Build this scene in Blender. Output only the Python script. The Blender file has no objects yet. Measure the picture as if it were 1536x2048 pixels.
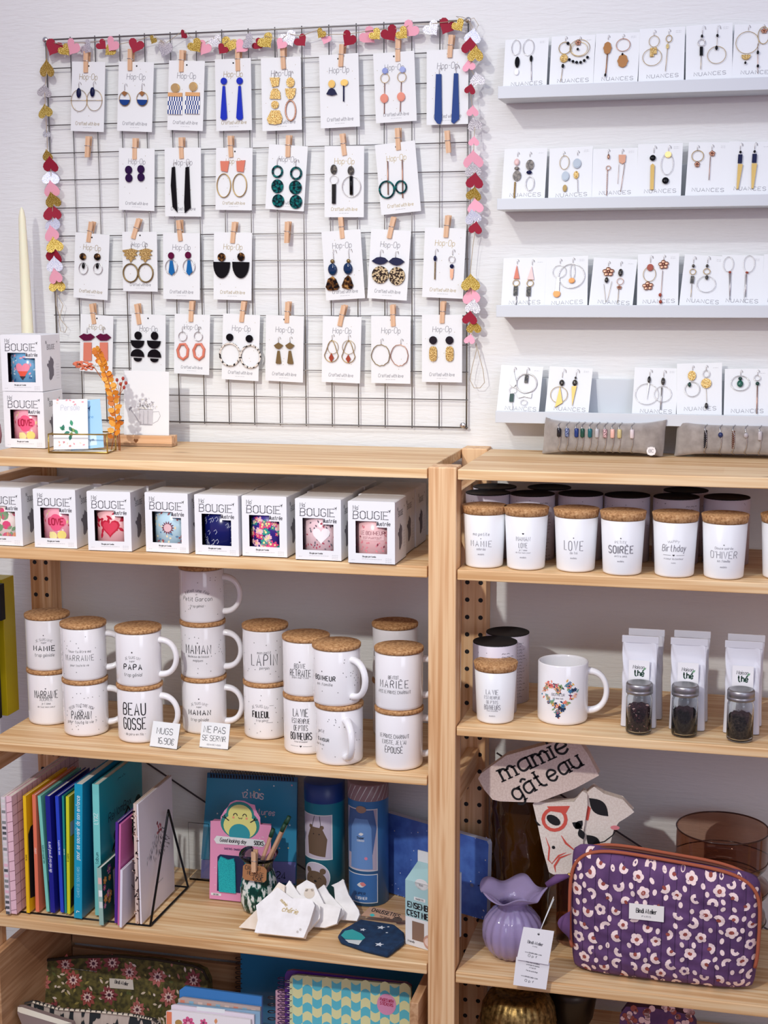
import bpy, math, random
from mathutils import Vector, Matrix
random.seed(7)
PI = math.pi
SC = bpy.context.scene
COL = SC.collection
F0 = 1.975                     # height of the wire grid's top edge above the floor
# ---------------------------------------------------------------- camera
FPX = 2975.6
CP = Vector((1.3094, -2.6234, -0.437 + F0))
YAW, PIT, ROL = 0.2486, -0.1549, 0.0037
RM = Matrix.Rotation(YAW, 3, 'Z') @ Matrix.Rotation(PIT, 3, 'X') @ Matrix.Rotation(ROL, 3, 'Y')
cam = bpy.data.objects.new('camera', bpy.data.cameras.new('camera'))
COL.objects.link(cam)
r_, f_, u_ = RM.col[0], RM.col[1], RM.col[2]
m4 = Matrix(((r_.x, u_.x, -f_.x, CP.x), (r_.y, u_.y, -f_.y, CP.y), (r_.z, u_.z, -f_.z, CP.z), (0, 0, 0, 1)))
cam.matrix_world = m4
cam.data.sensor_fit = 'VERTICAL'
cam.data.sensor_height = 36.0
cam.data.lens = FPX / 2048 * 36.0
cam.data.clip_start = 0.05
SC.camera = cam
# ---------------------------------------------------------------- exposure, world, lights
SC.view_settings.view_transform = 'Standard'
SC.view_settings.look = 'None'
SC.view_settings.gamma = 1.0
SC.view_settings.use_curve_mapping = False
SC.view_settings.exposure = -0.22
wd = bpy.data.worlds.new('world'); SC.world = wd; wd.use_nodes = True
_n, _l = wd.node_tree.nodes, wd.node_tree.links            # made-up ambient gradient: cool from above, mauve from below to tint shelf shade
_tc = _n.new('ShaderNodeTexCoord'); _sx = _n.new('ShaderNodeSeparateXYZ'); _l.new(_tc.outputs['Generated'], _sx.inputs[0])
_mr = _n.new('ShaderNodeMapRange'); _mr.inputs['From Min'].default_value = -0.5; _mr.inputs['From Max'].default_value = 0.5; _l.new(_sx.outputs[2], _mr.inputs['Value'])
_mx = _n.new('ShaderNodeMix'); _mx.data_type = 'RGBA'; _l.new(_mr.outputs[0], _mx.inputs[0])
_mx.inputs[6].default_value = (1.0, 0.47, 0.56, 1); _mx.inputs[7].default_value = (0.60, 0.63, 0.85, 1)
_l.new(_mx.outputs[2], _n['Background'].inputs[0]); _n['Background'].inputs[1].default_value = 0.66
def lamp(name, kind, loc, target, power, color, **kw):
    d = bpy.data.lights.new(name, kind); d.energy = power; d.color = color
    for k, v in kw.items(): setattr(d, k, v)
    o = bpy.data.objects.new(name, d); COL.objects.link(o)
    o.location = loc
    o.rotation_euler = (Vector(target) - Vector(loc)).to_track_quat('-Z', 'Y').to_euler()
    return o
lamp('ceiling_spot_near', 'SPOT', (0.40, -1.15, F0 + 0.50), (0.70, 0.0, F0 - 0.55), 23, (1.0, 0.95, 0.88), spot_size=2.6, spot_blend=0.9, shadow_soft_size=0.022)
lamp('ceiling_spot_far', 'SPOT', (0.30, -2.15, F0 + 0.16), (0.66, 0.0, F0 - 1.45), 118, (1.0, 0.965, 0.91), spot_size=1.35, spot_blend=1.0, shadow_soft_size=0.03)
lamp('ceiling_spot_right', 'SPOT', (1.75, -1.3, F0 + 0.62), (1.35, 0.0, F0 - 0.1), 11, (0.52, 0.66, 1.0), spot_size=1.5, spot_blend=1.0, shadow_soft_size=0.05)
lamp('added_overhead_fill', 'AREA', (0.9, -1.7, F0 + 0.62), (0.8, -0.2, F0 - 0.8), 13, (0.93, 0.95, 1.0), shape='RECTANGLE', size=1.8, size_y=1.0)  # unseen soft fill, added to lift the upper wall without reaching into the shelves
lamp('shop_window', 'AREA', (3.4, -4.2, 2.0), (0.8, 0, 1.2), 28, (0.80, 0.86, 1.0), shape='RECTANGLE', size=1.6, size_y=1.6)

# ---------------------------------------------------------------- photo pixel -> point in the room
def ray(px, py):
    return RM @ Vector(((px - 768) / FPX, 1.0, (1024 - py) / FPX))
def at(px, py, Y):
    d = ray(px, py); return CP + d * ((Y - CP.y) / d.y)
def onz(px, py, Z):
    d = ray(px, py); return CP + d * ((Z - CP.z) / d.z)
def scl(p):                       # pixels per metre at a point
    return FPX / ((Vector(p) - CP).dot(RM.col[1]))

# ---------------------------------------------------------------- materials
def lin(c): return c / 12.92 if c <= 0.04045 else ((c + 0.055) / 1.055) ** 2.4
def hexc(h):
    h = h.lstrip('#'); return tuple(lin(int(h[i:i + 2], 16) / 255) for i in (0, 2, 4)) + (1,)
MATS = {}
def mat(name, col='#ffffff', rough=0.6, metal=0.0, **kw):
    if name in MATS: return MATS[name]
    m = bpy.data.materials.new(name); m.use_nodes = True
    b = m.node_tree.nodes['Principled BSDF']
    b.inputs['Base Color'].default_value = hexc(col); b.inputs['Roughness'].default_value = rough
    b.inputs['Metallic'].default_value = metal
    for k, v in kw.items(): b.inputs[k.replace('_', ' ')].default_value = v
    MATS[name] = m; return m
def C(h, rough=0.6, metal=0.0):   # plain colour material by hex
    return mat('colour_%s_%d_%d' % (h.lstrip('#'), rough * 10, metal * 10), h, rough, metal)
def nodes(m):
    nt = m.node_tree; return nt.nodes, nt.links, nt.nodes['Principled BSDF']
def coords(N, L, scale, kind='Object'):
    tc = N.new('ShaderNodeTexCoord'); mp = N.new('ShaderNodeMapping'); mp.inputs['Scale'].default_value = scale
    L.new(tc.outputs[kind], mp.inputs['Vector']); return mp.outputs[0]
def ramp(N, L, fac, stops):
    r = N.new('ShaderNodeValToRGB'); L.new(fac, r.inputs[0]); e = r.color_ramp.elements
    while len(e) < len(stops): e.new(0.5)
    for el, (p, c) in zip(e, stops): el.position = p; el.color = hexc(c)
    return r
def bump(N, L, b, fac, strength, dist=0.001):
    bp = N.new('ShaderNodeBump'); bp.inputs['Strength'].default_value = strength; bp.inputs['Distance'].default_value = dist
    L.new(fac, bp.inputs['Height']); L.new(bp.outputs[0], b.inputs['Normal'])
def noisy(name, scale, stops, rough=0.6, metal=0.0, sc3=(1, 1, 1), bmp=0, detail=4, tex='ShaderNodeTexNoise', **kw):
    if name in MATS: return MATS[name]
    m = mat(name, '#ffffff', rough, metal, **kw); N, L, b = nodes(m)
    v = coords(N, L, sc3); t = N.new(tex); t.inputs['Scale'].default_value = scale
    if 'Detail' in t.inputs: t.inputs['Detail'].default_value = detail
    L.new(v, t.inputs['Vector']); out = t.outputs['Fac'] if 'Fac' in t.outputs else t.outputs['Distance']
    r = ramp(N, L, out, stops); L.new(r.outputs[0], b.inputs['Base Color'])
    if bmp: bump(N, L, b, out, bmp)
    return m
def wood(name, axis, tones=('#CB9663', '#E0B080', '#EDC79B')):
    if name in MATS: return MATS[name]
    m = mat(name, '#E5BF90', 0.5); N, L, b = nodes(m)
    s1 = [38, 38, 38]; s1[axis] = 1.6
    s2 = [150, 150, 150]; s2[axis] = 4
    n1 = N.new('ShaderNodeTexNoise'); n1.inputs['Scale'].default_value = 1; n1.inputs['Detail'].default_value = 3; n1.inputs['Distortion'].default_value = 0.6
    L.new(coords(N, L, s1), n1.inputs['Vector'])
    mul = N.new('ShaderNodeMath'); mul.operation = 'MULTIPLY'; mul.inputs[1].default_value = 26; L.new(n1.outputs['Fac'], mul.inputs[0])
    sn = N.new('ShaderNodeMath'); sn.operation = 'SINE'; L.new(mul.outputs[0], sn.inputs[0])
    n2 = N.new('ShaderNodeTexNoise'); n2.inputs['Scale'].default_value = 1; L.new(coords(N, L, s2), n2.inputs['Vector'])
    a = N.new('ShaderNodeMath'); a.operation = 'MULTIPLY_ADD'; a.inputs[1].default_value = 0.16; L.new(sn.outputs[0], a.inputs[0]); L.new(n2.outputs['Fac'], a.inputs[2])
    # glued strips of slightly different tone
    s3 = [14, 14, 14]; s3[axis] = 0.35
    vo = N.new('ShaderNodeTexVoronoi'); vo.inputs['Scale'].default_value = 1; vo.distance = 'CHEBYCHEV'; L.new(coords(N, L, s3), vo.inputs['Vector'])
    sp = N.new('ShaderNodeSeparateColor'); L.new(vo.outputs['Color'], sp.inputs[0])
    a2 = N.new('ShaderNodeMath'); a2.operation = 'MULTIPLY_ADD'; a2.inputs[1].default_value = 0.22; L.new(sp.outputs[0], a2.inputs[0]); L.new(a.outputs[0], a2.inputs[2])
    rp = ramp(N, L, a2.outputs[0], [(0.30, tones[0]), (0.58, tones[1]), (0.85, tones[2])])
    # knots
    s4 = [9, 9, 9]; s4[axis] = 3.4
    kn = N.new('ShaderNodeTexVoronoi'); kn.inputs['Scale'].default_value = 1; L.new(coords(N, L, s4), kn.inputs['Vector'])
    kr = N.new('ShaderNodeMapRange'); kr.inputs['From Min'].default_value = 0.03; kr.inputs['From Max'].default_value = 0.075; kr.inputs['To Min'].default_value = 0.75; kr.inputs['To Max'].default_value = 0
    L.new(kn.outputs['Distance'], kr.inputs['Value'])
    mx = N.new('ShaderNodeMix'); mx.data_type = 'RGBA'; L.new(kr.outputs[0], mx.inputs[0]); L.new(rp.outputs[0], mx.inputs[6]); mx.inputs[7].default_value = hexc('#A0703F')
    L.new(mx.outputs[2], b.inputs['Base Color']); bump(N, L, b, a.outputs[0], 0.12, 0.0006)
    return m
WOODX, WOODY, WOODZ = wood('pine_along_shelf', 0, ('#CFA06C', '#E2BA88', '#EFD2A6')), wood('pine_across', 1), wood('pine_upright', 2, ('#C48E5C', '#DDAE7E', '#EDC799'))
WOODP = wood('peg_wood', 2, ('#BE9069', '#CFA47F', '#DDB794'))
BEECH = wood('beech', 0, ('#C9986B', '#D9AE84', '#E3BE98'))
WHITE = mat('glazed_ceramic', '#EFEFF2', 0.12, Coat_Weight=0.3)
MATTW = mat('matt_white_glass', '#EEF1F4', 0.32)
CARD = mat('white_card', '#E7EBEC', 0.6)
INK = mat('black_ink', '#1B1A20', 0.6)
GREY = mat('grey_ink', '#7E7D86', 0.6)
GOLD = mat('gold_metal', '#B0935A', 0.33, 1.0)
PGOLD = mat('pale_gold_metal', '#E3C88A', 0.25, 1.0)
ROSE = mat('rose_gold_metal', '#BC8D76', 0.33, 1.0)
COPPER = mat('copper_metal', '#A9794F', 0.4, 1.0)
SILVER = mat('silver_metal', '#C9C6C4', 0.25, 1.0)
BRONZE = mat('bronze_metal', '#8D7850', 0.4, 0.9)
STEEL = mat('grid_steel', '#8C8A88', 0.35, 0.9)
FOILG = mat('gold_foil', '#A3915F', 0.45, 0.4)
FOILS = mat('silver_foil', '#85858D', 0.45, 0.3)
BLACK = mat('black_gloss', '#0C0C10', 0.2)
BLACKM = mat('black_matt', '#141318', 0.7)
CORK = noisy('cork', 260, [(0.3, '#8A5F38'), (0.5, '#BD8E5E'), (0.7, '#D6AE7E')], 0.85, bmp=0.5, detail=6)
GLITG = noisy('gold_glitter', 900, [(0.30, '#6B5510'), (0.5, '#AD8B26'), (0.62, '#F0DC8A')], 0.35, 0.5, bmp=0.6)
GLITS = noisy('silver_glitter', 900, [(0.30, '#8E8E98'), (0.5, '#C3C3CC'), (0.62, '#FFFFFF')], 0.35, 0.5, bmp=0.6)
GLITB = noisy('icy_glitter', 900, [(0.30, '#A9B4D8'), (0.5, '#D5DCF0'), (0.62, '#FFFFFF')], 0.35, 0.3, bmp=0.6)
REDP = mat('red_card', '#960C2E', 0.75); PINKP = mat('pink_card', '#F0A9BC', 0.7)
HAMG = noisy('hammered_gold', 500, [(0.3, '#8C7040'), (0.55, '#C4A468'), (0.7, '#E6D2A0')], 0.42, 0.9, bmp=0.9)
TORT = noisy('tortoiseshell', 160, [(0.42, '#0E0B0C'), (0.55, '#5A3A1D'), (0.68, '#B88B50')], 0.15)
TEALR = noisy('teal_resin', 220, [(0.42, '#04161F'), (0.56, '#0B5A5C'), (0.7, '#138A7E')], 0.12)
LEOP = noisy('leopard_resin', 300, [(0.46, '#C9B48E'), (0.51, '#2B1A12'), (0.9, '#2B1A12')], 0.3, detail=1)
DALM = noisy('speckled_acetate', 230, [(0.5, '#E8E2D8'), (0.56, '#1A1718'), (0.9, '#1A1718')], 0.2)
def glass(name, col, rough=0.02, trans=1.0, ior=1.45, coat=0):
    return mat(name, col, rough, 0, Transmission_Weight=trans, IOR=ior, Coat_Weight=coat)
CLEAR = glass('clear_glass', '#F4F8FA')

def clipx(P, c, sg):
    o = []
    for i in range(len(P)):
        p, q = P[i - 1], P[i]; a, b = (p[0] - c) * sg, (q[0] - c) * sg
        if a * b < 0: t = a / (a - b); o.append((p[0] + t * (q[0] - p[0]), p[1] + t * (q[1] - p[1])))
        if b >= 0: o.append(q)
    return o
# ---------------------------------------------------------------- mesh builder
class MB:
    def __init__(s): s.v = []; s.f = []; s.mi = []; s.sm = []; s.mats = []; s.T = None
    def slot(s, m):
        if m not in s.mats: s.mats.append(m)
        return s.mats.index(m)
    def add(s, vs, fs, m, smooth=False):
        o = len(s.v); k = s.slot(m)
        for p in vs:
            p = Vector(p); s.v.append(s.T @ p if s.T is not None else p)
        for f in fs: s.f.append([i + o for i in f]); s.mi.append(k); s.sm.append(smooth)
    def box(s, x0, x1, y0, y1, z0, z1, m):
        s.add([(x0, y0, z0), (x1, y0, z0), (x1, y1, z0), (x0, y1, z0), (x0, y0, z1), (x1, y0, z1), (x1, y1, z1), (x0, y1, z1)],
              [(0, 3, 2, 1), (4, 5, 6, 7), (0, 1, 5, 4), (1, 2, 6, 5), (2, 3, 7, 6), (3, 0, 4, 7)], m)
    def lathe(s, prof, m, n=40, c=(0, 0, 0), smooth=True, fn=None):
        vs, fs = [], []
        for r, z in prof:
            for i in range(n):
                a = 2 * PI * i / n; rr, zz = (r, z) if fn is None else fn(r, z, a)
                vs.append((c[0] + rr * math.cos(a), c[1] + rr * math.sin(a), c[2] + zz))
        for j in range(len(prof) - 1):
            for i in range(n):
                k = (i + 1) % n; fs.append((j * n + i, j * n + k, (j + 1) * n + k, (j + 1) * n + i))
        if prof[0][0] > 1e-6: fs.append(tuple(reversed(range(n)))) if False else None
        s.add(vs, [f for f in fs if f], m, smooth)
    def disc(s, r, z, m, n=40, c=(0, 0), up=True):
        vs = [(c[0] + r * math.cos(2 * PI * i / n), c[1] + r * math.sin(2 * PI * i / n), z) for i in range(n)]
        s.add(vs, [tuple(range(n)) if up else tuple(reversed(range(n)))], m)
    def tube(s, pts, r, m, n=6, closed=False, cap=True, sx=1.0):
        pts = [Vector(p) for p in pts]; N = len(pts); vs = []; fs = []; prev = None
        for i, p in enumerate(pts):
            if closed: t = pts[(i + 1) % N] - pts[i - 1]
            else: t = pts[min(i + 1, N - 1)] - pts[max(i - 1, 0)]
            if t.length < 1e-9: t = Vector((0, 0, 1))
            t.normalize()
            if prev is None:
                a = Vector((0, 1, 0)) if abs(t.y) < 0.9 else Vector((1, 0, 0))
            else: a = prev
            a = (a - t * a.dot(t)).normalized(); b = t.cross(a); prev = a
            rr = r[i] if isinstance(r, (list, tuple)) else r
            for k in range(n):
                g = 2 * PI * k / n; vs.append(p + a * (rr * math.cos(g)) + b * (rr * sx * math.sin(g)))
        for i in range(N if closed else N - 1):
            j = (i + 1) % N
            for k in range(n):
                l = (k + 1) % n; fs.append((i * n + k, j * n + k, j * n + l, i * n + l))
        if not closed and cap: fs.append(tuple(range(n))); fs.append(tuple(reversed(range((N - 1) * n, N * n))))
        s.add(vs, fs, m, True)
    def prism(s, poly, y0, y1, m, mside=None):        # poly in x,z ; y0 = front (smaller y)
        n = len(poly); vs = [(x, y0, z) for x, z in poly] + [(x, y1, z) for x, z in poly]
        ar = sum(poly[i][0] * poly[(i + 1) % n][1] - poly[(i + 1) % n][0] * poly[i][1] for i in range(n))
        idx = list(range(n)) if ar > 0 else list(reversed(range(n)))
        s.add(vs, [idx, [i + n for i in reversed(idx)]], m)
        sd = [(i + n, (i + 1) % n + n, (i + 1) % n, i) if ar > 0 else (i, (i + 1) % n, (i + 1) % n + n, i + n) for i in range(n)]
        s.add(vs, sd, mside or m)
    def ell(s, c, r, m, n=12, k=8):
        vs, fs = [], []
        for j in range(k + 1):
            a = PI * j / k
            for i in range(n):
                b = 2 * PI * i / n; vs.append((c[0] + r[0] * math.sin(a) * math.cos(b), c[1] + r[1] * math.sin(a) * math.sin(b), c[2] + r[2] * math.cos(a)))
        for j in range(k):
            for i in range(n):
                l = (i + 1) % n; fs.append((j * n + i, (j + 1) * n + i, (j + 1) * n + l, j * n + l))
        s.add(vs, fs, m, True)
    def grid(s, fn, nu, nv, m, smooth=True, closedu=False, thick=0):
        vs = [fn(i / nu, j / nv) for j in range(nv + 1) for i in range(nu + (0 if closedu else 1))]
        w = nu + (0 if closedu else 1); fs = []
        for j in range(nv):
            for i in range(nu):
                k = (i + 1) % w; fs.append((j * w + i, j * w + k, (j + 1) * w + k, (j + 1) * w + i))
        s.add(vs, fs, m, smooth)
    def draw(s, d, fn):                              # put a flat drawing on a surface
        st = getattr(fn, 'strip', 0)
        for pts, m, ly in d.it:
            xs = [p[0] for p in pts]; a, b = min(xs), max(xs)
            if not st or b - a <= st: s.add([fn(x, z, ly) for x, z in pts], [tuple(range(len(pts)))], m); continue
            n = int(math.ceil((b - a) / st))
            for i in range(n):
                q = clipx(clipx(pts, a + (b - a) * i / n, 1), a + (b - a) * (i + 1) / n, -1)
                if len(q) > 2: s.add([fn(x, z, ly) for x, z in q], [tuple(range(len(q)))], m)
    def build(s, name, parent=None, label=None, bevel=0, solid=0, sub=0):
        me = bpy.data.meshes.new(name); me.from_pydata([tuple(v) for v in s.v], [], s.f)
        for m in s.mats: me.materials.append(m)
        me.polygons.foreach_set('material_index', s.mi); me.polygons.foreach_set('use_smooth', s.sm)
        me.update()
        o = bpy.data.objects.new(name, me); COL.objects.link(o)
        if parent is not None: o.parent = parent
        if label: o['label'] = label
        if solid: md = o.modifiers.new('solid', 'SOLIDIFY'); md.thickness = solid; md.offset = 0
        if bevel: md = o.modifiers.new('bevel', 'BEVEL'); md.width = bevel; md.segments = 2; md.limit_method = 'ANGLE'
        if sub: md = o.modifiers.new('sub', 'SUBSURF'); md.levels = sub; md.render_levels = sub
        return o
def thing(name, label, cat, loc=(0, 0, 0), rot=(0, 0, 0), group=None):
    o = bpy.data.objects.new(name, None); COL.objects.link(o); o.empty_display_size = 0.02
    o.location = Vector(loc) + Vector((0, 0, .0008)); o.rotation_euler = rot; o['label'] = label; o['category'] = cat
    if group: o['group'] = group
    return o
def tag(o, label, cat, group=None, kind=None):
    if label: o['label'] = label
    if cat: o['category'] = cat
    if group: o['group'] = group
    if kind: o['kind'] = kind
    return o

# ---------------------------------------------------------------- flat drawing
GL = {'A': '022842 1434', 'B': '02083847463505 3544433202', 'C': '4738180703123243', 'D': '02083847433202', 'E': '48080242 0535', 'F': '480802 0535',
 'G': '47381807031232434525', 'H': '0208 4842 0545', 'I': '0802', 'J': '3833221203'.replace('\u200b', ''), 'K': '0208 4804 1542', 'L': '080232', 'M': '0208244842', 'N': '02084248',
 'O': '183847433212030718', 'P': '02083847463505', 'Q': '183847433212030718 2441', 'R': '02083847463505 2542', 'S': '473818070615354443321203', 'T': '0848 2822',
 'U': '080312324348', 'V': '082248', 'W': '0812263248', 'X': '0248 0842', 'Y': '082548 2522', 'Z': '08480242', '0': '183847433212030718', '1': '071812', '2': '07183847460242',
 '3': '07183847463515354443321203'.replace('\u200b', ''), '4': '32380343', '5': '4808053544433202', '6': '38180703123243443505', '7': '084822', '8': '183847463515060718 153544433212030415',
 '9': '12324347381807061545', '.': '0203', ':': '0203 0506', "'": '0807', '-': '0525', ',': '0201', '?': '07183847462524 2223', '(': '18050202', ')': '08151502', '!': '0804 0302', '/': '0238', '*': '0434 1325 1523',
 'a': '361605031233 3632', 'b': '0802 05162635332202', 'c': '3526160503122233', 'd': '3832 3526160503122233', 'e': '04343526160503122233', 'f': '382712 0626',
 'g': '3526160503122233 3631201001', 'h': '0802 0516263532', 'i': '0602 0708', 'j': '161100 1718', 'k': '0802 360432', 'l': '0802', 'm': '0602 05162522 25364542', 'n': '0602 0516263532',
 'o': '162635332212030516', 'p': '0600 0516263533221203', 'q': '3630 3526160503122233', 'r': '0602 05162636', 's': '35261605042433221203', 't': '18132232 0626', 'u': '0603122233 3632',
 'v': '061236', 'w': '0612243246', 'x': '0632 0236', 'y': '0613 3600', 'z': '06360232', '\u20ac': '4738180703123243 0636 0434'}
ACC = {'\u00e9': ('e', '1738'), '\u00e8': ('e', '2718'), '\u00e2': ('a', '071827'), '\u00ea': ('e', '071827'), '\u00e7': ('c', '2221'), '\u00c9': ('E', '1939'), '\u00ca': ('E', '193839'), '\u00c8': ('E', '3919'), '\u00f4': ('o', '071827')}
SHARP = set('AEFHIKLMNTVWXYZvwxyz1247ilkr-/*.')
def chaikin(p):
    if len(p) < 3: return p
    cl = p[0] == p[-1]; q = [] if cl else [p[0]]
    for a, b in zip(p, p[1:]):
        q += [(a[0] * .75 + b[0] * .25, a[1] * .75 + b[1] * .25), (a[0] * .25 + b[0] * .75, a[1] * .25 + b[1] * .75)]
    if cl: q.append(q[0])
    else: q.append(p[-1])
    return q
class D2:
    def __init__(s): s.it = []; s.ly = 1
    def poly(s, pts, m, ly=None):
        n = len(pts); ar = sum(pts[i][0] * pts[(i + 1) % n][1] - pts[(i + 1) % n][0] * pts[i][1] for i in range(n))
        s.it.append((pts if ar > 0 else pts[::-1], m, s.ly if ly is None else ly))
    def rect(s, x0, z0, x1, z1, m, ly=None, n=1):
        for i in range(n):
            a = x0 + (x1 - x0) * i / n; b = x0 + (x1 - x0) * (i + 1) / n; s.poly([(a, z0), (b, z0), (b, z1), (a, z1)], m, ly)
    def disc(s, x, z, r, m, rz=None, n=12, ly=None, rot=0):
        rz = r if rz is None else rz; c, d = math.cos(rot), math.sin(rot); P = []
        for i in range(n):
            a = 2 * PI * i / n; u, v = r * math.cos(a), rz * math.sin(a); P.append((x + u * c - v * d, z + u * d + v * c))
        s.poly(P, m, ly)
    def stroke(s, pts, w, m, ly=None, taper=False):
        k = len(pts) - 1
        if k < 1: return
        closed = pts[0] == pts[-1] and k > 2
        L = []
        for i in range(k + 1):
            if closed: a, b = pts[(i - 1) % k], pts[(i + 1) % k]
            else: a, b = pts[max(i - 1, 0)], pts[min(i + 1, k)]
            dx, dz = b[0] - a[0], b[1] - a[1]; l = math.hypot(dx, dz) or 1
            ww = w / 2
            if taper: ww *= max(0.12, math.sin(PI * (i + 0.15) / (k + 0.3)))
            L.append(((pts[i][0] - dz / l * ww, pts[i][1] + dx / l * ww), (pts[i][0] + dz / l * ww, pts[i][1] - dx / l * ww)))
        for i in range(k): s.poly([L[i][0], L[i][1], L[i + 1][1], L[i + 1][0]], m, ly)
    def heart(s, x, z, r, m, rot=0, ly=None, sx=1):
        P = []
        for i in range(20):
            t = 2 * PI * i / 20; u = 16 * math.sin(t) ** 3 * sx; v = 13 * math.cos(t) - 5 * math.cos(2 * t) - 2 * math.cos(3 * t) - math.cos(4 * t)
            u *= r / 16; v *= r / 16; P.append((x + u * math.cos(rot) - v * math.sin(rot), z + u * math.sin(rot) + v * math.cos(rot)))
        s.poly(P, m, ly)
    def leaf(s, x, z, l, w, rot, m, ly=None):
        P = []
        for i in range(10):
            t = i / 9; P.append((t * l, w * math.sin(PI * t)))
        for i in range(8, 0, -1):
            t = i / 9; P.append((t * l, -w * math.sin(PI * t)))
        c, d = math.cos(rot), math.sin(rot); s.poly([(x + u * c - v * d, z + u * d + v * c) for u, v in P], m, ly)
    def flower(s, x, z, r, m, mc, n=5, ly=1, rot=0):
        for i in range(n):
            a = rot + 2 * PI * i / n; s.disc(x + .6 * r * math.cos(a), z + .6 * r * math.sin(a), r * .5, m, r * .36, 8, ly, a)
        s.disc(x, z, r * .3, mc, n=8, ly=ly + 1)
    def star(s, x, z, r, m, ly=None, n=5, rot=0.3):
        s.poly([(x + (r if i % 2 == 0 else r * .45) * math.cos(rot + PI * i / n), z + (r if i % 2 == 0 else r * .45) * math.sin(rot + PI * i / n)) for i in range(2 * n)], m, ly)
    def text(s, t, x, z, h, m, w=0.12, sx=1.0, al='c', gap=1.3, shear=0, ly=None, arc=0, serif=False, jit=0, dirv=(1, 0), fit=0):
        u = h / 6; adv = []
        for ch in t:
            base = ACC.get(ch, (ch, ''))[0]; g = GL.get(base)
            adv.append(2.4 if g is None else max(int(q[0::2][i]) for q in g.split() for i in range(len(q) // 2)) + gap)
        if fit: sx = fit / ((sum(adv) - gap) * u)
        tot = (sum(adv) - gap) * u * sx; x0 = {'c': -tot / 2, 'l': 0, 'r': -tot}[al]; cx = x0
        for ch, ad in zip(t, adv):
            base, ex = ACC.get(ch, (ch, '')); g = GL.get(base)
            if g is not None:
                jz = random.uniform(-jit, jit) * h; ja = 0
                mid = cx + (ad - gap) * u * sx / 2
                for q in (g + ' ' + ex).split():
                    P = [(int(q[i]), int(q[i + 1]) - 2) for i in range(0, len(q), 2)]
                    if serif:
                        sf = []
                        for a, b in zip(P, P[1:]):
                            if a[0] == b[0] and abs(a[1] - b[1]) >= 3:
                                for e in (a, b): sf.append([(e[0] - .7, e[1]), (e[0] + .7, e[1])])
                    else: sf = []
                    if base not in SHARP: P = chaikin(chaikin(P)) if h > 0.012 else chaikin(P)
                    for k, PP in enumerate([P] + sf):
                        Q = []
                        for a, b in PP:
                            X = cx + (a + shear * b) * u * sx; Zz = b * u + jz
                            if arc:
                                th = X / arc; X, Zz = (arc + Zz) * math.sin(th), (arc + Zz) * math.cos(th) - arc
                            Q.append((x + X * dirv[0] - Zz * dirv[1], z + X * dirv[1] + Zz * dirv[0]))
                        s.stroke(Q, w * h * (0.6 if k else 1), m, ly)
            cx += ad * u * sx
    def scribble(s, x0, x1, z, h, m, w=0.1):         # one line of print too small to read
        n = max(4, int((x1 - x0) / h * 1.6)); P = [(x0 + (x1 - x0) * i / n, z + h * (.5 + .5 * math.sin(i * 2.3 + x0 * 999) * (.5 + .5 * math.cos(i * .9)))) for i in range(n + 1)]
        for i in range(0, n, 5): s.stroke(P[i:i + 5], h * w * 2.2, m)
def flat(y=0.0, k=0.0002, ox=0, oz=0): return lambda x, z, ly: (x + ox, y - ly * k, z + oz)
def cylm(R, phi=0, k=0.0002, cx=0, cy=0, taper=0):
    def f(x, z, ly):
        a = x / R + phi; r = R + taper * z + ly * k; return (cx + r * math.sin(a), cy - r * math.cos(a), z)
    f.strip = .005
    return f

# ================================================================ the room
WALL = mat('ribbed_wallpaper', '#E6E9E8', 0.85)
N, L, b = nodes(WALL)
v1 = coords(N, L, (28, 28, 190)); n1 = N.new('ShaderNodeTexNoise'); n1.inputs['Scale'].default_value = 1; n1.inputs['Detail'].default_value = 3; n1.inputs['Distortion'].default_value = 0.5
L.new(v1, n1.inputs['Vector']); bump(N, L, b, n1.outputs['Fac'], 0.55, 0.0022)
m = MB(); m.box(-3.0, 4.2, 0, 0.12, 0, 2.75, WALL); w = m.build('wall_back'); w['kind'] = 'structure'
FLOOR = noisy('grey_floor', 6, [(0.3, '#6B625E'), (0.7, '#877C76')], 0.6)
m = MB(); m.box(-3.0, 4.2, -5.6, 0.12, -0.1, 0, FLOOR); w = m.build('floor'); w['kind'] = 'structure'
WCEIL = mat('white_ceiling', '#EDEBEA', 0.9)
# ================================================================ shelving
ZT, Z1L, Z2L, Z3L = [F0 + z for z in (-.7357, -.895, -1.2487, -1.5785)]
Z1R, Z2R, Z3R = [F0 + z for z in (-.898, -1.1595, -1.5864)]
ZBL, ZBR = F0 - 1.90, F0 - 1.775      # lowest boards
YF = -0.3191
unit = thing('shelving_unit', 'pine shelving unit with round drilled uprights, two bays wide, against the wall', 'shelving unit', (0, 0, -.0008))
HOLE = BLACKM
def upright(x0, x1, y0, y1, z1, holes, side=None):
    m = MB(); m.box(x0, x1, y0, y1, 0.0, z1, WOODZ)
    if holes:
        z = z1 - 0.05
        while z > 0.1:
            for hx in (x0 + (x1 - x0) * .25, x0 + (x1 - x0) * .78):
                vs = [(hx + .0042 * math.cos(a * PI / 6), y0 - .0004, z + .0042 * math.sin(a * PI / 6)) for a in range(12)]
                m.add(vs, [tuple(range(12))], HOLE)
            z -= 0.032
    m.build('upright', unit, bevel=0.002)
for (a, bx) in ((-.0546, -.0100), (.7975, .8435), (1.650, 1.694)):
    upright(a, bx, YF, YF + .044, ZT + .003, False)
    upright(a, bx, -.045, -.002, ZT + .003, True)
    for z in (ZT - .06, Z2L - .045 if a < 1 else Z2L, ZBL - .035, .03):
        m = MB(); m.box(a + .012, bx - .012, YF + .0445, -.0455, z - .03, z + .012, WOODY); m.build('side_rail', unit, bevel=0.001)
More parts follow.
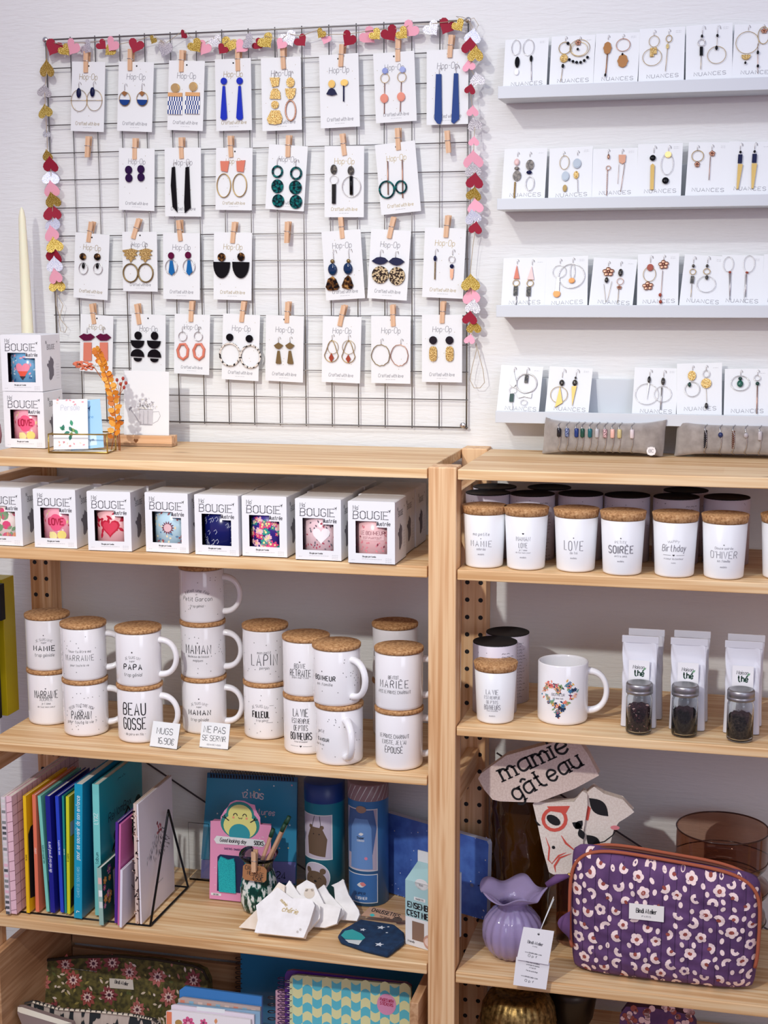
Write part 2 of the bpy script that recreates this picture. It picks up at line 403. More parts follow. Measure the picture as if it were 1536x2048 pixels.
def board(x0, x1, z, th=.0185, y0=YF + .002, y1=-.022):
    m = MB(); m.box(x0, x1, y0, y1, z - th, z, WOODX); return m.build('shelf', unit, bevel=0.0015)
for z, th in ((ZT, .0165), (Z1L, .019), (Z2L, .016), (Z3L, .018)): board(-.0085, .7955, z, th)
for z, th in ((ZT, .0167), (Z1R, .0173), (Z2R, .0155), (Z3R, .019), (ZBR, .018)): board(.845, 1.648, z, th)
board(-.0085, .7955, ZBL)
# screws at the shelf ends of the upright tops
RODM = mat('brace_metal', '#5E5A60', 0.4, 0.8)
def rod(p, q, Y, w=.0017):
    a = at(p[0], p[1], Y); c = at(q[0], q[1], Y); d = (c - a)
    a2 = a - d * ((a.x - (.02 if a.x < .8 else .86)) / d.x) if True else a
    c2 = a + d * (((.78 if a.x < .8 else 1.64) - a.x) / d.x)
    m = MB(); m.tube([a2, c2], w, RODM, n=6); m.build('cross_brace', unit)
rod((294, 1526), (407, 1602), -.018); rod((980, 1497), (1345, 1735), -.018)
# ================================================================ wire grid
m = MB(); GY = -.010
gx = [.004, .053, .102, .151, .200, .250, .300, .349, .399, .449, .499, .549, .599, .649, .699, .749, .799]
gz = [F0 - z for z in (-.003, .0484, .0994, .1507, .2015, .2508, .3022, .3539, .4016, .453, .5012, .5524, .6003, .6498, .6996)]
for i, x in enumerate(gx):
    e = i in (0, 16); m.tube([(x, GY, gz[0] + .004), (x, GY, gz[-1] - .003)], .0016 if e else .00105, STEEL, n=6)
for i, z in enumerate(gz):
    e = i in (0, 14); m.tube([(gx[0] - .003, GY - .0021, z), (gx[-1] + .003, GY - .0021, z)], .0016 if e else .00105, STEEL, n=6)
wg = m.build('wire_grid'); tag(wg, 'metal wire grid panel hung on the white wall behind the earring cards', 'wire grid')
for x, z in ((gx[0], gz[0]), (gx[-1], gz[0]), (gx[-1] - .006, gz[-1] + .004)):
    m = MB(); m.T = Matrix.Translation((x, -.001, z)) @ Matrix.Rotation(PI / 2, 4, 'X')
    m.lathe([(0, .014), (.004, .0135), (.0055, .012), (.0055, .0115), (.002, .011), (.002, 0)], SILVER, 14); m.build('mounting_screw', wg)

# ================================================================ picture ledges
LEDW = mat('ledge_paint', '#D2D9DE', 0.45)
ledges = []
ordn = ['topmost', 'second from top', 'third from top', 'lowest']
for i, (zt, zb) in enumerate(((-.1176, -.138), (-.3026, -.3214), (-.4817, -.5025), (-.6641, -.6845))):
    zt += F0; zb += F0; x0 = .8625
    t = thing('picture_ledge', 'white picture ledge, %s of four, holding cards on the right wall' % ordn[i], 'ledge', (x0, 0, zb), group=None)
    m = MB(); m.box(0, 1.1, -.072, -.004, 0, .008, LEDW); m.build('base_board', t, bevel=.0008)
    m = MB(); m.box(0, 1.1, -.075, -.068, .0002, zt - zb, LEDW); m.build('front_lip', t, bevel=.0008)
    m = MB(); m.box(.002, 1.1, -.010, -.0005, .0085, .074, LEDW); m.build('back_rail', t, bevel=.0008)
    ledges.append((zt, zb))

# ================================================================ pegs
def peg_mesh():
    a = MB(); w = .0042
    a.prism([(-w, .019), (w, .019), (w, -.0185), (-w * .8, -.019), (w * -.8, -.019), (-w, -.0185)], -.0075, -.0045, WOODP)
    b = MB(); b.T = Matrix.Translation((0, .002, 0)) @ Matrix.Rotation(-.18, 4, 'X')
    b.prism([(-w, .020), (w, .020), (w, -.018), (-w, -.018)], -.0020, .0010, WOODP)
    c = MB(); c.tube([(-w - .001, -.0078, .002), (w + .001, -.0078, .002)], .0007, SILVER); c.tube([(-w - .0008, -.004, .0), (w + .0008, -.004, .0)], .0017, SILVER, n=8)
    return a, b, c
PEG = None
def peg(px, y0, y1, tilt, label, group):
    global PEG
    p = at(px, (y0 + y1) / 2, -.018); tilt -= lean(px)
    if PEG is None:
        a, b, c = peg_mesh(); t = thing('clothespin', label, 'clothespin', (0, 0, 0))
        a.build('front_half', t, bevel=.0006); b.build('back_half', t, bevel=.0006); c.build('spring', t); PEG = t; o = t
    else:
        o = PEG.copy(); COL.objects.link(o)
        for ch in list(PEG.children):
            k = ch.copy(); COL.objects.link(k); k.parent = o
    o.location = (p.x, -.0145, p.z); o.rotation_euler = (0, -math.radians(tilt) * -1 if False else math.radians(-tilt), random.uniform(-.12, .12)); o['label'] = label; o['group'] = group
    return o

# ================================================================ earrings
EM = {'gold': GOLD, 'pg': PGOLD, 's': SILVER, 'rose': ROSE, 'cop': COPPER, 'brz': BRONZE, 'navy': mat('navy_resin', '#0D1440', .4), 'blue': C('#0D2FB8', .2), 'cob': mat('cobalt_resin', '#0F3A80', .45),
      'blk': BLACK, 'bead': C('#17151D', .12), 'coral': C('#D8806A', .25), 'per': C('#6478BE', .2), 'teal': TEALR, 'tort': TORT, 'leop': LEOP, 'dalm': DALM, 'ham': HAMG, 'mar': C('#5C0F38', .25),
      'pur': C('#2A1240', .2), 'tan': C('#D9A672', .4), 'w': C('#F6F6F6', .3), 'rust': C('#9C3B1E', .3), 'stone': noisy('grey_stone', 200, [(.4, '#55524F'), (.6, '#8C857C')], .25), 'pink': C('#EBC9C4', .2),
      'green': C('#123B33', .15), 'pearl': C('#A9B3BC', .15, .3), 'lb': C('#1B66A6', .25), 'tb': C('#0C2E55', .08), 'dk': noisy('dark_bead', 300, [(.45, '#1A1A1C'), (.65, '#6C6658')], .15), 'grn2': C('#1D5A4A', .15)}
for _k in ('navy', 'cob', 'blk', 'coral', 'per', 'mar', 'pur', 'tan', 'lb', 'leop', 'teal', 'tort', 'dalm'): 
    EM[_k].node_tree.nodes['Principled BSDF'].inputs['Specular IOR Level'].default_value = .18
KN = {'H': 'hook', 'R': 'hoop', 'D': 'disc', 'P': 'pendant', 'L': 'bar', 'B': 'bead', 'U': 'half_disc', 'Q': 'plate', 'K': 'checked_plate', 'N': 'chain', 'F': 'flower', 'V': 'leaf', 'T': 'teardrop', 'X': 'cut_out_shape', 'E': 'oval', 'O': 'rounded_bar'}
def earring(spec, tf, parent, s):
    """one earring: spec tokens in zoomed-photo units; tf maps them to card-local metres; s = metres per unit"""
    groups = {}
    for tk in spec.split(';'):
        a = tk.split()
        if not a: continue
        k = a[0]; mt = None; nums = []
        for q in a[1:]:
            try: nums.append(float(q))
            except ValueError: mt = q
        em = EM[mt or ('s' if k in 'H' else 'gold')]
        key = ('hook' if k == 'H' else (mt or 'gold')); g = groups.setdefault(key, [k, MB(), 0]); m = g[1]
        Y = -.0032
        if k == 'H':
            x, z = tf(nums[0], nums[1]); h = (nums[2] if len(nums) > 2 else 34) * s
            m.tube([(x, Y + .001, z - h), (x, Y - .0008, z - h * .3), (x + h * .12, Y - .001, z), (x + h * .3, Y + .0005, z - h * .08), (x + h * .36, Y + .002, z - h * .4)], .00042, em, 5)
        elif k in 'RX':
            x, z = tf(nums[0], nums[1]); rx, rz = nums[2] * s, nums[3] * s; t = (nums[4] if len(nums) > 4 else 3.6) * s / 2; n = int(nums[5]) if len(nums) > 5 else 32
            P = [(x + rx * math.cos(2 * PI * i / n + (.3 if n < 9 else 0)) * (1 + (.04 * math.sin(5 * i) if k == 'X' else 0)), Y, z + rz * math.sin(2 * PI * i / n + (.3 if n < 9 else 0)) * (1 + (.04 * math.cos(3 * i) if k == 'X' else 0))) for i in range(n)]
            m.tube(P, t, em, 6, closed=True)
        elif k in 'DEFO':
            x, z = tf(nums[0], nums[1]); rx = nums[2] * s; rz = (nums[3] if len(nums) > 3 else nums[2]) * s
            if k == 'F':
                for i in range(5):
                    an = 2 * PI * i / 5 + .4; m.ell((x + .58 * rx * math.cos(an), Y - .0005 * (i % 2), z + .58 * rz * math.sin(an)), (rx * .42, .0012, rz * .42), em, 8, 5)
                m.ell((x, Y - .001, z), (rx * .2, .0012, rz * .2), em, 6, 4)
            else:
                n = 20; pr = [(x + rx * math.cos(2 * PI * i / n), z + rz * math.sin(2 * PI * i / n)) for i in range(n)]
                if k == 'O': pr = [(x + rx * (abs(math.cos(2 * PI * i / n)) ** .6) * (1 if math.cos(2 * PI * i / n) > 0 else -1), z + rz * (abs(math.sin(2 * PI * i / n)) ** .7) * (1 if math.sin(2 * PI * i / n) > 0 else -1)) for i in range(n)]
                m.prism(pr, Y - .0008, Y + .0012, em)
                inner = [(x + (a_ - x) * .8, z + (b_ - z) * .8) for a_, b_ in pr]; m.prism(inner, Y - .0013, Y - .0007, em)
        elif k == 'P':
            P = [tf(nums[i], nums[i + 1]) for i in range(0, len(nums) - 1, 2)]; m.prism(P, Y - .001, Y + .0012, em)
        elif k == 'Q': 
            x0, z1 = tf(nums[0], nums[1]); x1, z0 = tf(nums[2], nums[3]); m.prism([(x0, z0), (x1, z0), (x1, z1), (x0, z1)], Y - .001, Y + .0012, em)
        elif k == 'K':
            x0, z1 = tf(nums[0], nums[1]); x1, z0 = tf(nums[2], nums[3]); m.prism([(x0, z0), (x1, z0), (x1, z1), (x0, z1)], Y - .0008, Y + .0012, EM['w'])
            for r in range(4):
                for c in range(6):
                    a0 = x0 + (x1 - x0) * (c + (.5 if r % 2 else 0)) / 6; h = (z1 - z0) / 4
                    m.box(a0, a0 + (x1 - x0) / 12.5, Y - .0010, Y - .0008, z0 + r * h, z0 + (r + 1) * h, EM['cob'])
        elif k in 'LN':
            a0 = tf(nums[0], nums[1]); a1 = tf(nums[2], nums[3]); t = (nums[4] if len(nums) > 4 else 4) * s / 2
            if k == 'L': m.tube([(a0[0], Y, a0[1]), (a1[0], Y, a1[1])], t, em, 6)
            else:
                n = 12
                for i in range(n + 1): m.ell((a0[0] + (a1[0] - a0[0]) * i / n, Y, a0[1] + (a1[1] - a0[1]) * i / n), (t, .001, abs(a1[1] - a0[1]) / n * .55), em, 6, 4)
        elif k == 'B':
            x, z = tf(nums[0], nums[1]); m.ell((x, Y - .0008, z), (nums[2] * s, min(nums[2] * s, .003), (nums[3] if len(nums) > 3 else nums[2]) * s), em, 12, 8)
        elif k == 'U':     # half disc, flat side at the given height: below if r>0, dome if r<0
            x, z = tf(nums[0], nums[1]); rx = abs(nums[2]) * s; sg = -1 if nums[2] > 0 else 1; rz = (nums[3] if len(nums) > 3 else abs(nums[2])) * s
            P = [(x - rx, z), (x + rx, z)] + [(x + rx * math.cos(PI * i / 12), z + sg * rz * math.sin(PI * i / 12) ** .85) for i in range(1, 12)]
            m.prism(P, Y - .001, Y + .0012, em)
        elif k == 'V':     # leaf
            x, z = tf(nums[0], nums[1]); rx, rz = nums[2] * s, nums[3] * s
            P = [(x + rx * math.sin(PI * i / 8) * (1 + .08 * (-1) ** i), z + rz * math.cos(PI * i / 8)) for i in range(9)] + [(x - rx * math.sin(PI * i / 8) * (1 + .08 * (-1) ** i), z + rz * math.cos(PI * i / 8)) for i in range(7, 0, -1)]
            m.prism(P, Y - .0008, Y + .001, em)
        elif k == 'T':
            x, z = tf(nums[0], nums[1]); x, z2 = tf(nums[0], nums[2]); rx = nums[3] * s; zc = z2 + rx; P = []
            for i in range(25):
                an = -PI * .5 + 2 * PI * (i / 24 - .5) * 1.0; P.append((x + rx * math.cos(an), Y, zc + rx * math.sin(an) * (1 if math.sin(an) < 0 else (z - zc) / rx * abs(math.sin(an)) ** 2)))
            m.tube(P, .0007, em, 6, closed=True)
    first = None
    order = sorted(groups.items(), key=lambda g: (g[0] == 'hook',))
    for key, (k, m, _) in order:
        if first is None: first = m.build('earring', parent)
        else: m.build(KN.get(k, 'bead'), first)
    return first
ZM = {'1': (2.954, 0, 0), '2': (3.072, 500, 0), '3': (2.954, 0, 430), '4': (3.072, 500, 430), 'A': (2.763, 980, 30), 'B': (2.763, 980, 480)}
def lean(px): return math.degrees((870 - px) / 14000)
def cardtf(p, tilt, k, ox, oy, Y, dy=None):
    ct, st = math.cos(math.radians(tilt)), math.sin(math.radians(tilt))
    def tf(x, y):
        px, py = x / k + ox, y / k + oy
        P = at(px, py, Y) if dy is None else dy(px, py)
        X, Zz = P.x - p.x, P.z - p.z
        return X * ct + Zz * st, Zz * ct - X * st
    return tf
def hop_card(z, cx, yt, yb, w, tilt, e1, e2, desc, pg):
    k, ox, oy = ZM[z]
    ymid = (yt + yb) / 2; Y = -.0185; tilt -= lean(cx)
    p = at(cx, ymid, Y); sc = scl(p) * .999; wm, hm = w / sc, (yb - yt) / sc
    t = thing('earring_card', 'white card on the wire grid with ' + desc, 'earring card', (p.x, Y, p.z), (random.uniform(-.02, .03), math.radians(-tilt), random.uniform(-.05, .05)), 'earring cards pegged to the wire grid')
    m = MB(); m.box(-wm / 2, wm / 2, -.0004, .0004, -hm / 2, hm / 2, CARD)
    d = D2(); foil = GREY if random.random() < .55 else FOILG
    d.text('Hop-Op', 0, hm * .245, hm * .085, foil, .07, .8, shear=.1, jit=.03)
    d.text('Crafted with love', 0, -hm * .41, hm * .05, FOILG if foil is FOILG else GREY, .10, .72, shear=.15)
    d.scribble(-wm * .13, wm * .13, -hm * .45, hm * .012, GREY)
    for i in range(6): d.disc(random.uniform(-.42, .42) * wm, random.uniform(-.32, .4) * hm, .0006, FOILG, n=6)
    d.disc(wm * random.uniform(-.02, .02), hm * .44, .0016, INK, n=10)
    m.draw(d, flat(-.0004)); m.build('backing_card', t)
    s = 1 / k / sc; tf = cardtf(p, tilt, k, ox, oy, Y)
    for e in (e1, e2): earring(e, tf, t, s)
    px, a, c_, tl = pg
    peg(px, a, c_, tl, 'wooden clothespin gripping the card with ' + desc, 'clothespins on the wire grid')

# ================================================================ earring cards on the grid
hop_card('1', 176, 127, 262, 73, -.6, "H 470 488 38;B 470 553 15 29 navy;R 472 597 52 62 3;L 421 597 524 597 3", "H 558 485 38;B 552 548 15 28 navy;R 563 597 50 60 3;L 513 597 612 597 3", 'large gold hoops and small dark blue drops', (173, 105, 144, 0))
hop_card('1', 271, 127, 262, 75, -1, "H 741 497 40;P 722 553 738 541 755 555 740 572 cop;R 741 588 35 40;U 741 593 32 32 cob", "H 843 495 40;P 825 553 842 541 858 555 843 572 cop;R 844 588 35 40;U 844 593 32 32 cob", 'small gold rings half filled with blue', (261.5, 100, 140, 0))
hop_card('1', 372, 125, 260, 75.5, -1.2, "E 1040 523 28 26 pg;L 1038 545 1038 553;K 998 575 1080 680;Q 998 550 1080 575 tan", "E 1145 515 26 26 pg;L 1140 540 1140 550;K 1100 572 1182 677;Q 1100 548 1182 572 tan", 'blue and white checked rectangles', (364, 102, 143, -1))
hop_card('1', 467, 121, 260, 77, 1.3, "D 1326 483 20 20 blue;L 1326 500 1326 515;P 1319 512 1333 512 1345 700 1336 712 1316 712 1305 700 blue", "D 1421 482 20 20 blue;L 1421 500 1421 515;P 1414 512 1428 512 1440 700 1431 712 1411 712 1400 700 blue", 'long bright blue drops under blue studs', (477, 102, 139, 2))
hop_card('2', 563, 118, 260, 82, 2, "H 152 440 40;P 125 482 185 480 178 532 140 540 ham;P 126 612 132 570 145 548 172 548 188 570 192 612 ham;E 157 648 24 24 ham;P 135 683 185 683 203 728 196 762 160 770 120 765 109 735 ham", "H 250 438 40;E 250 510 26 30 ham;P 219 548 283 545 278 590 262 613 240 613 224 590 ham;R 252 683 32 60 9 32 rose", 'long stacks of hammered gold shapes', (567, 98, 135, 4))
hop_card('2', 679, 112, 254, 82, 1.9, "D 505 520 22 24;P 472 583 488 553 505 544 522 553 538 583 505 592 navy", "D 583 512 24 20;L 579 530 579 628 9 navy", 'a navy fan and a navy bar earring', (684, 91, 132, -3))
hop_card('2', 790, 108, 243, 84, 2.2, "D 833 440 18 18 per;R 832 485 27 28;L 830 515 826 703 5 rose;E 827 608 25 27 coral", "D 940 432 18 18 per;R 935 478 27 28;L 932 508 924 690 5 rose;E 930 598 25 27 coral", 'pink discs on rods under small blue studs', (796, 78, 124, 0))
hop_card('2', 895, 102.5, 248, 85, 0, "H 1165 420 40;P 1145 460 1178 460 1182 740 1172 768 1152 762 1136 738 cob", "H 1268 402 55;P 1255 455 1280 455 1288 735 1255 765 1240 755 cob", 'two very long dark blue batons', (902, 70, 116, -4))
hop_card('1', 273.5, 299, 420.5, 75, 0, "D 765 1007 22 24 pur;D 766 1055 22 24 pur;L 758 985 758 1078 3 rose", "D 836 1003 22 24 pur;D 836 1050 22 24 pur;L 829 982 829 1072 3 rose", 'small double purple discs', (270, 278, 318, 0))
hop_card('1', 366, 298, 432.6, 76.5, .8, "H 1030 960 38;P 1020 992 1038 988 1052 1258 1024 1225 1014 1100 blk", "H 1108 955 38;P 1100 992 1120 988 1130 1230 1095 1262 1092 1200 blk", 'two long glittering black batons', (363.5, 276, 317, 3))
hop_card('1', 468, 298, 420, 77, 0, "P 1305 955 1358 955 1347 1020 1310 1012 coral;R 1326 1100 43 68 6", "P 1400 955 1452 950 1442 1020 1403 1015 coral;R 1420 1098 43 66 6", 'gold ovals under coral trapezoids', (462, 274, 313, 4))
hop_card('2', 573, 293, 420, 80, -3.2, "H 172 972 52;R 172 1058 30 32 14 teal;D 172 1148 38 42 teal;D 177 1237 38 40 teal", "H 284 980 52;R 285 1068 32 34 14 teal;D 281 1155 40 42 teal;D 284 1243 40 42 teal", 'chunky dark teal discs in threes', (577, 273, 312.5, -1))
hop_card('2', 688.5, 294.6, 434, 81, 0, "D 518 1045 20 30 dk;R 520 1108 26 26 3 s;P 507 1135 531 1135 529 1255 507 1255 blk", "D 622 1052 20 28 dk;L 624 1085 625 1200 22 blk;R 625 1150 58 62 4 s", 'black bars and thin silver hoops', (687, 270, 309, 8))
hop_card('2', 796, 288, 426, 82, 5.3, "L 849 993 851 1200 7 rose;R 843 1168 46 50 12 teal", "L 938 983 940 1220 7 rose;R 930 1152 33 36 12 teal", 'dark teal rings on long gold rods', (797, 258, 299, 4))
hop_card('3', 183, 469, 598, 74, -1.8, "B 495 248 22 21 tort;B 498 303 9 17 blk;R 497 318 28 34 4 s", "B 580 250 22 21 tort;B 580 303 9 17 blk;R 583 320 28 32 4 s", 'small silver hoops under tortoiseshell studs', (181, 445, 483.5, -8))
hop_card('3', 280, 465.5, 583, 75.5, 1.5, "H 778 170 34;P 728 210 765 205 780 200 800 206 822 212 806 226 816 240 796 246 806 260 790 264 775 285 768 264 748 262 752 248 734 240 744 228 728 218 ham;R 775 345 47 53 9 brz", "H 862 166 34;P 822 212 850 205 864 200 885 203 907 212 890 226 904 240 886 246 896 260 876 266 862 285 852 268 834 262 842 248 824 236 834 224 ham;R 865 345 47 53 9 brz", 'gold leaves and large bronze hoops', (272, 439.5, 476, -16))
hop_card('3', 363, 468, 599, 79.5, .6, "D 1014 243 19 20 mar;R 1016 310 38 43 4 s;P 1008 272 1022 272 1035 340 1018 360 1000 342 lb", "D 1116 240 19 20 mar;R 1122 308 38 42 4 s;P 1114 270 1128 270 1141 338 1122 360 1106 340 lb", 'small hoops around bright blue darts', (360.5, 442, 481, 8))
hop_card('3', 465.5, 467, 600, 79, 0, "E 1313 252 24 25 tort;U 1314 280 52 95 blk", "E 1426 250 22 25 tort;U 1425 280 52 95 blk", 'large black rounded half shapes', (467.5, 445, 486, -5))
hop_card('4', 686.5, 463, 599, 81, 4, "H 513 215 60;B 510 287 13 13 brz;B 510 337 29 36 tb;P 510 378 530 395 552 445 540 462 510 466 480 465 467 445 482 395 tort", "H 608 208 60;B 609 285 13 13 brz;B 605 332 29 36 tb;P 605 372 620 385 637 435 628 455 600 458 570 450 566 435 585 390 tort", 'petrol blue beads above brown triangles', (683, 436.5, 475.5, 6))
hop_card('4', 778, 461.6, 599, 82, -3.2, "H 804 215 50;P 750 285 780 264 805 260 832 266 852 285 828 302 800 308 772 300 navy;E 803 370 53 53 leop", "H 898 222 50;P 852 290 880 266 902 264 930 272 952 290 928 308 902 314 875 306 navy;E 905 378 51 55 leop", 'round leopard print discs under navy ovals', (782.5, 436.5, 475, -12))
hop_card('4', 888, 458, 596, 84, -2.5, "H 1142 210 45;B 1140 270 10 18 navy;N 1140 295 1138 395 11 brz", "H 1248 214 40;R 1243 275 19 20 4 s;B 1243 318 13 13 navy;P 1232 335 1254 335 1250 385 1242 402 1233 385 rose", 'small dangling bronze chains', (894.5, 432.6, 474, -5))
hop_card('3', 193, 631, 745, 70, -.8, "H 520 665 34;P 472 720 500 702 520 708 540 702 566 722 540 742 500 744 mar;P 500 755 545 755 545 862 497 862 coral", "H 614 665 34;P 570 720 598 702 616 708 634 703 660 725 636 744 596 744 mar;P 594 755 640 755 640 862 594 862 coral", 'maroon lips over coral rectangles, behind the dried flowers', (187, 609, 647, 10))
hop_card('3', 297, 630, 763, 74, 0, "D 820 714 23 24 blk;U 816 743 43 46 blk;U 815 838 -43 44 blk;U 817 846 26 22 blk", "D 918 716 23 24 blk;U 914 745 43 46 blk;U 916 842 -43 46 blk;U 916 850 26 22 blk", 'stacked black half moons, behind the postcard', (277, 609, 648, 10))
hop_card('3', 384, 630, 749, 76, 0, "H 1080 660 40;R 1083 720 26 27 4 s;R 1084 808 34 47 17 7 coral", "H 1178 660 40;R 1176 720 26 27 4 s;R 1180 808 34 47 17 7 coral", 'coral hexagon rings under silver hoops', (383, 603, 643, -2))
hop_card('3', 481.6, 630, 761, 77, -1, "D 1361 725 22 22 blk;R 1362 826 62 66 12 dalm", "D 1475 733 22 22 blk;R 1482 838 60 66 12 dalm", 'large black and white speckled hoops', (485.5, 604, 643, -6))
hop_card('4', 569, 632.5, 764, 80, -.8, "H 178 750 38;P 150 803 178 785 207 803 192 820 178 826 163 820 brz;P 172 836 185 836 195 910 190 916 166 916 161 910 brz", "H 250 748 38;P 220 803 248 785 277 803 262 820 248 826 233 820 brz;P 242 836 255 836 270 912 264 918 238 916 233 910 brz", 'small bronze fan and trapezoid drops', (575.5, 606, 644, -2))
hop_card('4', 683, 634.4, 766, 80, -.8, "H 507 735 38;R 512 815 34 40 3;T 502 772 905 44;P 503 850 518 880 503 906 488 880 rust", "H 607 738 38;R 609 815 40 42 3;T 607 775 910 42;P 607 860 622 886 607 912 592 886 rust", 'thin gold drops around rust diamonds', (684.5, 612, 651, -12))
hop_card('4', 781.6, 633.5, 767.5, 81, 0, "H 807 760 40;X 805 864 58 64 5 26 brz", "H 930 762 38;X 921 864 55 64 5 26 rose", 'large plain uneven rings', (786, 612, 651, 3))
hop_card('4', 884, 631, 765, 83, 0, "E 1127 772 25 25 bead;R 1127 772 10 12 2 12 s;O 1127 855 25 46 ham", "E 1229 772 25 25 bead;R 1229 772 10 12 2 12 s;O 1230 855 25 46 ham", 'gold rounded bars under black marbled studs', (885.5, 605, 645, -2))
peg(175.5, 275, 313, -2, 'empty wooden clothespin at the left, below the card with large gold hoops', 'clothespins on the wire grid')
peg(895.5, 264, 304, 5, 'empty wooden clothespin at the right, below the long dark blue batons', 'clothespins on the wire grid')
peg(575, 445, 485, -2, 'empty wooden clothespin in the middle of the grid, below the teal disc card', 'clothespins on the wire grid')

# ================================================================ cards on the picture ledges
def nuance(row, cx_t, yt, cx_b, w, ty, e1, e2, desc):
    k, ox, oy = ZM['A' if row < 2 else 'B']
    yb = {0: None}.get(row); zt, zb = ledges[row]
    bz = zb + .0085
    # card stands on the ledge board behind the lip and leans back to the rail
    yb0, ytop = -.052, -.020
    b0 = at((cx_b) / k + ox, 0, yb0); base = Vector((0, yb0, bz))
    # pixel row of the ledge board under the card
    base.x = at(cx_b / k + ox, 100, yb0).x
    ppx = cx_b / k + ox
    # x at the board height
    for _ in range(3):
        lo, hi = 0, 1100
        for _ in range(24):
            mid = (lo + hi) / 2
            if at(ppx, mid, yb0).z > bz: lo = mid
            else: hi = mid
        base.x = at(ppx, lo, yb0).x
    top = at(cx_t / k + ox, yt / k + oy, ytop)
    hm = (top - base).length; wm = w / k / scl(base)
    ax = (top - base).normalized(); tilt = math.degrees(math.atan2(-ax.x, ax.z)); back = math.atan2(ax.y, math.hypot(ax.x, ax.z))
    base.z += abs(math.sin(math.radians(tilt))) * wm / 2
    t = thing('earring_card', 'white card standing on the ledge with ' + desc, 'earring card', tuple(base), (0, 0, 0), 'earring cards standing on the picture ledges')
    R = Matrix.Rotation(math.radians(-tilt), 4, 'Y') @ Matrix.Rotation(-back, 4, 'X')
    t.rotation_euler = R.to_euler()
    Ri = R.inverted()
    nrm = R @ Vector((0, -1, 0))
    def tf(x, y):
        d = ray(x / k + ox, y / k + oy); q = CP + d * ((base - CP).dot(nrm) / d.dot(nrm)); q = Ri @ (q - base); return q.x, q.z
    m = MB(); m.box(-wm / 2, wm / 2, -.0004, .0004, 0, hm, CARD)
    d = D2(); X, Zt = tf((cx_b + cx_t) / 2 + 5, ty); s = 1 / k / scl(base)
    d.text('NUANCES', X, Zt - 10 * s, 21 * s, FOILS, .12, gap=1.8, fit=172 * s)
    if random.random() < .6: d.scribble(wm * .3, wm * .42, hm * .93, .0012, GREY)
    d.scribble(wm * .3, wm * .42, hm * .905, .0012, GREY)
    m.draw(d, flat(-.0004)); m.build('backing_card', t)
    for e in (e1, e2): earring(e, tf, t, s)
nuance(0, 205, 136, 190, 243, 382, "R 146 187 24 45 3 s;E 152 268 13 32 blk;E 148 322 12 18 w", "R 215 187 30 48 3 s;E 229 248 8 18 blk;L 230 265 230 368 4 s", 'black ovals on thin silver loops')
nuance(0, 462, 118, 445, 243, 365, "H 420 128 25;R 415 190 33 35 4;B 432 165 9 9 blk;E 410 247 22 24 ham;B 404 290 8 12 blk;L 402 305 392 375 3", "H 497 128 25;R 497 190 55 50 3;R 495 195 45 40 3 pg;B 440 255 8 8 blk;B 460 265 8 8 blk;B 480 270 8 8 blk;B 502 270 8 8 blk;B 522 260 8 8 blk;B 540 242 8 8 blk;F 488 160 18 18 rose;B 486 197 7 7 blk", 'a hoop lined with black beads')
nuance(0, 708, 104, 689, 243, 355, "H 655 120 25;V 650 190 22 36 cop;L 650 220 640 335 6 cop;B 638 340 6 9 blk", "H 737 115 25;R 737 173 38 37 4 rose;B 733 225 6 7 blk;V 734 261 28 38 cop", 'copper leaves')
nuance(0, 953, 76, 943, 248, 340, "H 908 92 30;R 908 153 28 33 3;R 897 240 52 50 3;Q 886 190 905 237 ham;Q 905 188 922 222 ham", "H 990 88 25;R 990 138 16 20 4;E 982 180 8 14 pg;L 985 160 970 318 3", 'double gold hoops and small gold plates')
nuance(0, 1212, 58, 1208, 252, 327, "H 1175 68 50;B 1172 125 7 9 blk;R 1170 160 19 20 5 s;Q 1160 185 1177 230 blk;L 1168 235 1165 308 3", "H 1258 65 50;B 1257 122 7 9 blk;L 1256 135 1254 185 2;R 1253 228 50 50 3;B 1252 190 8 13 blk", 'black tube beads and one large thin hoop')
nuance(0, 1480, 56, 1460, 250, 320, "H 1430 65 28;R 1422 160 62 65 3;U 1415 228 25 28 ham;B 1411 272 6 8 blk", "H 1512 62 25;R 1512 120 30 50 4;F 1515 95 20 16 rose;L 1480 165 1480 330 3 rose;B 1480 215 7 11 blk;B 1480 290 7 9 blk", 'a big gold hoop, last on the topmost ledge')
nuance(1, 199, 741, 181, 240, 997, "H 155 765 25;B 150 820 15 20 pink;B 150 855 14 10 stone;E 150 895 23 30 stone;N 140 932 135 1015 12", "H 223 765 25;E 222 835 22 30 stone;B 218 877 16 10 navy;R 222 938 23 40 4 s", 'grey stones, first on the second ledge')
nuance(1, 449, 738, 440, 240, 997, "H 408 762 25;R 413 822 26 40 3;E 418 897 20 28 pearl;E 415 964 12 20 brz", "H 486 758 25;E 482 827 22 28 pearl;E 477 890 14 22 ham;N 485 915 487 985 4 s", 'grey pearly drops')
nuance(1, 692, 741, 679, 250, 985, "H 655 750 25;B 656 790 7 15 rose;R 655 852 12 12 4 rose;N 650 868 645 1000 5 rose", "H 732 750 25;P 712 780 752 780 748 820 732 830 714 820 rose;L 714 832 707 940 2 rose;L 745 830 722 985 3 rose", 'fine rose gold chains')
nuance(1, 942, 714, 928, 245, 976, "H 908 730 40;B 900 797 17 17 blk;P 888 838 900 828 910 838 905 972 885 972", "H 988 728 40;R 980 830 33 62 3 s;E 985 778 18 18 pg;B 970 922 19 19 blk", 'a gold tassel and a silver oval')
nuance(1, 1211, 710, 1187, 220, 970, "H 1148 728 28;R 1148 786 32 32 4;F 1145 832 16 18 rose", "H 1228 725 28;F 1228 772 18 18 rose;L 1218 790 1210 918 4 rose", 'a small gold ring and one flower')
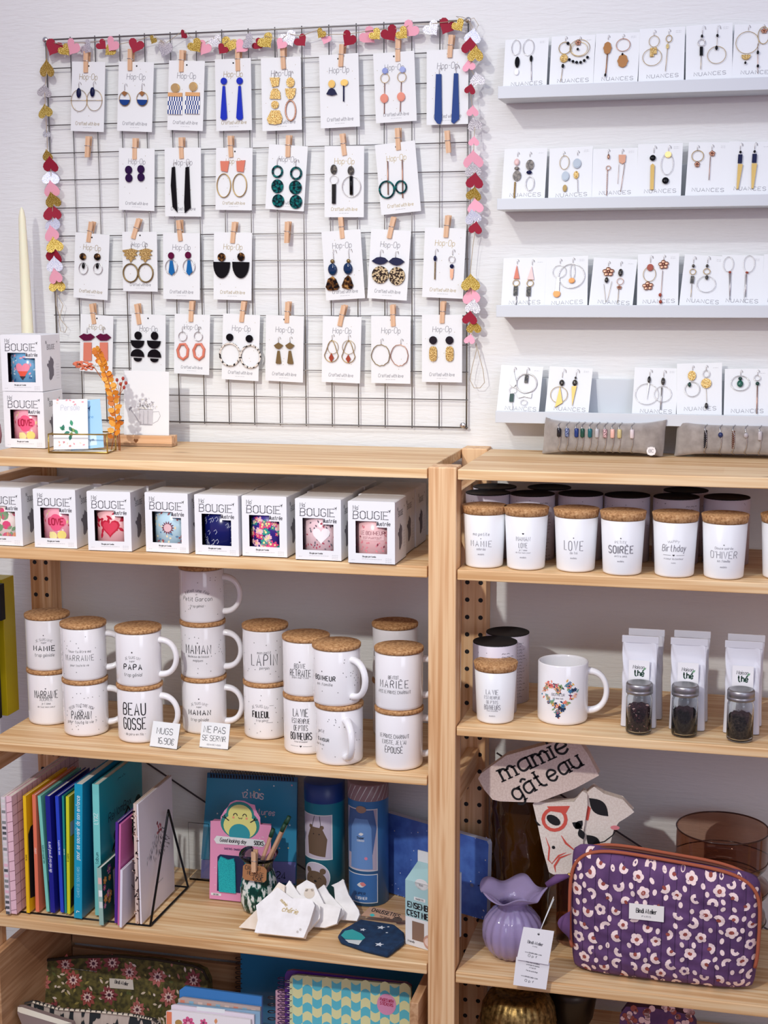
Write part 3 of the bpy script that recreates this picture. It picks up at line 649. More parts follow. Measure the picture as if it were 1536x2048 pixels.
nuance(1, 1442, 706, 1420, 235, 963, "H 1385 715 38;B 1384 765 7 8 blk;Q 1372 778 1392 825 navy;P 1370 832 1397 832 1372 968 1362 968", "H 1465 712 38;B 1462 762 7 8 blk;Q 1450 775 1472 822 navy;P 1446 828 1476 828 1456 965 1444 965", 'navy bars above long gold cones')
nuance(2, 194, 103, 179, 240, 348, "H 153 115 25;P 150 145 164 220 133 220 coral;R 146 243 18 18 4;Q 133 262 153 312 dk;L 148 318 145 368 5 s", "H 236 115 30;P 232 150 244 225 208 225 pink;R 223 245 18 18 4;Q 204 265 225 315 dk;L 215 318 216 368 3 s", 'pink stone triangles, first on the third ledge')
nuance(2, 424, 100, 418, 238, 348, "H 390 112 25;R 385 180 37 36 3 s;P 372 212 386 212 382 290 362 290 s;E 370 303 20 20 cop", "H 460 105 28;R 452 205 72 70 4 s;R 457 180 13 45 4 12 s;E 453 230 17 15 cop", 'large silver circles and copper discs')
nuance(2, 694, 112, 663, 240, 348, "H 657 125 25;F 655 182 34 28 rose;B 645 228 11 16 dk;L 630 250 640 348 2;L 674 235 648 348 2", "H 725 125 25;B 722 187 13 22 dk;R 720 235 18 18 3 rose;F 715 268 15 12 rose;L 712 280 706 355 3", 'a rose gold coral shape with fine chains')
nuance(2, 931, 82, 924, 225, 342, "H 888 92 40;R 882 195 34 42 3;E 886 158 18 20 rust;F 873 260 32 26 rose", "H 962 90 26;F 960 142 30 28 rose;L 955 175 942 355 3 rose;B 941 310 9 10 rust;B 943 348 9 10 rust", 'rose gold flowers and a rust stone')
nuance(2, 1188, 96, 1153, 220, 342, "H 1128 98 38;B 1124 150 8 10 dk;R 1121 182 16 16 4;Q 1110 205 1125 245 dk;L 1115 250 1110 322 3", "H 1206 98 38;B 1200 150 8 10 dk;R 1198 180 18 16 4;R 1195 250 50 47 3 s;B 1198 214 9 13 dk", 'dark beads and a thin gold circle')
nuance(2, 1398, 91, 1376, 225, 340, "R 1318 140 27 43 3 s;B 1326 185 8 6 rust;L 1322 190 1325 335 4 s;L 1330 190 1326 315 4 s", "R 1432 138 30 48 3 s;B 1420 187 9 6 rust;L 1417 195 1412 320 5 s;L 1410 195 1403 350 2 s", 'long silver rods hanging from open loops')
nuance(2, 1630, 91, 1606, 225, 340, "R 1618 140 27 43 3 s", "R 1682 138 30 48 3 s", 'only its left edge in view')
nuance(3, 178, 702, 150, 235, 935, "H 137 708 30;P 133 735 148 800 130 820 112 800 s;R 128 835 20 18 3 s;Q 112 855 130 900 green;L 125 905 128 945 2 s", "H 207 710 40;R 203 797 57 55 6 s;Q 195 752 210 795 dk;P 148 850 190 862 232 850 228 878 190 870 158 878 s;R 188 903 18 15 3 s", 'a green stone and a big silver circle')
nuance(3, 449, 711, 421, 240, 938, "H 405 718 50;R 382 860 47 46 3;B 398 795 14 18 dk;P 388 815 402 905 360 930", "H 480 720 48;B 470 795 14 18 dk;B 474 768 6 7 dk;P 452 815 480 812 455 922", 'long gold triangles under grey stones')
nuance(3, 921, 711, 903, 240, 950, "H 885 722 40;R 867 857 63 60 3 s;B 880 778 9 20 dk;P 875 795 882 800 867 885 s", "H 962 725 38;R 955 857 47 45 3 s;B 957 787 11 22 dk;L 950 820 943 940 8 s", 'overlapping thin silver circles')
nuance(3, 1157, 688, 1155, 245, 935, "H 1120 700 25;E 1116 755 22 28 ham;B 1103 805 9 14 green;R 1118 830 40 42 4 s", "H 1195 698 28;R 1196 745 18 20 4 s;E 1195 797 28 28 ham;L 1195 828 1198 900 2;B 1196 922 9 18 dk", 'gold discs and a silver ring')
nuance(3, 1420, 716, 1413, 240, 948, "H 1386 725 28;R 1383 797 50 43 4 s;B 1383 772 11 10 green;B 1382 800 17 20 grn2", "H 1480 725 28;R 1477 768 17 16 4 s;B 1478 800 11 11 green;L 1477 812 1474 965 6 rose", 'a green bead inside a ring')

# ================================================================ heart garland
gl = thing('heart_garland', 'garland of red, pink, gold and silver card hearts strung around the wire grid', 'garland', tuple(at(92, 80, -.02)), (0, 0, 0))
GM = {'r': REDP, 'p': PINKP, 'g': GLITG, 's': GLITS, 'b': GLITB}
def hearts(z, data, invert, Y0=-.022):
    k, ox, oy = ZM[z]
    for i, (x, y, c, r) in enumerate(data):
        r *= 1.15
        px, py = x / k + ox, y / k + oy; Y = Y0 - .003 * (i % 3); p = at(px, py, Y); s = r / k / scl(p)
        ed = r < 32; d = D2(); d.heart(0, 0, max(s, .0085), GM[c]); m = MB()
        pts = d.it[0][0]; m.prism(pts, -.0003, .0003, GM[c])
        o = m.build('heart', gl); o.location = p - gl.location
        o.rotation_euler = (random.uniform(-.35, .35), (PI if invert == 1 else 0) + random.uniform(-.25, .25) + (random.choice((-.7, .6)) if invert == 2 else 0), (1.05 if ed else random.uniform(-.3, .3)))
        yield p
P1 = list(hearts('1', [(318, 278, 'r', 48), (382, 295, 'g', 34), (432, 278, 'p', 46), (510, 280, 's', 40), (600, 265, 'r', 30), (665, 262, 'p', 42), (650, 298, 'g', 34), (803, 268, 'r', 42), (905, 235, 'g', 24), (975, 285, 's', 50), (1085, 205, 'r', 25),
    (1153, 270, 'g', 40), (1208, 282, 'p', 42), (1275, 245, 's', 36), (1315, 290, 'r', 30), (1355, 262, 'g', 46), (1425, 275, 'p', 38), (1462, 248, 's', 44)], 2))
P2 = list(hearts('2', [(48, 272, 'r', 33), (97, 252, 'g', 48), (192, 270, 'p', 33), (235, 235, 's', 48), (312, 250, 'r', 38), (437, 205, 'g', 30), (465, 240, 'p', 30), (607, 238, 'r', 47), (770, 212, 'g', 36), (725, 220, 'p', 50), (858, 205, 'r', 48), (935, 205, 'g', 38),
    (985, 180, 'p', 50), (1115, 175, 's', 46), (1280, 155, 'g', 38), (1210, 160, 'r', 48)], 2))
P3 = list(hearts('2', [(1368, 225, 'b', 45), (1350, 285, 'r', 48), (1385, 335, 'g', 48), (1345, 405, 'p', 38), (1395, 490, 's', 42), (1352, 550, 'r', 31), (1368, 685, 'p', 33), (1380, 765, 's', 42), (1375, 870, 'p', 30), (1372, 985, 'p', 55), (1370, 1045, 's', 45),
    (1380, 1115, 'r', 48), (1375, 1195, 'g', 43), (1385, 1270, 'p', 45), (1370, 1335, 'b', 45)], 1, -.026))
P4 = list(hearts('4', [(1365, 22, 's', 40), (1385, 82, 'r', 38), (1355, 420, 'g', 52), (1360, 500, 'p', 52), (1370, 565, 's', 45), (1350, 635, 'r', 42), (1375, 690, 'g', 42), (1350, 765, 'p', 32)], 1, -.026))
P5 = list(hearts('1', [(277, 410, 'g', 50), (262, 540, 's', 38), (268, 660, 'g', 42), (275, 790, 's', 25), (280, 920, 'g', 33), (298, 975, 'r', 46), (300, 1048, 'b', 46), (305, 1120, 'p', 48), (312, 1185, 'g', 46), (308, 1258, 'r', 48)], 1))
P6 = list(hearts('3', [(312, 50, 'b', 48), (305, 112, 'p', 46), (322, 180, 'g', 46), (318, 240, 'r', 48), (322, 295, 'b', 46), (328, 365, 'p', 45), (338, 415, 'g', 45)], 1))
STR = mat('garland_string', '#B5A489', 0.7)
def gs(pts, nm='string'):
    m = MB(); m.tube([Vector(p) - gl.location for p in pts], .0006, STR, 5); m.build(nm, gl)
gs([p + Vector((0, .001, .008)) for p in P1 + P2] + [at(938, 42, -.02)])
gs([at(938, 42, -.02)] + [p + Vector((0, .0015, 0)) for p in P3 + P4[:2]] + [at(946, 490, -.024), at(941, 540, -.024)] + [p + Vector((0, .0015, 0)) for p in P4[2:]])
gs([at(93, 80, -.02)] + [p + Vector((0, .001, 0)) for p in P5 + P6])
lp = [(952, 686), (966, 740), (969, 765), (960, 776), (948, 776), (940, 760), (944, 735), (953, 700), (951, 688)]
gs([at(x, y, -.02) for x, y in lp], 'string_loop')
lp = [(112, 580), (112, 610), (122, 640), (134, 655), (130, 665), (121, 662), (118, 640), (126, 610), (114, 590)]
gs([at(x, y, -.02) for x, y in lp], 'string_loop')
m = MB()
m.tube([Vector(at(x, y, -.02)) - gl.location for x, y in ((938, 40), (925, 34), (912, 33), (930, 42), (948, 36), (957, 50), (950, 64), (940, 44))], .0005, STR, 5); m.build('string_knot', gl)
# ================================================================ top board, left
def local(p, o): return Vector(p) - Vector(o)
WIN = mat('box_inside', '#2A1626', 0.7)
BOXW = mat('box_card', '#EFF1F4', 0.45)
MAPG = mat('map_grey', '#6E6A74', 0.6)
TXG = mat('title_grey', '#55535C', 0.6)
def france(d, x, z, s, m):
    P = [(0, .5), (.12, .42), (.3, .36), (.38, .22), (.3, .05), (.36, -.08), (.34, -.3), (.2, -.36), (.1, -.44), (-.1, -.5), (-.24, -.42), (-.22, -.15), (-.3, .02), (-.48, .12), (-.46, .2), (-.28, .2), (-.26, .34), (-.14, .3)]
    d.poly([(x + a * s * .75, z + b * s) for a, b in P], m)
def swallow(d, x, z, s, m):
    d.poly([(x - s, z + s * .5), (x - s * .1, z + s * .25), (x + s * .5, z + s * .9), (x + s * .25, z), (x + s * .1, z - s * .9), (x - s * .1, z - s * .1)], m)
ART = {
 'balloon': ('#6FA8CF', '#C8E2EF', '#2B5C94', '#F4A8B4'), 'love': ('#F3A7B6', '#C02747', '#F6E3A0', '#F9D6DC'), 'heart': ('#F4B9BA', '#C21F3A', '#E98E90', '#C21F3A'), 'sun': ('#BBD9E6', '#5F8FB4', '#F2E0B8', '#A05A5A'),
 'night': ('#141A5E', '#DDE3F6', '#141A5E', '#8FA0DA'), 'flowers': ('#3C2A86', '#E94B7F', '#F6C3D2', '#2E9E8E'), 'white_heart': ('#E9C9CE', '#B34A5E', '#6E6670', '#FFFFFF'), 'bonheur': ('#F0BFC0', '#8C3A4C', '#E58A93', '#FBE5E2'), 'roses': ('#F6E4DC', '#E24E7C', '#F1A37A', '#7FA37B')}
def candle_art(d, kind, R):
    rnd = random.Random(sum(map(ord, kind))); c = [C(h, .35) for h in ART[kind]]
    for i in range(70 if kind in ('flowers', 'white_heart', 'bonheur', 'sun', 'roses', 'balloon') else 26):
        a, z = rnd.uniform(-1.15, 1.15) * R, rnd.uniform(.010, .066)
        k = rnd.choice(c[1:4] if kind != 'night' else [c[1], c[3]])
        if kind == 'flowers': d.flower(a, z, rnd.uniform(.003, .007), k, C('#FFE9A0'), 5, 1)
        elif kind == 'night': d.stroke([(a, z), (a + .003, z + .004), (a + .001, z + .008), (a - .003, z + .005)], .0006, c[1])
        elif kind in ('white_heart', 'bonheur'): d.leaf(a, z, rnd.uniform(.003, .006), .0013, rnd.uniform(0, 6), rnd.choice((c[1], c[2], c[2])))
        elif kind == 'heart': d.leaf(a, z, rnd.uniform(.008, .013), .0026, rnd.uniform(0, 6), c[1])
        elif kind == 'roses': d.disc(a, z, rnd.uniform(.003, .008), rnd.choice(c[1:]), n=10) if i % 3 else d.leaf(a, z, .01, .003, rnd.uniform(0, 6), c[3])
        else: d.leaf(a, z, rnd.uniform(.003, .008), .0017, rnd.uniform(0, 6), k)
    L2 = 3
    if kind == 'love':
        for u, v, r in ((-.008, .045, .009), (.0, .049, .010), (.009, .045, .009), (0, .040, .011)): d.disc(u, v, r, C('#F25E86', .4), n=14, ly=2)
        d.text('LOVE', 0, .040, .011, C('#B0123C'), .22, .8, ly=L2); d.disc(-.006, .02, .008, C('#F6E9A0'), n=12, ly=2); d.disc(.01, .022, .008, C('#F2DE7A'), n=12, ly=2)
    if kind == 'heart': d.heart(0, .040, .017, C('#C8213C', .4), ly=2); d.heart(0, .040, .0135, C('#E0415A', .4), ly=3)
    if kind == 'sun':
        for i in range(14): d.leaf(0, .042, .012, .0016, i * PI / 7, C('#7A3E50'), 2)
        d.disc(0, .042, .007, C('#E8C0C4'), n=16, ly=3)
    if kind == 'white_heart': d.heart(.004, .042, .015, C('#FBF6F8', .4), ly=3)
    if kind == 'balloon':
        d.heart(0, .040, .014, C('#F28FA4', .4), ly=2); d.poly([(-.010, .036), (.010, .036), (0, .020)], C('#E8553C'), 3); d.poly([(-.006, .027), (.006, .027), (0, .020)], C('#2A2030'), 4)
    if kind == 'bonheur':
        d.rect(-.02, .038, .02, .055, C('#F3CBCB', .4), 2, 6); d.text('LE BONHEUR', 0, .047, .006, C('#9B5A62'), .12, .85, ly=3); d.text('EST PARTOUT', 0, .040, .0035, C('#9B5A62'), .13, ly=3)
def bougie(loc, rz, kind, label, group, back=False, W=.0785, H=.1015):
    t = thing('candle_box', label, 'candle box', loc, (0, 0, rz), group)
    h = W / 2; x0, x1, z0, z1 = -.34 * W, .335 * W, .165 * H, .69 * H; nx, nz = .11 * W, .595 * H
    m = MB(); b_ = BOXW
    # carton walls, the front with its notched window
    for (a, c, e, f) in ((-h, x0, 0, H), (x1, h, 0, H), (x0, x1, 0, z0), (x0, x1, z1, H), (nx, x1, nz, z1)):
        m.box(a, c, -h, -h + .0006, e, f, b_)
    m.box(-h, h, h - .0006, h, 0, H, b_); m.box(-h, -h + .0006, -h + .0006, h - .0006, 0, H, b_); m.box(h - .0006, h, -h + .0006, h - .0006, 0, H, b_)
    m.box(-h, h, -h, h, 0, .0006, b_); m.prism([(-h, H), (h, H), (h - .002, H + .0012), (-h + .002, H + .0012)], -h, h, b_)
    q = .003; m.box(-h + q, h - q, -h + .002, -h + .0024, H * .1, z0 + .001, WIN) if False else None
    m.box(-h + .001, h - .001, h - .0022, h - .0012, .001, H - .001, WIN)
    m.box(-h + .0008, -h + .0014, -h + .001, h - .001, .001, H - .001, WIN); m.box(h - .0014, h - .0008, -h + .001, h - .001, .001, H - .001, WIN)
    d = D2()
    d.text("Ma'", -.33 * W, .868 * H, .072 * H, TXG, .10, .8); d.text('BOUGIE', -.01 * W, .725 * H, .125 * H, TXG, .09, 1.0, serif=True, gap=1.6)
    d.text('illustr\u00e9e', .26 * W, .625 * H, .062 * H, TXG, .15, .75)
    swallow(d, .39 * W, .86 * H, .045 * W, INK)
    d.text('Bougie parfum\u00e9e', -.05 * W, .105 * H, .022 * H, INK, .2); d.scribble(-.2 * W, .22 * W, .07 * H, .012 * H, GREY)
    for i in range(3): d.scribble(.3 * W, .43 * W, (.03 + .027 * i) * H, .011 * H, GREY)
    d.scribble(-.43 * W, -.36 * W, .05 * H, .011 * H, GREY)
    m.draw(d, flat(-h - .0001))
    d = D2(); d.text("Ma'", -.24 * W, .84 * H, .06 * H, TXG, .10, .6); d.text('BOUGIE', 0, .74 * H, .085 * H, TXG, .09, .85, serif=True); swallow(d, .33 * W, .86 * H, .04 * W, INK); france(d, -.03 * W, .4 * H, .44 * H, MAPG)
    for i in range(6): d.scribble(.25 * W, .42 * W, (.2 + .05 * i) * H, .014 * H, GREY)
    m.draw(d, lambda x, z, ly: (h + ly * .0002, x, z))
    m.build('carton', t)
    if not back:
        m = MB(); R = .0362; g = C(ART[kind][0], .2)
        m.lathe([(R * .6, .0012), (R, .003), (R, .072), (R - .002, .073), (R - .002, .060)], g, 36); m.disc(R - .002, .060, C('#F5EDE2'), 36)
        m.lathe([(R * 1.002, .003), (R * 1.002, .014)], C({'love': '#A8122F', 'balloon': '#E6B9C2', 'heart': '#F0B0AE'}.get(kind, '#D9DCE0'), .1), 36)
        d = D2(); candle_art(d, kind, R); m.draw(d, cylm(R)); m.build('candle_jar', t)
    return t
kinds = [(-40, 48, 1092, 'roses', 'roses and green leaves'), (67, 154, 1097, 'love', 'a pink LOVE candle, on the second board'), (175, 261, 1103, 'heart', 'a red heart candle'), (289.5, 382, 1106.5, 'sun', 'a pale blue sun candle'),
         (387, 484, 1112, 'night', 'a dark blue line-drawn candle'), (484, 575, 1115, 'flowers', 'a purple flowered candle'), (589.5, 684, 1122, 'white_heart', 'a white heart candle'), (695, 791, 1129, 'bonheur', 'a pale pink LE BONHEUR candle')]
GRP = 'white boxed candles on the second board'
for i, (a, c, yb, kd, ds) in enumerate(kinds):
    p = onz((a + c) / 2, yb, Z1L); rz = [.02, .03, .05, -.02, -.03, .0, .0, .0][i]
    bx = p + Vector((0, .0395, .0003))
    bougie(bx, rz, kd, 'white candle box showing ' + ds, GRP)
    nb = [0, 2, 1, 0, 1, 2, 2, 2][i] if i else 1
    for r in range(1, nb + 1):
        off = Vector(((.014 if i in (0, 1) else .002) * r - (.006 if i > 3 else 0), .0805 * r, 0))
        bougie(bx + off, (-.1 if i == 1 and r == 2 else 0), kd, 'white candle box, %s row, behind the one with %s' % (['', 'middle', 'back'][r], ds.split(',')[0]), GRP, back=True)
p = onz(49.5, 897, ZT)
bp = p + Vector((0, .0395, .0003))
bougie(bp, .02, 'love', 'white candle box with a red LOVE candle, lower of the stacked two', 'boxed candles stacked on the top board', H=.1)
bougie(bp + Vector((-.001, 0, .1018)), .03, 'balloon', 'white candle box with a blue hot air balloon candle, upper of the stacked two', 'boxed candles stacked on the top board', H=.1)
# taper candle
base = at(58, 700, -.075); t = thing('taper_candle', 'tall cream taper candle standing behind the stacked candle boxes', 'candle', (base.x, -.075, ZT))
zt_ = at(43, 415, -.075).z - ZT
WAX = mat('cream_wax', '#F1EDCF', 0.45, Subsurface_Weight=0.15)
m = MB(); m.lathe([(.0125, .02), (.0118, zt_ * .4), (.009, zt_ * .75), (.0065, zt_ - .02), (.004, zt_ - .006), (.001, zt_)], WAX, 20, smooth=True); o = m.build('wax', t); t.rotation_euler = (0, -.008, 0)
m = MB(); m.lathe([(0, 0), (.024, 0), (.024, .004), (.016, .008), (.015, .03), (.013, .03), (.0128, .012)], GOLD, 24); m.build('holder', t)
# pink vase edge at far left
t = thing('pink_vase', 'dusty pink rounded vase cut off by the left edge of the view', 'vase', tuple(onz(-22, 893, ZT)))
m = MB(); m.lathe([(0, 0), (.016, 0), (.022, .006), (.024, .02), (.022, .04), (.014, .05), (.010, .062), (.013, .066)], C('#C98C92', .35), 28); m.build('vase_body', t)
# gold wire card box
p = onz(150, 908, ZT); t = thing('wire_card_holder', 'small gold wire and glass box holding seed paper cards on the top board', 'card holder', (p.x, p.y + .03, p.z), (0, 0, .12))
hw, hd, hh = .053, .024, .033; BR = mat('brass_wire', '#BFA25A', .3, .9)
m = MB()
for z in (.0015, hh):
    P = [(-hw, -hd, z), (hw, -hd, z), (hw, hd, z), (-hw, hd, z)]; m.tube(P, .0014, BR, 5, closed=True)
for x in (-hw, hw):
    for y in (-hd, hd): m.tube([(x, y, 0), (x, y, hh)], .0014, BR, 5)
m.build('wire_frame', t)
m = MB(); m.box(-hw, hw, -hd, hd, .0005, .0015, C('#E8E4D8', .2)); m.build('base_plate', t)
def flatcard(name, label, cat, px, zb, w, h, Y, lean_, tilt, rz, draw, th=.0005, m_=None, grp=None, parent_at=None):
    q = at(px, 100, Y)
    x = px; lo, hi = 0, 2400
    for _ in range(26):
        mid = (lo + hi) / 2
        if at(px, mid, Y).z > zb: lo = mid
        else: hi = mid
    q = at(px, lo, Y)
    t = thing(name, label, cat, (q.x, Y, zb), (0, 0, 0), grp)
    t.location.z += .0012
    t.rotation_euler = (Matrix.Rotation(rz, 4, 'Z') @ Matrix.Rotation(math.radians(-tilt), 4, 'Y') @ Matrix.Rotation(-lean_, 4, 'X')).to_euler()
    m = MB(); m.box(-w / 2, w / 2, 0, th, 0, h, m_ or CARD)
    d = D2(); draw(d, w, h); m.draw(d, flat(0)); m.build('card', t)
    return t
def seed(d, w, h):
    d.text('Pers\u00f4le', 0, h * .78, h * .11, C('#C9CED8'), .10, .8); 
    for i in range(9): d.leaf(random.uniform(-.2, .12) * w, h * random.uniform(.28, .5), .011, .003, random.uniform(0, 6), C(random.choice(['#2F7D6B', '#3E9A74', '#7CA35A', '#1F5E66'])))
    for i in range(18): d.leaf(random.uniform(-.4, .4) * w, random.choice((h * .95, h * .1)) + random.uniform(-.004, .004), .005, .0014, random.uniform(0, 6), C(random.choice(['#F2B8A8', '#F6D9C8', '#E8A0A8'])))
def bluec(d, w, h):
    swallow(d, w * .15, h * .82, .006, C('#1E3F6E')); d.text('graine', w * .1, h * .62, h * .06, C('#5C9FD0'), .12); d.rect(-w * .1, h * .06, w * .3, h * .28, C('#CFE8F6')); d.text('thym', w * .1, h * .15, h * .06, C('#2A5C8C'), .15, ly=2)
flatcard('seed_card', 'white seed paper card with green leaves, leaning in the gold wire box', 'card', 142, ZT + .0035, .064, .088, p.y + .022, .14, 2, .1, seed)
flatcard('seed_card', 'light blue seed card behind the white one in the gold wire box', 'card', 175, ZT + .0035, .060, .086, p.y + .034, .18, 6, .15, bluec, m_=C('#9CCBEC', .5))
# wooden card stand with postcard
p = onz(276, 893, ZT); t = thing('card_stand', 'small beech wood block with a burnt heart holding the watering can postcard', 'card stand', (p.x, p.y + .012, p.z), (0, 0, .03))
m = MB(); m.box(-.066, .066, -.014, -.001, 0, .0195, BEECH); m.box(-.066, .066, .0035, .014, 0, .0195, BEECH); m.box(-.066, .066, -.014, .014, 0, .006, BEECH)
d = D2(); d.heart(-.003, .010, .0045, C('#8A5A32')); m.draw(d, flat(-.0141)); m.build('block', t, bevel=.0006)
def wcan(d, w, h):
    g = [C('#9A9AA0'), C('#B9B9BE'), C('#77777E'), C('#D2D2D6')]
    d.poly([(-.013, .030), (.012, .030), (.013, .058), (-.014, .058)], g[3])
    for i in range(9): x = -.012 + .003 * i; d.stroke([(x, .031 + .001 * (i % 2)), (x, .056)], .0006 + .0008 * (i in (2, 5)), g[1])
    d.disc(-.0005, .030, .0125, g[1], .0016, 16); d.stroke([(-.014, .034), (-.022, .046), (-.030, .056)], .002, g[1]); d.poly([(-.033, .054), (-.027, .061), (-.031, .062), (-.035, .058)], g[0])
    d.stroke([(.013, .033), (.022, .038), (.027, .047), (.024, .055), (.013, .054)], .0012, g[1]); d.stroke([(-.014, .058), (.013, .058)], .0012, g[0])
    r = random.Random(3)
    for i in range(90):
        x, z = r.gauss(0, .008), .060 + abs(r.gauss(.004, .007)); d.leaf(x, z, .004, .001, r.uniform(0, 6), r.choice((g[3], g[1], C('#D8D6C8'), g[3])))
flatcard('postcard', 'white postcard with a grey watering can of flowers standing in the wood block', 'postcard', 293, ZT + .0065, .0875, .128, p.y + .0145, .02, -1.2, .02, wcan)
# dried flowers
OR1, OR2, OR3, STM = C('#D9861E', .6), C('#E3A03A', .6), C('#C8701A', .6), C('#A85F26', .7)
def dried(px0, pts, Y, name, label):
    b0 = at(px0[0], px0[1], Y); b0.z = ZT; t = thing(name, label, 'dried flower', tuple(b0)); P = [Vector((0, 0, .0))] + [at(x, y, Y) - b0 for x, y in pts]
    m = MB(); m.tube(P, .0008, STM, 5); m.build('stem', t); return t, P
t, P = dried((222, 893), [(232, 850), (228, 800), (216, 760), (203, 725), (192, 700)], -.2, 'dried_eucalyptus', 'tall stem of dried orange leaves behind the gold wire box')
m = MB(); r = random.Random(5)
for i in range(44):
    u = .10 + .9 * i / 43 * 1.0; k = min(int(u * 5), 4); f = u * 5 - k; c = P[k].lerp(P[k + 1], f); an = (0.5 if i % 2 else PI - .5) + r.uniform(-.4, .4); l = .014 * (1.2 - .5 * u); w = .0048
    ux = Vector((math.cos(an), r.uniform(-.4, .2), math.sin(an))); uz = Vector((-math.sin(an), r.uniform(-.5, .5), math.cos(an)))
    m.add([c, c + ux * l * .3 + uz * w, c + ux * l * .75 + uz * w * .8 + Vector((0, -.001, 0)), c + ux * l, c + ux * l * .75 - uz * w * .8, c + ux * l * .3 - uz * w], [(0, 1, 2, 3, 4, 5)], r.choice((OR1, OR2, OR3)))
m.build('leaves', t)
t, P = dried((238, 893), [(230, 830), (212, 770), (188, 735), (150, 729)], -.19, 'dried_grass_spike', 'dried coral coloured grass spike curving to the left above the box')
m = MB(); a, b_ = P[-2], P[-1]; CO = C('#DE7C5C', .8)
for i in range(70):
    u = r.uniform(0, 1); c = a.lerp(b_, u); rr = .0075 * math.sin(PI * (.12 + .86 * u)) ** .7; an = r.uniform(0, 2 * PI); q = c + Vector((-.002, rr * .5 * math.cos(an), rr * math.sin(an)))
    m.ell(q, (.0032, .0016, .0016), CO, 5, 4)
m.build('flower_head', t)
t, P = dried((240, 893), [(238, 840), (240, 790), (244, 765)], -.195, 'dried_berry_stem', 'thin dried stem with small red berries beside the postcard')
m = MB()
for x, y in ((234, 760), (246, 757), (252, 766), (241, 768), (230, 772), (248, 775)):
    q = at(x, y, -.195) - t.location; m.ell(q, (.0028, .0028, .0034), C('#A8392A', .6), 8, 6); m.tube([P[-2], q], .0004, STM, 4)
m.build('berries', t)

# ================================================================ bracelet pillows
VELV = noisy('taupe_velvet', 60, [(.3, '#857E78'), (.7, '#A39C96')], .9, Sheen_Weight=.6)
def pillow(cx, yb, W, label, beads, mark):
    p = onz(cx, yb, ZT); H, Dp = .062, .044; t = thing('bracelet_pillow', label, 'pillow', (p.x, p.y + Dp * .5, ZT), (0, 0, 0))
    def fn(u, v):
        a = 2 * PI * u; x = (v - .5) * 2; pr = (1 - abs(x) ** 5) ** .5 if abs(x) < 1 else 0; pr = max(pr, .02)
        sx = math.cos(a); sz = math.sin(a); e = .55
        yy = Dp * .5 * pr * abs(sx) ** e * (1 if sx > 0 else -1); k = H * .5 * (.80 + .26 * abs(x) ** 4); zz = k * (abs(sz) ** e) * (1 if sz > 0 else -1) * (1 if abs(x) > .96 else 1)
        if sz < 0: zz = max(zz, -H * .5)
        wr = .0006 * math.sin(x * 34)
        return (x * W / 2 + (.003 * sz if abs(x) > .9 else 0), yy + wr, H * .5 + zz * .98)
    m = MB(); m.grid(fn, 48, 60, VELV, closedu=True); m.build('cushion', t)
    if mark:
        d = D2(); d.disc(0, 0, .0078, C('#EDEBEA'), .0075, 14); d.text('BC', 0, -.002, .005, GREY, .13, ly=2); m = MB(); m.draw(d, flat(-Dp * .46, ox=W * .40, oz=.011)); m.box(W * .40 - .006, W * .40 + .006, -Dp * .46 + .0001, -Dp * .3, .005, .017, C('#EDEBEA')); m.build('logo_tag', t, 'small white logo tag')
    for (px, kind, col, ds) in beads:
        x = at(px, 870, p.y).x - p.x; m = MB(); cw = .0007
        b = thing('bracelet', 'fine chain bracelet with ' + ds, 'bracelet', (p.x + x, p.y + Dp * .5, ZT), (0, 0, 0), 'bracelets wrapped around the grey pillows')
        P = [(0, (Dp * .5 + .0015) * (abs(math.cos(a)) ** .55) * (1 if math.cos(a) > 0 else -1), H * .5 + (H * .41) * (abs(math.sin(a)) ** .55) * (1 if math.sin(a) > 0 else -1)) for a in [2 * PI * i / 28 for i in range(28)]]
        P = [(q[0] + .002 * math.sin(i), q[1], max(q[2], .004)) for i, q in enumerate(P)]
        m.tube(P, cw, SILVER if kind != 'g' else GOLD, 5, closed=True); m.build('chain', b)
        m = MB(); yb_ = -Dp * .5 - .001; zc = H * .64
        if kind == 'cyl': m.T = Matrix.Translation((0, yb_, zc)); m.lathe([(0, .0075), (.0028, .0075), (.0036, .006), (.0036, -.006), (.0028, -.0075), (0, -.0075)], col, 12)
        elif kind == 'row':
            for i in range(9): m.ell((0, yb_ + .0006 * abs(i - 4), zc + .006 - i * .0034), (.0030, .0028, .0018), col, 8, 5)
        else: m.ell((0, yb_, zc), (.004, .0035, .0045), col, 12, 8)
        m.build('bead', b)
c_ = lambda h: C(h, .2)
pillow(1204, 914, .205, 'grey velvet bracelet pillow with ten bracelets, left of two on the top board', [
    (1118, 'cyl', c_('#15141C'), 'one black cylinder bead'), (1134, 'cyl', noisy('blue_speckle', 500, [(.4, '#1C2E66'), (.6, '#8C9AB8')], .2), 'a blue speckled bead'), (1153, 'cyl', c_('#1B3577'), 'a royal blue bead'), (1165, 'cyl', c_('#154A3C'), 'a dark green bead'),
    (1180, 'cyl', c_('#12606A'), 'a petrol blue bead'), (1194, 'cyl', c_('#B9B9BC'), 'a grey cylinder bead'), (1210, 'cyl', noisy('pink_speckle', 500, [(.45, '#8C6A72'), (.6, '#E5C4C4')], .2), 'a marbled pink bead'), (1225, 'cyl', c_('#E8B9AC'), 'a plain pink bead'),
    (1239, 'cyl', c_('#C9BC86'), 'a pale yellow bead'), (1264, 'cyl', c_('#D8CDCF'), 'a clear whitish bead, alone at the right')], True)
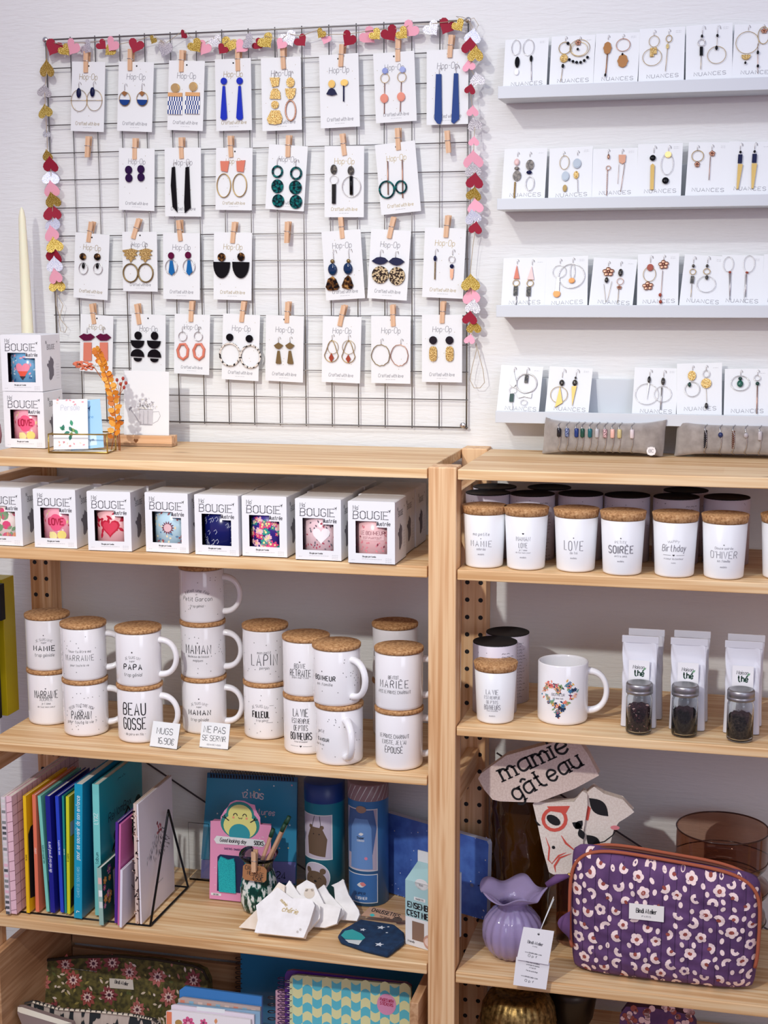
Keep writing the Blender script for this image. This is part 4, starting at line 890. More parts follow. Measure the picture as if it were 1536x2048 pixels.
pillow(1478, 919, .210, 'grey velvet bracelet pillow cut off by the right edge of the view', [
    (1411, 'row', c_('#17151C'), 'a row of small black beads'), (1441, 'e', c_('#1D2C5C'), 'one round navy bead'), (1467, 'row', c_('#6B4A3C'), 'a row of small brown beads'), (1492, 'e', c_('#AFA9AC'), 'one small pale round bead'), (1520, 'cyl', c_('#B9B4B6'), 'a narrow whitish bead near the right edge')], False)
# ================================================================ mugs
def words(lines, R, z0, d):
    for ln in lines:
        txt, z, h = ln[0], ln[1], ln[2]; kw = ln[3] if len(ln) > 3 else {}
        if txt == '*': d.star(kw.get('x', 0), z, h, INK, 1)
        elif txt == '<3': d.heart(kw.get('x', 0), z, h, INK)
        elif txt == '-': d.stroke([(kw.get('x', 0) - h, z), (kw.get('x', 0) + h, z)], .0004, INK)
        else: d.text(txt, kw.get('x', 0), z, h, kw.get('m', INK), kw.get('w', .085), kw.get('sx', .8), shear=kw.get('sh', 0), arc=kw.get('arc', 0), gap=kw.get('gap', 1.9), jit=kw.get('j', .03), fit=kw.get('F', 0))
def mug(loc, rz, lines, label, group, dots=False, lid=True, R=.0403, H=.0945, face=None, deco=None):
    t = thing('mug', label, 'mug', loc, (0, 0, 0), group)
    m = MB(); w = .0035
    m.lathe([(0, .004), (R - .008, .004), (R - .006, 0), (R - .0035, 0), (R - .0008, .002), (R, .006), (R, H - .002), (R - .0008, H - .0003), (R - w / 2, H), (R - w + .0005, H - .001), (R - w, H - .004), (R - w, .012), (R - w - .006, .006), (0, .006)], WHITE, 56)
    m.build('cup', t)
    ang = rz; ux = Vector((math.cos(ang), math.sin(ang), 0)); P = []
    hz, hh, ho = H * .50, H * .335, .031
    for i in range(25):
        a = -PI / 2 + PI * i / 24; P.append(ux * (R - .002 + (ho + .001) * math.cos(a) ** .8 if math.cos(a) > 1e-6 else R - .002) + Vector((0, 0, hz + hh * math.sin(a) * (1.0))))
    m = MB(); m.tube(P, [.0062 + .0015 * abs(math.sin(-PI / 2 + PI * i / 24)) ** 6 for i in range(25)], WHITE, 10, cap=False, sx=.78); m.build('handle', t)
    phi = face if face is not None else 0
    d = D2(); words(lines, R, 0, d)
    if dots:
        r = random.Random(len(label) + int(loc[0] * 999))
        for i in range(34):
            a, z = r.uniform(-1.5, 2.4) * R, r.uniform(.010, H - .012)
            if abs(a) < .020 and .030 < z < .068: continue
            d.star(a, z, .0011, INK, 1, 4)
    if deco: deco(d)
    if d.it: m = MB(); m.draw(d, cylm(R + .0001, phi)); m.build('printed_text', t)
    if lid:
        m = MB(); m.lathe([(0, H + .0005), (R - .001, H + .0005), (R + .0012, H + .0015), (R + .0015, H + .0065), (R + .0005, H + .0078), (0, H + .0078)], CORK, 44); m.lathe([(0, H - .006), (R - .004, H - .006), (R - .004, H + .0006)], CORK, 30); m.build('cork_lid', t)
    return t
MH = .0945 + .0080
def stack(cx, yb, specs, labels, group, rz=0, face=.10, dots=(False, False, False), dx=(0, 0, 0), rzs=None, z=None, dy=0):
    p = onz(cx, yb, z or Z2L); p = Vector((p.x, p.y + .0403 + dy, p.z))
    for i, (sp, lb) in enumerate(zip(specs, labels)):
        mug((p.x + dx[i], p.y, p.z + .0002 + i * MH), rz if rzs is None else rzs[i], sp, lb, group, dots[i], face=(face[i] if isinstance(face, (tuple, list)) else face))
G = 'white mugs with cork lids stacked on the mug board'
sh = {'sh': .15, 'sx': .75}
stack(82, 1452, [[('<3', .070, .0013), ('MARRAINE', .052, .0140, {'F': .044}), ('ADOR\u00c9E', .047, .006, {'sx': .7}), ('je t\'aime', .040, .004, sh), ('de tout mon coeur', .034, .0035, sh)],
      [('*', .068, .0015), ('JE SUIS UNE', .058, .0045, {'arc': .03}), ('super', .053, .0035, sh), ('MAMIE', .039, .0092, {'w': .17, 'gap': 2.6, 'F': .040}), ('trop g\u00e9niale', .028, .006, sh)]],
      ['white mug reading MARRAINE ADORÉE, lower at the far left', 'white mug reading MAMIE with cork lid, upper at the far left'], G, rz=.95, face=.28)
stack(154, 1475, [[('VEUX-TU \u00caTRE MON', .056, .0055, {'arc': .035, 'sx': .6}), ('*', .056, .0016), ('super', .049, .003, sh), ('PARRAIN', .033, .0145, {'F': .037}), ('pour toute la vie ?', .025, .0055, {'sh': .15, 'sx': .8})],
      [('*', .062, .0012), ('Veux-tu \u00eatre ma', .053, .005, sh), ('MARRAINE', .038, .0105, {'F': .054, 'gap': 2.6, 'w': .07}), ('pour toute la vie', .028, .004, sh)]],
      ['white starry mug reading PARRAIN, lower beside the far left stack', 'white starry mug reading MARRAINE, cork lid, on the PARRAIN mug'], G, rz=.35, face=.22, dots=(True, True))
stack(264, 1488, [[('BEAU', .052, .0215, {'F': .042, 'w': .095}), ('GOSSE', .026, .0205, {'F': .042, 'w': .095}), ('- de p\u00e8re en fils -', .015, .0045, sh)],
      [('*', .063, .002), ('JE SUIS UN', .052, .0045, {'arc': .03}), ('super', .046, .0035, sh), ('PAPA', .032, .0098, {'w': .17, 'gap': 2.8, 'F': .033}), ('trop g\u00e9nial', .020, .006, sh)]],
      ['white mug reading BEAU GOSSE in tall letters, under the PAPA mug', 'white mug reading super PAPA with a bright cork lid'], G, rz=.05, face=.12)
stack(394, 1470, [[('*', .066, .0018), ('JE SUIS UNE', .056, .0045, {'arc': .03}), ('super', .050, .0035, sh), ('MAMAN', .036, .0092, {'w': .17, 'gap': 2.6, 'F': .042}), ('trop g\u00e9niale', .025, .0055, sh)],
      [('*', .067, .0016), ('MAMAN', .047, .0160, {'F': .048, 'gap': 2.2}), ('douleuse de bisous', .040, .0042, sh), ('magiques', .033, .0042, sh)],
      [('Il \u00e9tait une fois', .058, .0055, {'sh': .15, 'arc': .04}), ('un', .052, .003, sh), ('Petit Gar\u00e7on', .041, .0075, {'sh': .15, 'sx': .85}), ('- trop g\u00e9nial -', .030, .0045, sh)]],
      ['white mug reading super MAMAN trop géniale, lowest of the three high stack', 'white mug reading MAMAN in tall letters, middle of the three high stack', 'white mug reading Petit Garçon, top of the three high stack'], G, rz=.1, face=.12, dots=(False, True, True))
stack(519, 1481, [[('JE SUIS UN', .060, .005, {'arc': .03, 'x': -.004}), ('FILLEUL', .041, .0115, {'w': .18, 'F': .031, 'x': -.002}), ('trop g\u00e9nial', .034, .004, sh), ('-', .063, .004, {'x': .018}), ('-', .032, .006, {'x': .014})],
      [('mon petit', .055, .005, {'sh': .15, 'x': .006}), ('LAPIN', .034, .0200, {'F': .048, 'gap': 2.6, 'w': .06, 'x': .006}), ('pin-pin', .027, .005, {'sh': .15, 'x': .006})]],
      ['white mug reading FILLEUL, under the LAPIN mug', 'white mug reading mon petit LAPIN with cork lid'], G, rz=.75, face=.12, dots=(True, True))
stack(604, 1511, [[('LA VIE', .068, .0135, {'F': .027}), ('EST REMPLIE', .056, .0085, {'F': .032}), ('DE P\'TITS', .043, .0095, {'F': .025}), ('BONHEURS', .027, .0125, {'F': .039, 'w': .11}), ('(sous ensemble)', .022, .003, sh), ('<3', .015, .002), ('-', .015, .008, {'x': -.012}), ('-', .015, .008, {'x': .012})],
      [('*', .062, .0018), ('BONNE', .051, .0082, {'F': .020}), ('RETRAITE', .037, .0115, {'F': .038}), ('bien m\u00e9rit\u00e9e', .033, .004, {'sh': .15, 'sx': .9})]],
      ['white mug reading LA VIE EST REMPLIE, under the RETRAITE mug', 'white mug reading BONNE RETRAITE, cork lid, half hidden by BONHEUR mug'], G, rz=1.6, face=.02, dx=(-.003, -.003, 0))
stack(758, 1505, [[('LA MA', .060, .006), ('trop belle', .045, .005)], [('LA MAMAN', .045, .0085, {'w': .18}), ('la plus belle', .025, .005)]],
      ['shaded white mug at the back between two stacks, lower one', 'shaded white mug at the back between two stacks, cork lid on'], G, rz=2.2, face=-.35, dy=.078)
stack(664, 1533, [[('petit', .056, .0055, {'sh': .15, 'arc': .03, 'x': -.002}), ('D\'AMOUR', .041, .0055, {'w': .16, 'x': .002}), ('pour la vie', .033, .004, {'sh': .15, 'x': -.006})],
      [('*', .060, .0015, {'x': -.004}), ('BONHEUR', .045, .0080, {'w': .17, 'gap': 2.2, 'F': .040, 'x': 0}), ('en famille', .036, .005, {'sh': .15, 'sx': 1.0})]],
      ['white mug with its handle turned forward, under the BONHEUR mug', 'white mug reading BONHEUR en famille, handle towards the right front'], G, rzs=(-1.0, -.55), face=(-.55, -.28), dots=(True, True), dx=(.002, -.002, 0))
stack(787, 1543, [[('LE PRINCE CHARMANT', .056, .0068, {'F': .053}), ('EXISTE, JE L\'AI', .046, .0068, {'F': .042}), ('\u00c9POUS\u00c9', .031, .0105, {'F': .031})],
      [('BIENT\u00d4T'.replace('\u00d4', 'O'), .055, .006, {'sx': .5}), ('MARI\u00c9E', .040, .0125, {'F': .051, 'gap': 2.8, 'w': .08}), ('AVEC LE PRINCE CHARMANT', .030, .0055, {'F': .060})]],
      ['white mug reading ÉPOUSÉ, under the MARIÉE mug', 'white mug reading MARIÉE with cork lid, beside the centre upright'], G, rz=.35, face=0)
# little price signs in clear stands
ACR = glass('clear_acrylic', '#FFFFFF', .02)
def sign(cx, yb, w, h, lean_, lines, label, rz):
    p = onz(cx, yb, Z2L); t = thing('price_sign', label, 'sign', (p.x, p.y, p.z), (0, 0, rz), 'small printed signs on the mug board')
    R = Matrix.Rotation(-lean_, 4, 'X'); m = MB(); m.T = R @ Matrix.Translation((0, 0, .001)); m.box(-w / 2, w / 2, 0, .0005, 0, h, CARD)
    d = D2()
    for tx, x, z, hh, ww, sx in lines: d.text(tx, x, z, hh, C('#2A2A30') if hh > .003 else GREY, ww, sx)
    m.draw(d, flat(-.00005)); m.build('paper', t)
    m = MB(); m.T = R @ Matrix.Translation((0, 0, .001)); m.box(-w / 2, w / 2, .0008, .002, 0, h, ACR); m.T = None; m.box(-w / 2, w / 2, 0, .016, 0, .0012, ACR); m.build('stand', t)
sign(326, 1497, .054, .044, .35, [('MUGS', -.001, .023, .0105, .09, .9), ('16.90\u20ac', .004, .006, .0105, .09, .78)], 'small white price sign reading MUGS 16.90€ on the mug board', -.12)
sign(427, 1498, .054, .044, .30, [('NE PAS', -.001, .026, .011, .09, .8), ('SE SERVIR', -.001, .012, .009, .09, .74), ('(DEMANDEZ-NOUS)', 0, .004, .0025, .14, .9)], 'small white sign reading NE PAS SE SERVIR on the mug board', -.05)

# black and yellow packaged item, far left of the mug board
p = onz(20, 1440, Z2L); YEL = C('#C9B616', .4)
t = thing('yellow_book', 'upright yellow book cut off by the left edge of the mug board', 'book', (p.x - .045, p.y + .02, p.z), (0, 0, .0))
m = MB(); m.box(-.03, .030, 0, .045, 0, .262, YEL); m.build('cover', t, bevel=.001)
t = thing('black_box', 'black box with small white writing leaning on the yellow book', 'box', (p.x - .055, p.y - .006, p.z + .0), (0, 0, 0))
m = MB(); m.box(-.03, .050, -.0, .016, .190, .258, BLACKM); m.box(-.03, .034, -.0, .016, 0, .190, BLACKM); d = D2(); d.text('la recolte', 0, 0, .006, CARD, .14, .8, dirv=(0, 1)); m.draw(d, flat(-.0001, ox=.042, oz=.225)); m.build('carton', t, bevel=.0008)

# ================================================================ right bay, first board: candles
def candle(cx, yb, Z, lines, label, group, face=.0):
    p = onz(cx, yb, Z); R0, R1, H = .0305, .0345, .0865; t = thing('candle', label, 'candle', (p.x, p.y + R0, p.z), (0, 0, 0), group)
    m = MB(); m.lathe([(0, 0), (R0 - .003, 0), (R0 - .0006, .0015), (R0, .004), (R1, H - .001), (R1 - .001, H), (R1 - .003, H - .001), (R1 - .004, H - .008), (0, H - .008)], MATTW, 52); m.build('glass_jar', t)
    m = MB(); m.lathe([(0, H - .003), (R1 - .004, H - .003), (R1 - .0035, H), (R1 + .0002, H + .001), (R1 + .0022, H + .012), (R1 + .0015, H + .0128), (0, H + .0128)], CORK, 44); m.build('cork_lid', t)
    d = D2(); kk = C('#85858D', .5); 
    for ln in lines: ln = list(ln); ln[3:] = [dict(ln[3] if len(ln) > 3 else {}, m=kk)]; words([ln], R0, 0, d)
    m = MB(); m.draw(d, cylm(R0 + .0001, face, taper=(R1 - R0) / H)); m.build('printed_text', t)
GC = 'white jar candles with cork lids on the right board'
cl = [(149, 502, [('ma petite', .054, .005, {'sh': .15}), ('*', .049, .001), ('MAMIE', .036, .0094, {'F': .033, 'gap': 3, 'w': .08}), ('adorée', .030, .004, sh), ('madelo', .022, .003, sh)], 'MAMIE'),
      (352, 512, [('<3', .060, .0016), ('MAMAN', .048, .007, {'F': .021}), ('LOVE', .037, .008, {'F': .013}), ("je t'aime", .032, .003, sh), ('de tout mon coeur', .028, .0025, sh), ('madelo', .020, .003, sh)], 'MAMAN LOVE'),
      (595, 522, [('*', .056, .0012), ('LOVE', .036, .0150, {'F': .029, 'gap': 2.6, 'w': .07}), ('de toi', .030, .004, sh), ('madelo', .022, .003, sh)], 'LOVE'),
      (822, 538, [('*', .060, .0014), ('PETITE', .052, .004, {'arc': .05, 'gap': 2.2}), ('SOIR\u00c9E', .036, .0115, {'w': .15, 'F': .038, 'gap': 2.2}), ('entre amis', .030, .0035, sh), ('madelo', .022, .003, sh)], 'SOIRÉE'),
      (1077, 548, [('HAPPY', .056, .004, {'arc': .02}), ('Birthday', .042, .0105, {'sh': .15, 'F': .035}), ('<3', .036, .0016), ('-', .036, .006, {'x': -.01}), ('-', .036, .006, {'x': .01}), ('a coeur du bonheur', .029, .003, sh), ('madelo', .023, .002, sh)], 'Birthday'),
      (1318, 558, [('*', .055, .0012), ('Douce soir\u00e9e', .048, .004, sh), ("D'HIVER", .034, .0110, {'F': .040, 'w': .07, 'gap': 1.9}), ('en famille', .028, .004, sh), ('madelo', .019, .003, sh)], "D'HIVER"),
      (1607, 560, [('*', .055, .0012)], None)]
for cx, yb, ln, nm in cl:
    candle(900 + cx / 2.415, 930 + yb / 2.415, Z1R, ln, 'white jar candle reading %s with cork lid' % nm if nm else 'white jar candle cut off by the right edge of the view', GC)
TUBE = mat('lilac_white_card', '#DAD5E2', .5)
def tube(cx, yt, W, Z, H, label, group, yline=None, txt=False, Y=None):
    # lid centre pixel + height above board fixes the distance
    q = onz(cx, yt, Z + H); R = W; t = thing('candle_tube', label, 'cardboard tube', (q.x, q.y, Z), (0, 0, 0), group)
    m = MB(); m.lathe([(0, 0), (R, 0), (R, H - .001), (R - .0012, H)], TUBE, 44); m.build('tube_body', t)
    m = MB(); m.lathe([(R - .0002, H - .001), (R - .0002, H + .0008), (R - .0012, H + .0012), (R - .003, H - .001), (0, H - .001)], BLACKM, 40); m.build('lid', t, 'black lid')
    d = D2(); r = random.Random(int(cx))
    for i in range(26): d.star(r.uniform(-1.4, 1.4) * R, r.uniform(.02, H - .006), .0009, INK, 1, 4)
    if txt:
        for i in range(18): d.scribble(.018 + .0 * i, .018 + r.uniform(.012, .024), H * .88 - .0055 * i, .0026, INK)
    m = MB(); m.draw(d, cylm(R + .0001, 0)); m.build('printed_text', t)
GT = 'lilac white card tubes with black lids behind the candles'
for i, (x, y, ds) in enumerate([(184, 135, 'MAMIE'), (398, 140, 'MAMAN LOVE'), (632, 140, 'LOVE'), (857, 147, 'SOIRÉE'), (1094, 155, 'Birthday'), (1338, 157, "D'HIVER")]):
    tube(900 + x / 2.415, 930 + y / 2.415, .0375, Z1R, .1075, 'card tube with black lid right behind the %s candle' % ds, GT, txt=i in (1, 4))
for x, y, ds in [(217, 107, 'behind the leftmost tube'), (480, 110, 'behind the second tube'), (1140, 124, 'behind the fifth tube')]:
    tube(900 + x / 2.415, 930 + y / 2.415, .0375, Z1R, .1075, 'card tube with black lid in deep shade ' + ds, GT)
# ================================================================ right bay, second board
candle(900 + 203 / 2.415, 1200 + 603 / 2.415, Z2R, [('LA VIE', .051, .0080, {'F': .019}), ('EST REMPLIE', .043, .0055, {'F': .025}), ("DE P'TITS", .035, .0055, {'F': .018}), ('BONHEURS', .025, .0080, {'F': .026}), ('sous ensemble', .022, .0025, sh), ('madelo', .013, .003, sh)], 'white jar candle reading LA VIE EST REMPLIE DE P\'TITS BONHEURS', 'items on the tea board')
tube(900 + 218 / 2.415, 1200 + 202 / 2.415, .0375, Z2R, .1190, 'front card tube with black lid behind the BONHEURS candle', 'tubes behind the BONHEURS candle', txt=True)
tube(900 + 279 / 2.415, 1200 + 156 / 2.415, .0375, Z2R, .1190, 'rear card tube with black lid behind the BONHEURS candle', 'tubes behind the BONHEURS candle', txt=True)
def floral_heart(d):
    r = random.Random(12); cols = [C(h, .4) for h in ('#E8836B', '#F0A58C', '#1F3A5F', '#3F7FA8', '#6FA39A', '#E9B86A', '#C8475A', '#7FA070', '#2A2838', '#F2C3B8')]
    n = 0
    while n < 130:
        t = r.uniform(0, 2 * PI); k = r.uniform(.62, 1.0); u = 16 * math.sin(t) ** 3; v = 13 * math.cos(t) - 5 * math.cos(2 * t) - 2 * math.cos(3 * t) - math.cos(4 * t)
        x, z = u * k * .0020, .050 + v * k * .0020
        q = n % 3
        if q == 0: d.flower(x, z, r.uniform(.0025, .0045), r.choice(cols), r.choice(cols), 5, 2, r.uniform(0, 3))
        else: d.leaf(x, z, r.uniform(.004, .008), .0014, r.uniform(0, 6), r.choice(cols), 1)
        n += 1
    d.text('le', 0, .058, .003, GREY, .12, .8, ly=3); d.text('BONHEUR', 0, .050, .0045, GREY, .1, .8, ly=3); d.text('est dans tout', 0, .045, .0025, GREY, .14, .8, ly=3)
q = onz(900 + 527 / 2.415, 1200 + 610 / 2.415, Z2R)
mug((q.x, q.y + .0415, q.z), .12, [], 'large open white mug with a heart made of colourful flowers', 'items on the tea board', lid=False, R=.0415, H=.100, face=-.06, deco=floral_heart)
# tea bags
BAGW = mat('white_foil_bag', '#DDDFE8', .28, Coat_Weight=.4)
def teabag(cx, yb, label, front, W=.0575, H=.149):
    q = onz(cx, yb, Z2R); t = thing('tea_bag', label, 'tea bag', (q.x, q.y + .0, q.z + .0005), (0, 0, 0), 'white tea bags on the tea board')
    Dp = .030; m = MB()
    def fn(u, v):
        a = 2 * PI * u; c, s_ = math.cos(a), math.sin(a); e = .35
        x = W / 2 * abs(c) ** e * (1 if c > 0 else -1); th = Dp / 2 * (1 - max(0, (v - .5) / .5) ** 1.4 * .93); y = th * abs(s_) ** e * (1 if s_ > 0 else -1)
        x *= 1 - .05 * math.sin(PI * v); cr = .0012 * math.sin(23 * v + 5 * u * 6.28) * (v > .45)
        return (x + cr * .4, y + Dp / 2 + cr, v * H * .93)
    m.grid(fn, 40, 30, BAGW, closedu=True); m.build('bag_body', t)
    m = MB(); m.box(-W / 2 - .0008, W / 2 + .0008, Dp / 2 - .002, Dp / 2 + .002, H * .92, H, BAGW); m.build('folded_top', t, bevel=.0008)
    m = MB(); zz = .040; m.box(-.0165, .0165, -.0009, -.0004, zz, zz + .072, mat('matt_label', '#F1F2F5', .5))
    d = D2(); d.text('Maison', -.001, zz + .058, .006, INK, .10, .8, shear=.2); d.text('th\u00e9', .0, zz + .046, .010, C('#1E4536', .5), .2, .8); d.leaf(.006, zz + .056, .007, .0016, .7, C('#7FB08A')); m.draw(d, flat(-.00095)); m.build('label', t)
jx = [(905, 658), (1127, 670), (1397, 695)]
bf = [(907, 618, 935, 595), (1142, 632, 1155, 606), (1405, 650, 1415, 628)]
for i, (fx, fy, bx, by) in enumerate(bf):
    nm = ['left', 'middle', 'right'][i]
    teabag(900 + fx / 2.415, 1200 + fy / 2.415, 'white tea bag right behind the %s spice jar' % nm, True)
    q = onz(900 + bx / 2.415, 1200 + by / 2.415, Z2R)
    teabag(900 + bx / 2.415 + 1, 1200 + by / 2.415 - 8, 'rear white tea bag of the %s pair' % nm, False)
TEA = [noisy('tea_petals', 300, [(.35, '#120A0E'), (.62, '#3A1A22'), (.75, '#7A3440')], .8, bmp=.8), noisy('black_tea', 300, [(.4, '#0F0C10'), (.7, '#2E2528')], .8, bmp=.8), noisy('brown_tea', 300, [(.4, '#171113'), (.7, '#4E4038')], .8, bmp=.8)]
def jar(cx, yb, label, k):
    q = onz(cx, yb, Z2R); R, H = .0208, .0865; t = thing('tea_jar', label, 'jar', (q.x, q.y + R, q.z), (0, 0, 0), 'small glass jars of loose tea')
    m = MB(); m.lathe([(0, .0002), (R - .003, 0), (R - .0006, .0015), (R, .005), (R, .058), (R - .001, .062), (R - .004, .066), (R - .004, .074), (R - .0055, .074), (R - .0055, .066), (R - .003, .061), (R - .0016, .057), (R - .0016, .006), (R - .004, .003), (0, .003)], CLEAR, 40); m.build('glass_body', t)
    m = MB(); tr = R - .0020; ht = (.046, .043, .043)[k]
    m.lathe([(0, .0034), (tr - .002, .0034), (tr, .007), (tr, ht - .004), (tr - .003, ht), (0, ht + .001)], TEA[k], 32, fn=lambda r_, z_, a: (r_ - .0006 * abs(math.sin(9 * a + z_ * 900)) if r_ > .01 else r_, z_ + (.0012 * math.sin(7 * a + r_ * 700) if z_ > .03 else 0)))
    rr = random.Random(k + 3)
    for i in range(90):
        a = rr.uniform(PI, 2 * PI); z = rr.uniform(.006, ht); r0 = tr - .0002
        if rr.random() < .25: a = rr.uniform(0, 6.28); r0 = rr.uniform(0, tr); z = ht + .0006
        c = Vector((r0 * math.cos(a), r0 * math.sin(a), z)); dvec = Vector((rr.uniform(-1, 1), 0, rr.uniform(-1, 1))).normalized() * rr.uniform(.001, .003)
        m.tube([c - dvec * .5, c + dvec * .5], .00035, rr.choice([C('#E39A94', .7), C('#7A2F3C', .7), C('#EBC7B8', .7)] if k == 0 and i % 2 else [C('#2B2224', .7), C('#5A463A', .7) if k == 2 else C('#1A1416', .7)]), 4)
    if k == 0:
        for i in range(9):
            a = rr.uniform(3.4, 6); m.ell((tr * .8 * math.cos(a), tr * .92 * math.sin(a), ht - rr.uniform(-.002, .01)), (.003, .0012, .0016), C(rr.choice(['#E8A29A', '#F0C9BC', '#C05F6A']), .7), 6, 4)
    m.build('loose_tea', t)
    m = MB(); m.lathe([(R - .0035, .0655), (R + .0006, .0660), (R + .0008, .0705), (R - .0002, .0715), (R + .0006, .0725), (R + .0006, .0800), (R - .0008, .0825), (R - .004, .0828), (R - .006, .0815), (0, .0815)], mat('zinc_lid', '#A7A7AA', .38, .9), 44); m.build('screw_lid', t, 'silver metal lid')
for i, (x, y) in enumerate(jx): jar(900 + x / 2.415, 1200 + y / 2.415, ['small glass jar of dark tea with pink petals', 'small glass jar of plain black tea, middle of three', 'small glass jar of brownish loose tea, rightmost of three'][i], i)
# ================================================================ helpers for leaning and lying things
def lean_thing(name, label, cat, poly, Y0, Z0, lean_=0.0, rz=0.0, th=.002, mt=None, deco=None, group=None, pname='cover', bevel=0, edge=None, pts3=None, px0=None):
    """a flat thing whose outline (photo pixels) lies in a plane standing at Y0, leaning back and turned"""
    R = Matrix.Rotation(rz, 4, 'Z') @ Matrix.Rotation(-lean_, 4, 'X'); n = R @ Vector((0, -1, 0))
    cx = px0 if px0 is not None else sum(p[0] for p in poly) / len(poly); cy = max(p[1] for p in poly)
    b0 = at(cx, cy, Y0); base = Vector((b0.x, Y0, Z0 + th * math.sin(lean_) + (.003 if bevel and lean_ > .4 else 0))); Ri = R.inverted()
    def tf(px, py):
        d = ray(px, py); q = CP + d * ((base - CP).dot(n) / d.dot(n)); q = Ri @ (q - base); return (q.x, max(q.z, .0))
    t = thing(name, label, cat, tuple(base), R.to_euler(), group)
    m = MB(); P = [tf(*p) for p in poly]; m.prism(P, 0, th, mt or CARD, edge)
    if not bevel and deco: d = D2(); deco(d, tf); m.draw(d, flat(-.0001))
    o = m.build(pname, t, bevel=bevel)
    if bevel and deco: m = MB(); d = D2(); deco(d, tf); m.draw(d, flat(-.0004)); m.build('printed_design', t)
    return t, tf
def z5(x, y): return (x / 3.657, 1500 + y / 3.657)
def z6(x, y): return (380 + x / 2.743, 1520 + y / 2.743)
def z7(x, y): return (900 + x / 2.415, 1480 + y / 2.415)
def z8(x, y): return (x / 3.2, 1820 + y / 3.2)
def z9(x, y): return (300 + x / 2.477, 1850 + y / 2.477)
PAPER = noisy('page_edges', 900, [(.4, '#D9D3C6'), (.6, '#F3EFE6')], .8, sc3=(1, .02, .02))
# ================================================================ books in the wire rack
def book(xb, xt, yb, yt, wpx, dep, col, label, spine=None, deco=None, sdeco=None, shiny=.4, group='books and notebooks in the wire rack'):
    a = z5(xb, yb); p = onz(a[0], a[1], Z3L + .003); b_ = z5(xt, yt); q = at(b_[0], b_[1], p.y); s = scl(p); w = wpx / 3.657 / s
    H = (q - p).length; tl = math.atan2(-(q.x - p.x), q.z - p.z); t = thing('book', label, 'book', (p.x, p.y, p.z + .0015), (0, -tl, 0), group)
    cm = C(col, shiny); sm = C(spine, shiny) if spine else cm; m = MB(); c = .0012
    m.box(0, w, 0, .0014, 0, H, sm); m.box(0, c, .0014, dep, 0, H, cm); m.box(w - c, w, .0014, dep, 0, H, cm); m.box(c, w - c, .0014, dep - .002, .0015, H - .002, PAPER)
    if deco: d = D2(); deco(d, dep, H); m.draw(d, lambda x, z, ly: (w + ly * .0002, x, z))
    if sdeco: d = D2(); sdeco(d, w, H); m.draw(d, lambda x, z, ly: (x, -ly * .0002, z))
    m.build('book_cover', t); return t
def st(txt, col, z, h=.006, sx=.8): return lambda d, w, H: d.text(txt, w * .72, H * z, min(h, w * .62), C(col), .13, sx, al='l', dirv=(0, 1), shear=.1)
WIRE = C('#18181C', .35, .6)
def gridd(d, D, H):
    for i in range(12): d.stroke([(0, H * i / 12), (D, H * i / 12)], .0008, C('#6A3848'))
    for i in range(14): d.stroke([(D * i / 14, 0), (D * i / 14, H)], .0008, C('#6A3848'))
    d.poly([(.05, .03), (D - .02, .03), (D - .02, H - .03), (.05, H - .03)], C('#F0E6DA'), 2)
def sgrid(d, w, H):
    for i in range(12): d.stroke([(0, H * (i + .3) / 12), (w, H * (i + .5) / 12)], .0008, C('#6A3848'))
def stripes(d, w, H):
    r = random.Random(2)
    for i in range(22): d.rect(0, H * i / 22, w, H * (i + .55) / 22, C(r.choice(['#55565A', '#E8B9C8', '#8A8C8C', '#D8D6D4'])))
def blob(col, z0, z1, x0=.004, x1=.05): return lambda d, D, H: d.poly([(x0, H * z0), (x1, H * (z0 - .04)), (x1, H * (z1 + .02)), (x0 + .01, H * z1), (x0, H * (z1 - .05))], C(col))
book(45, 8, 1208, 352, 30, .27, '#E7DCE0', 'white notebook with grey and pink striped edge, leftmost in the rack', sdeco=stripes)
book(84, 45, 1205, 345, 44, .27, '#EBC3CE', 'pink grid-patterned binder with a cream panel, second from left', deco=gridd, sdeco=sgrid)
book(195, 167, 1198, 345, 24, .165, '#F2C21B', 'yellow thin book with a black shape on its cover', deco=blob('#16151A', .12, .72), sdeco=st('ne pas', '#3A2A08', .45))
book(262, 235, 1190, 337, 27, .165, '#E77A5E', 'coral red thin book between yellow and mint ones', sdeco=st('cahier', '#F6D8CC', .5))
book(340, 275, 1190, 345, 24, .165, '#6FC9BA', 'mint thin book leaning to the left', spine='#7FD0C2', deco=blob('#14243A', .1, .3), sdeco=st('mes petits carnets', '#134A4A', .42))
book(370, 330, 1197, 345, 36, .165, '#1B1E8C', 'dark blue thin book with white writing on the spine', sdeco=st('dis moi oui grand pere', '#E8E8FF', .35))
book(443, 403, 1195, 347, 26, .165, '#2946C8', 'bright blue thin book with pale spine writing', sdeco=st('mes souvenirs', '#DDE4FF', .5))
book(474, 453, 1200, 345, 15, .165, '#1E8C86', 'narrow teal book squeezed beside the lime one', sdeco=st('mes notes', '#D8F0E8', .5))
book(492, 482, 1206, 350, 24, .165, '#D7D92A', 'lime yellow book with a pale blue patch', deco=lambda d, D, H: (d.rect(.004, H * .66, .05, H * .78, C('#BFE3F2')), d.poly([(.002, .01), (.05, .02), (.05, .06), (.004, .045)], C('#15141A'))), sdeco=st('la cuisine', '#4A5208', .45))
def rem(d, D, H): d.text('ReMomBox', D * .46, H * .66, .017, C('#0B4658'), .12, .95, jit=.05); d.scribble(D * .42, D * .6, H * .92, .006, C('#0B4658')); d.disc(D * .36, H * .52, .011, C('#0B3A44')); d.text('le carnet', D * .4, H * .4, .006, C('#0B4658'), .1)
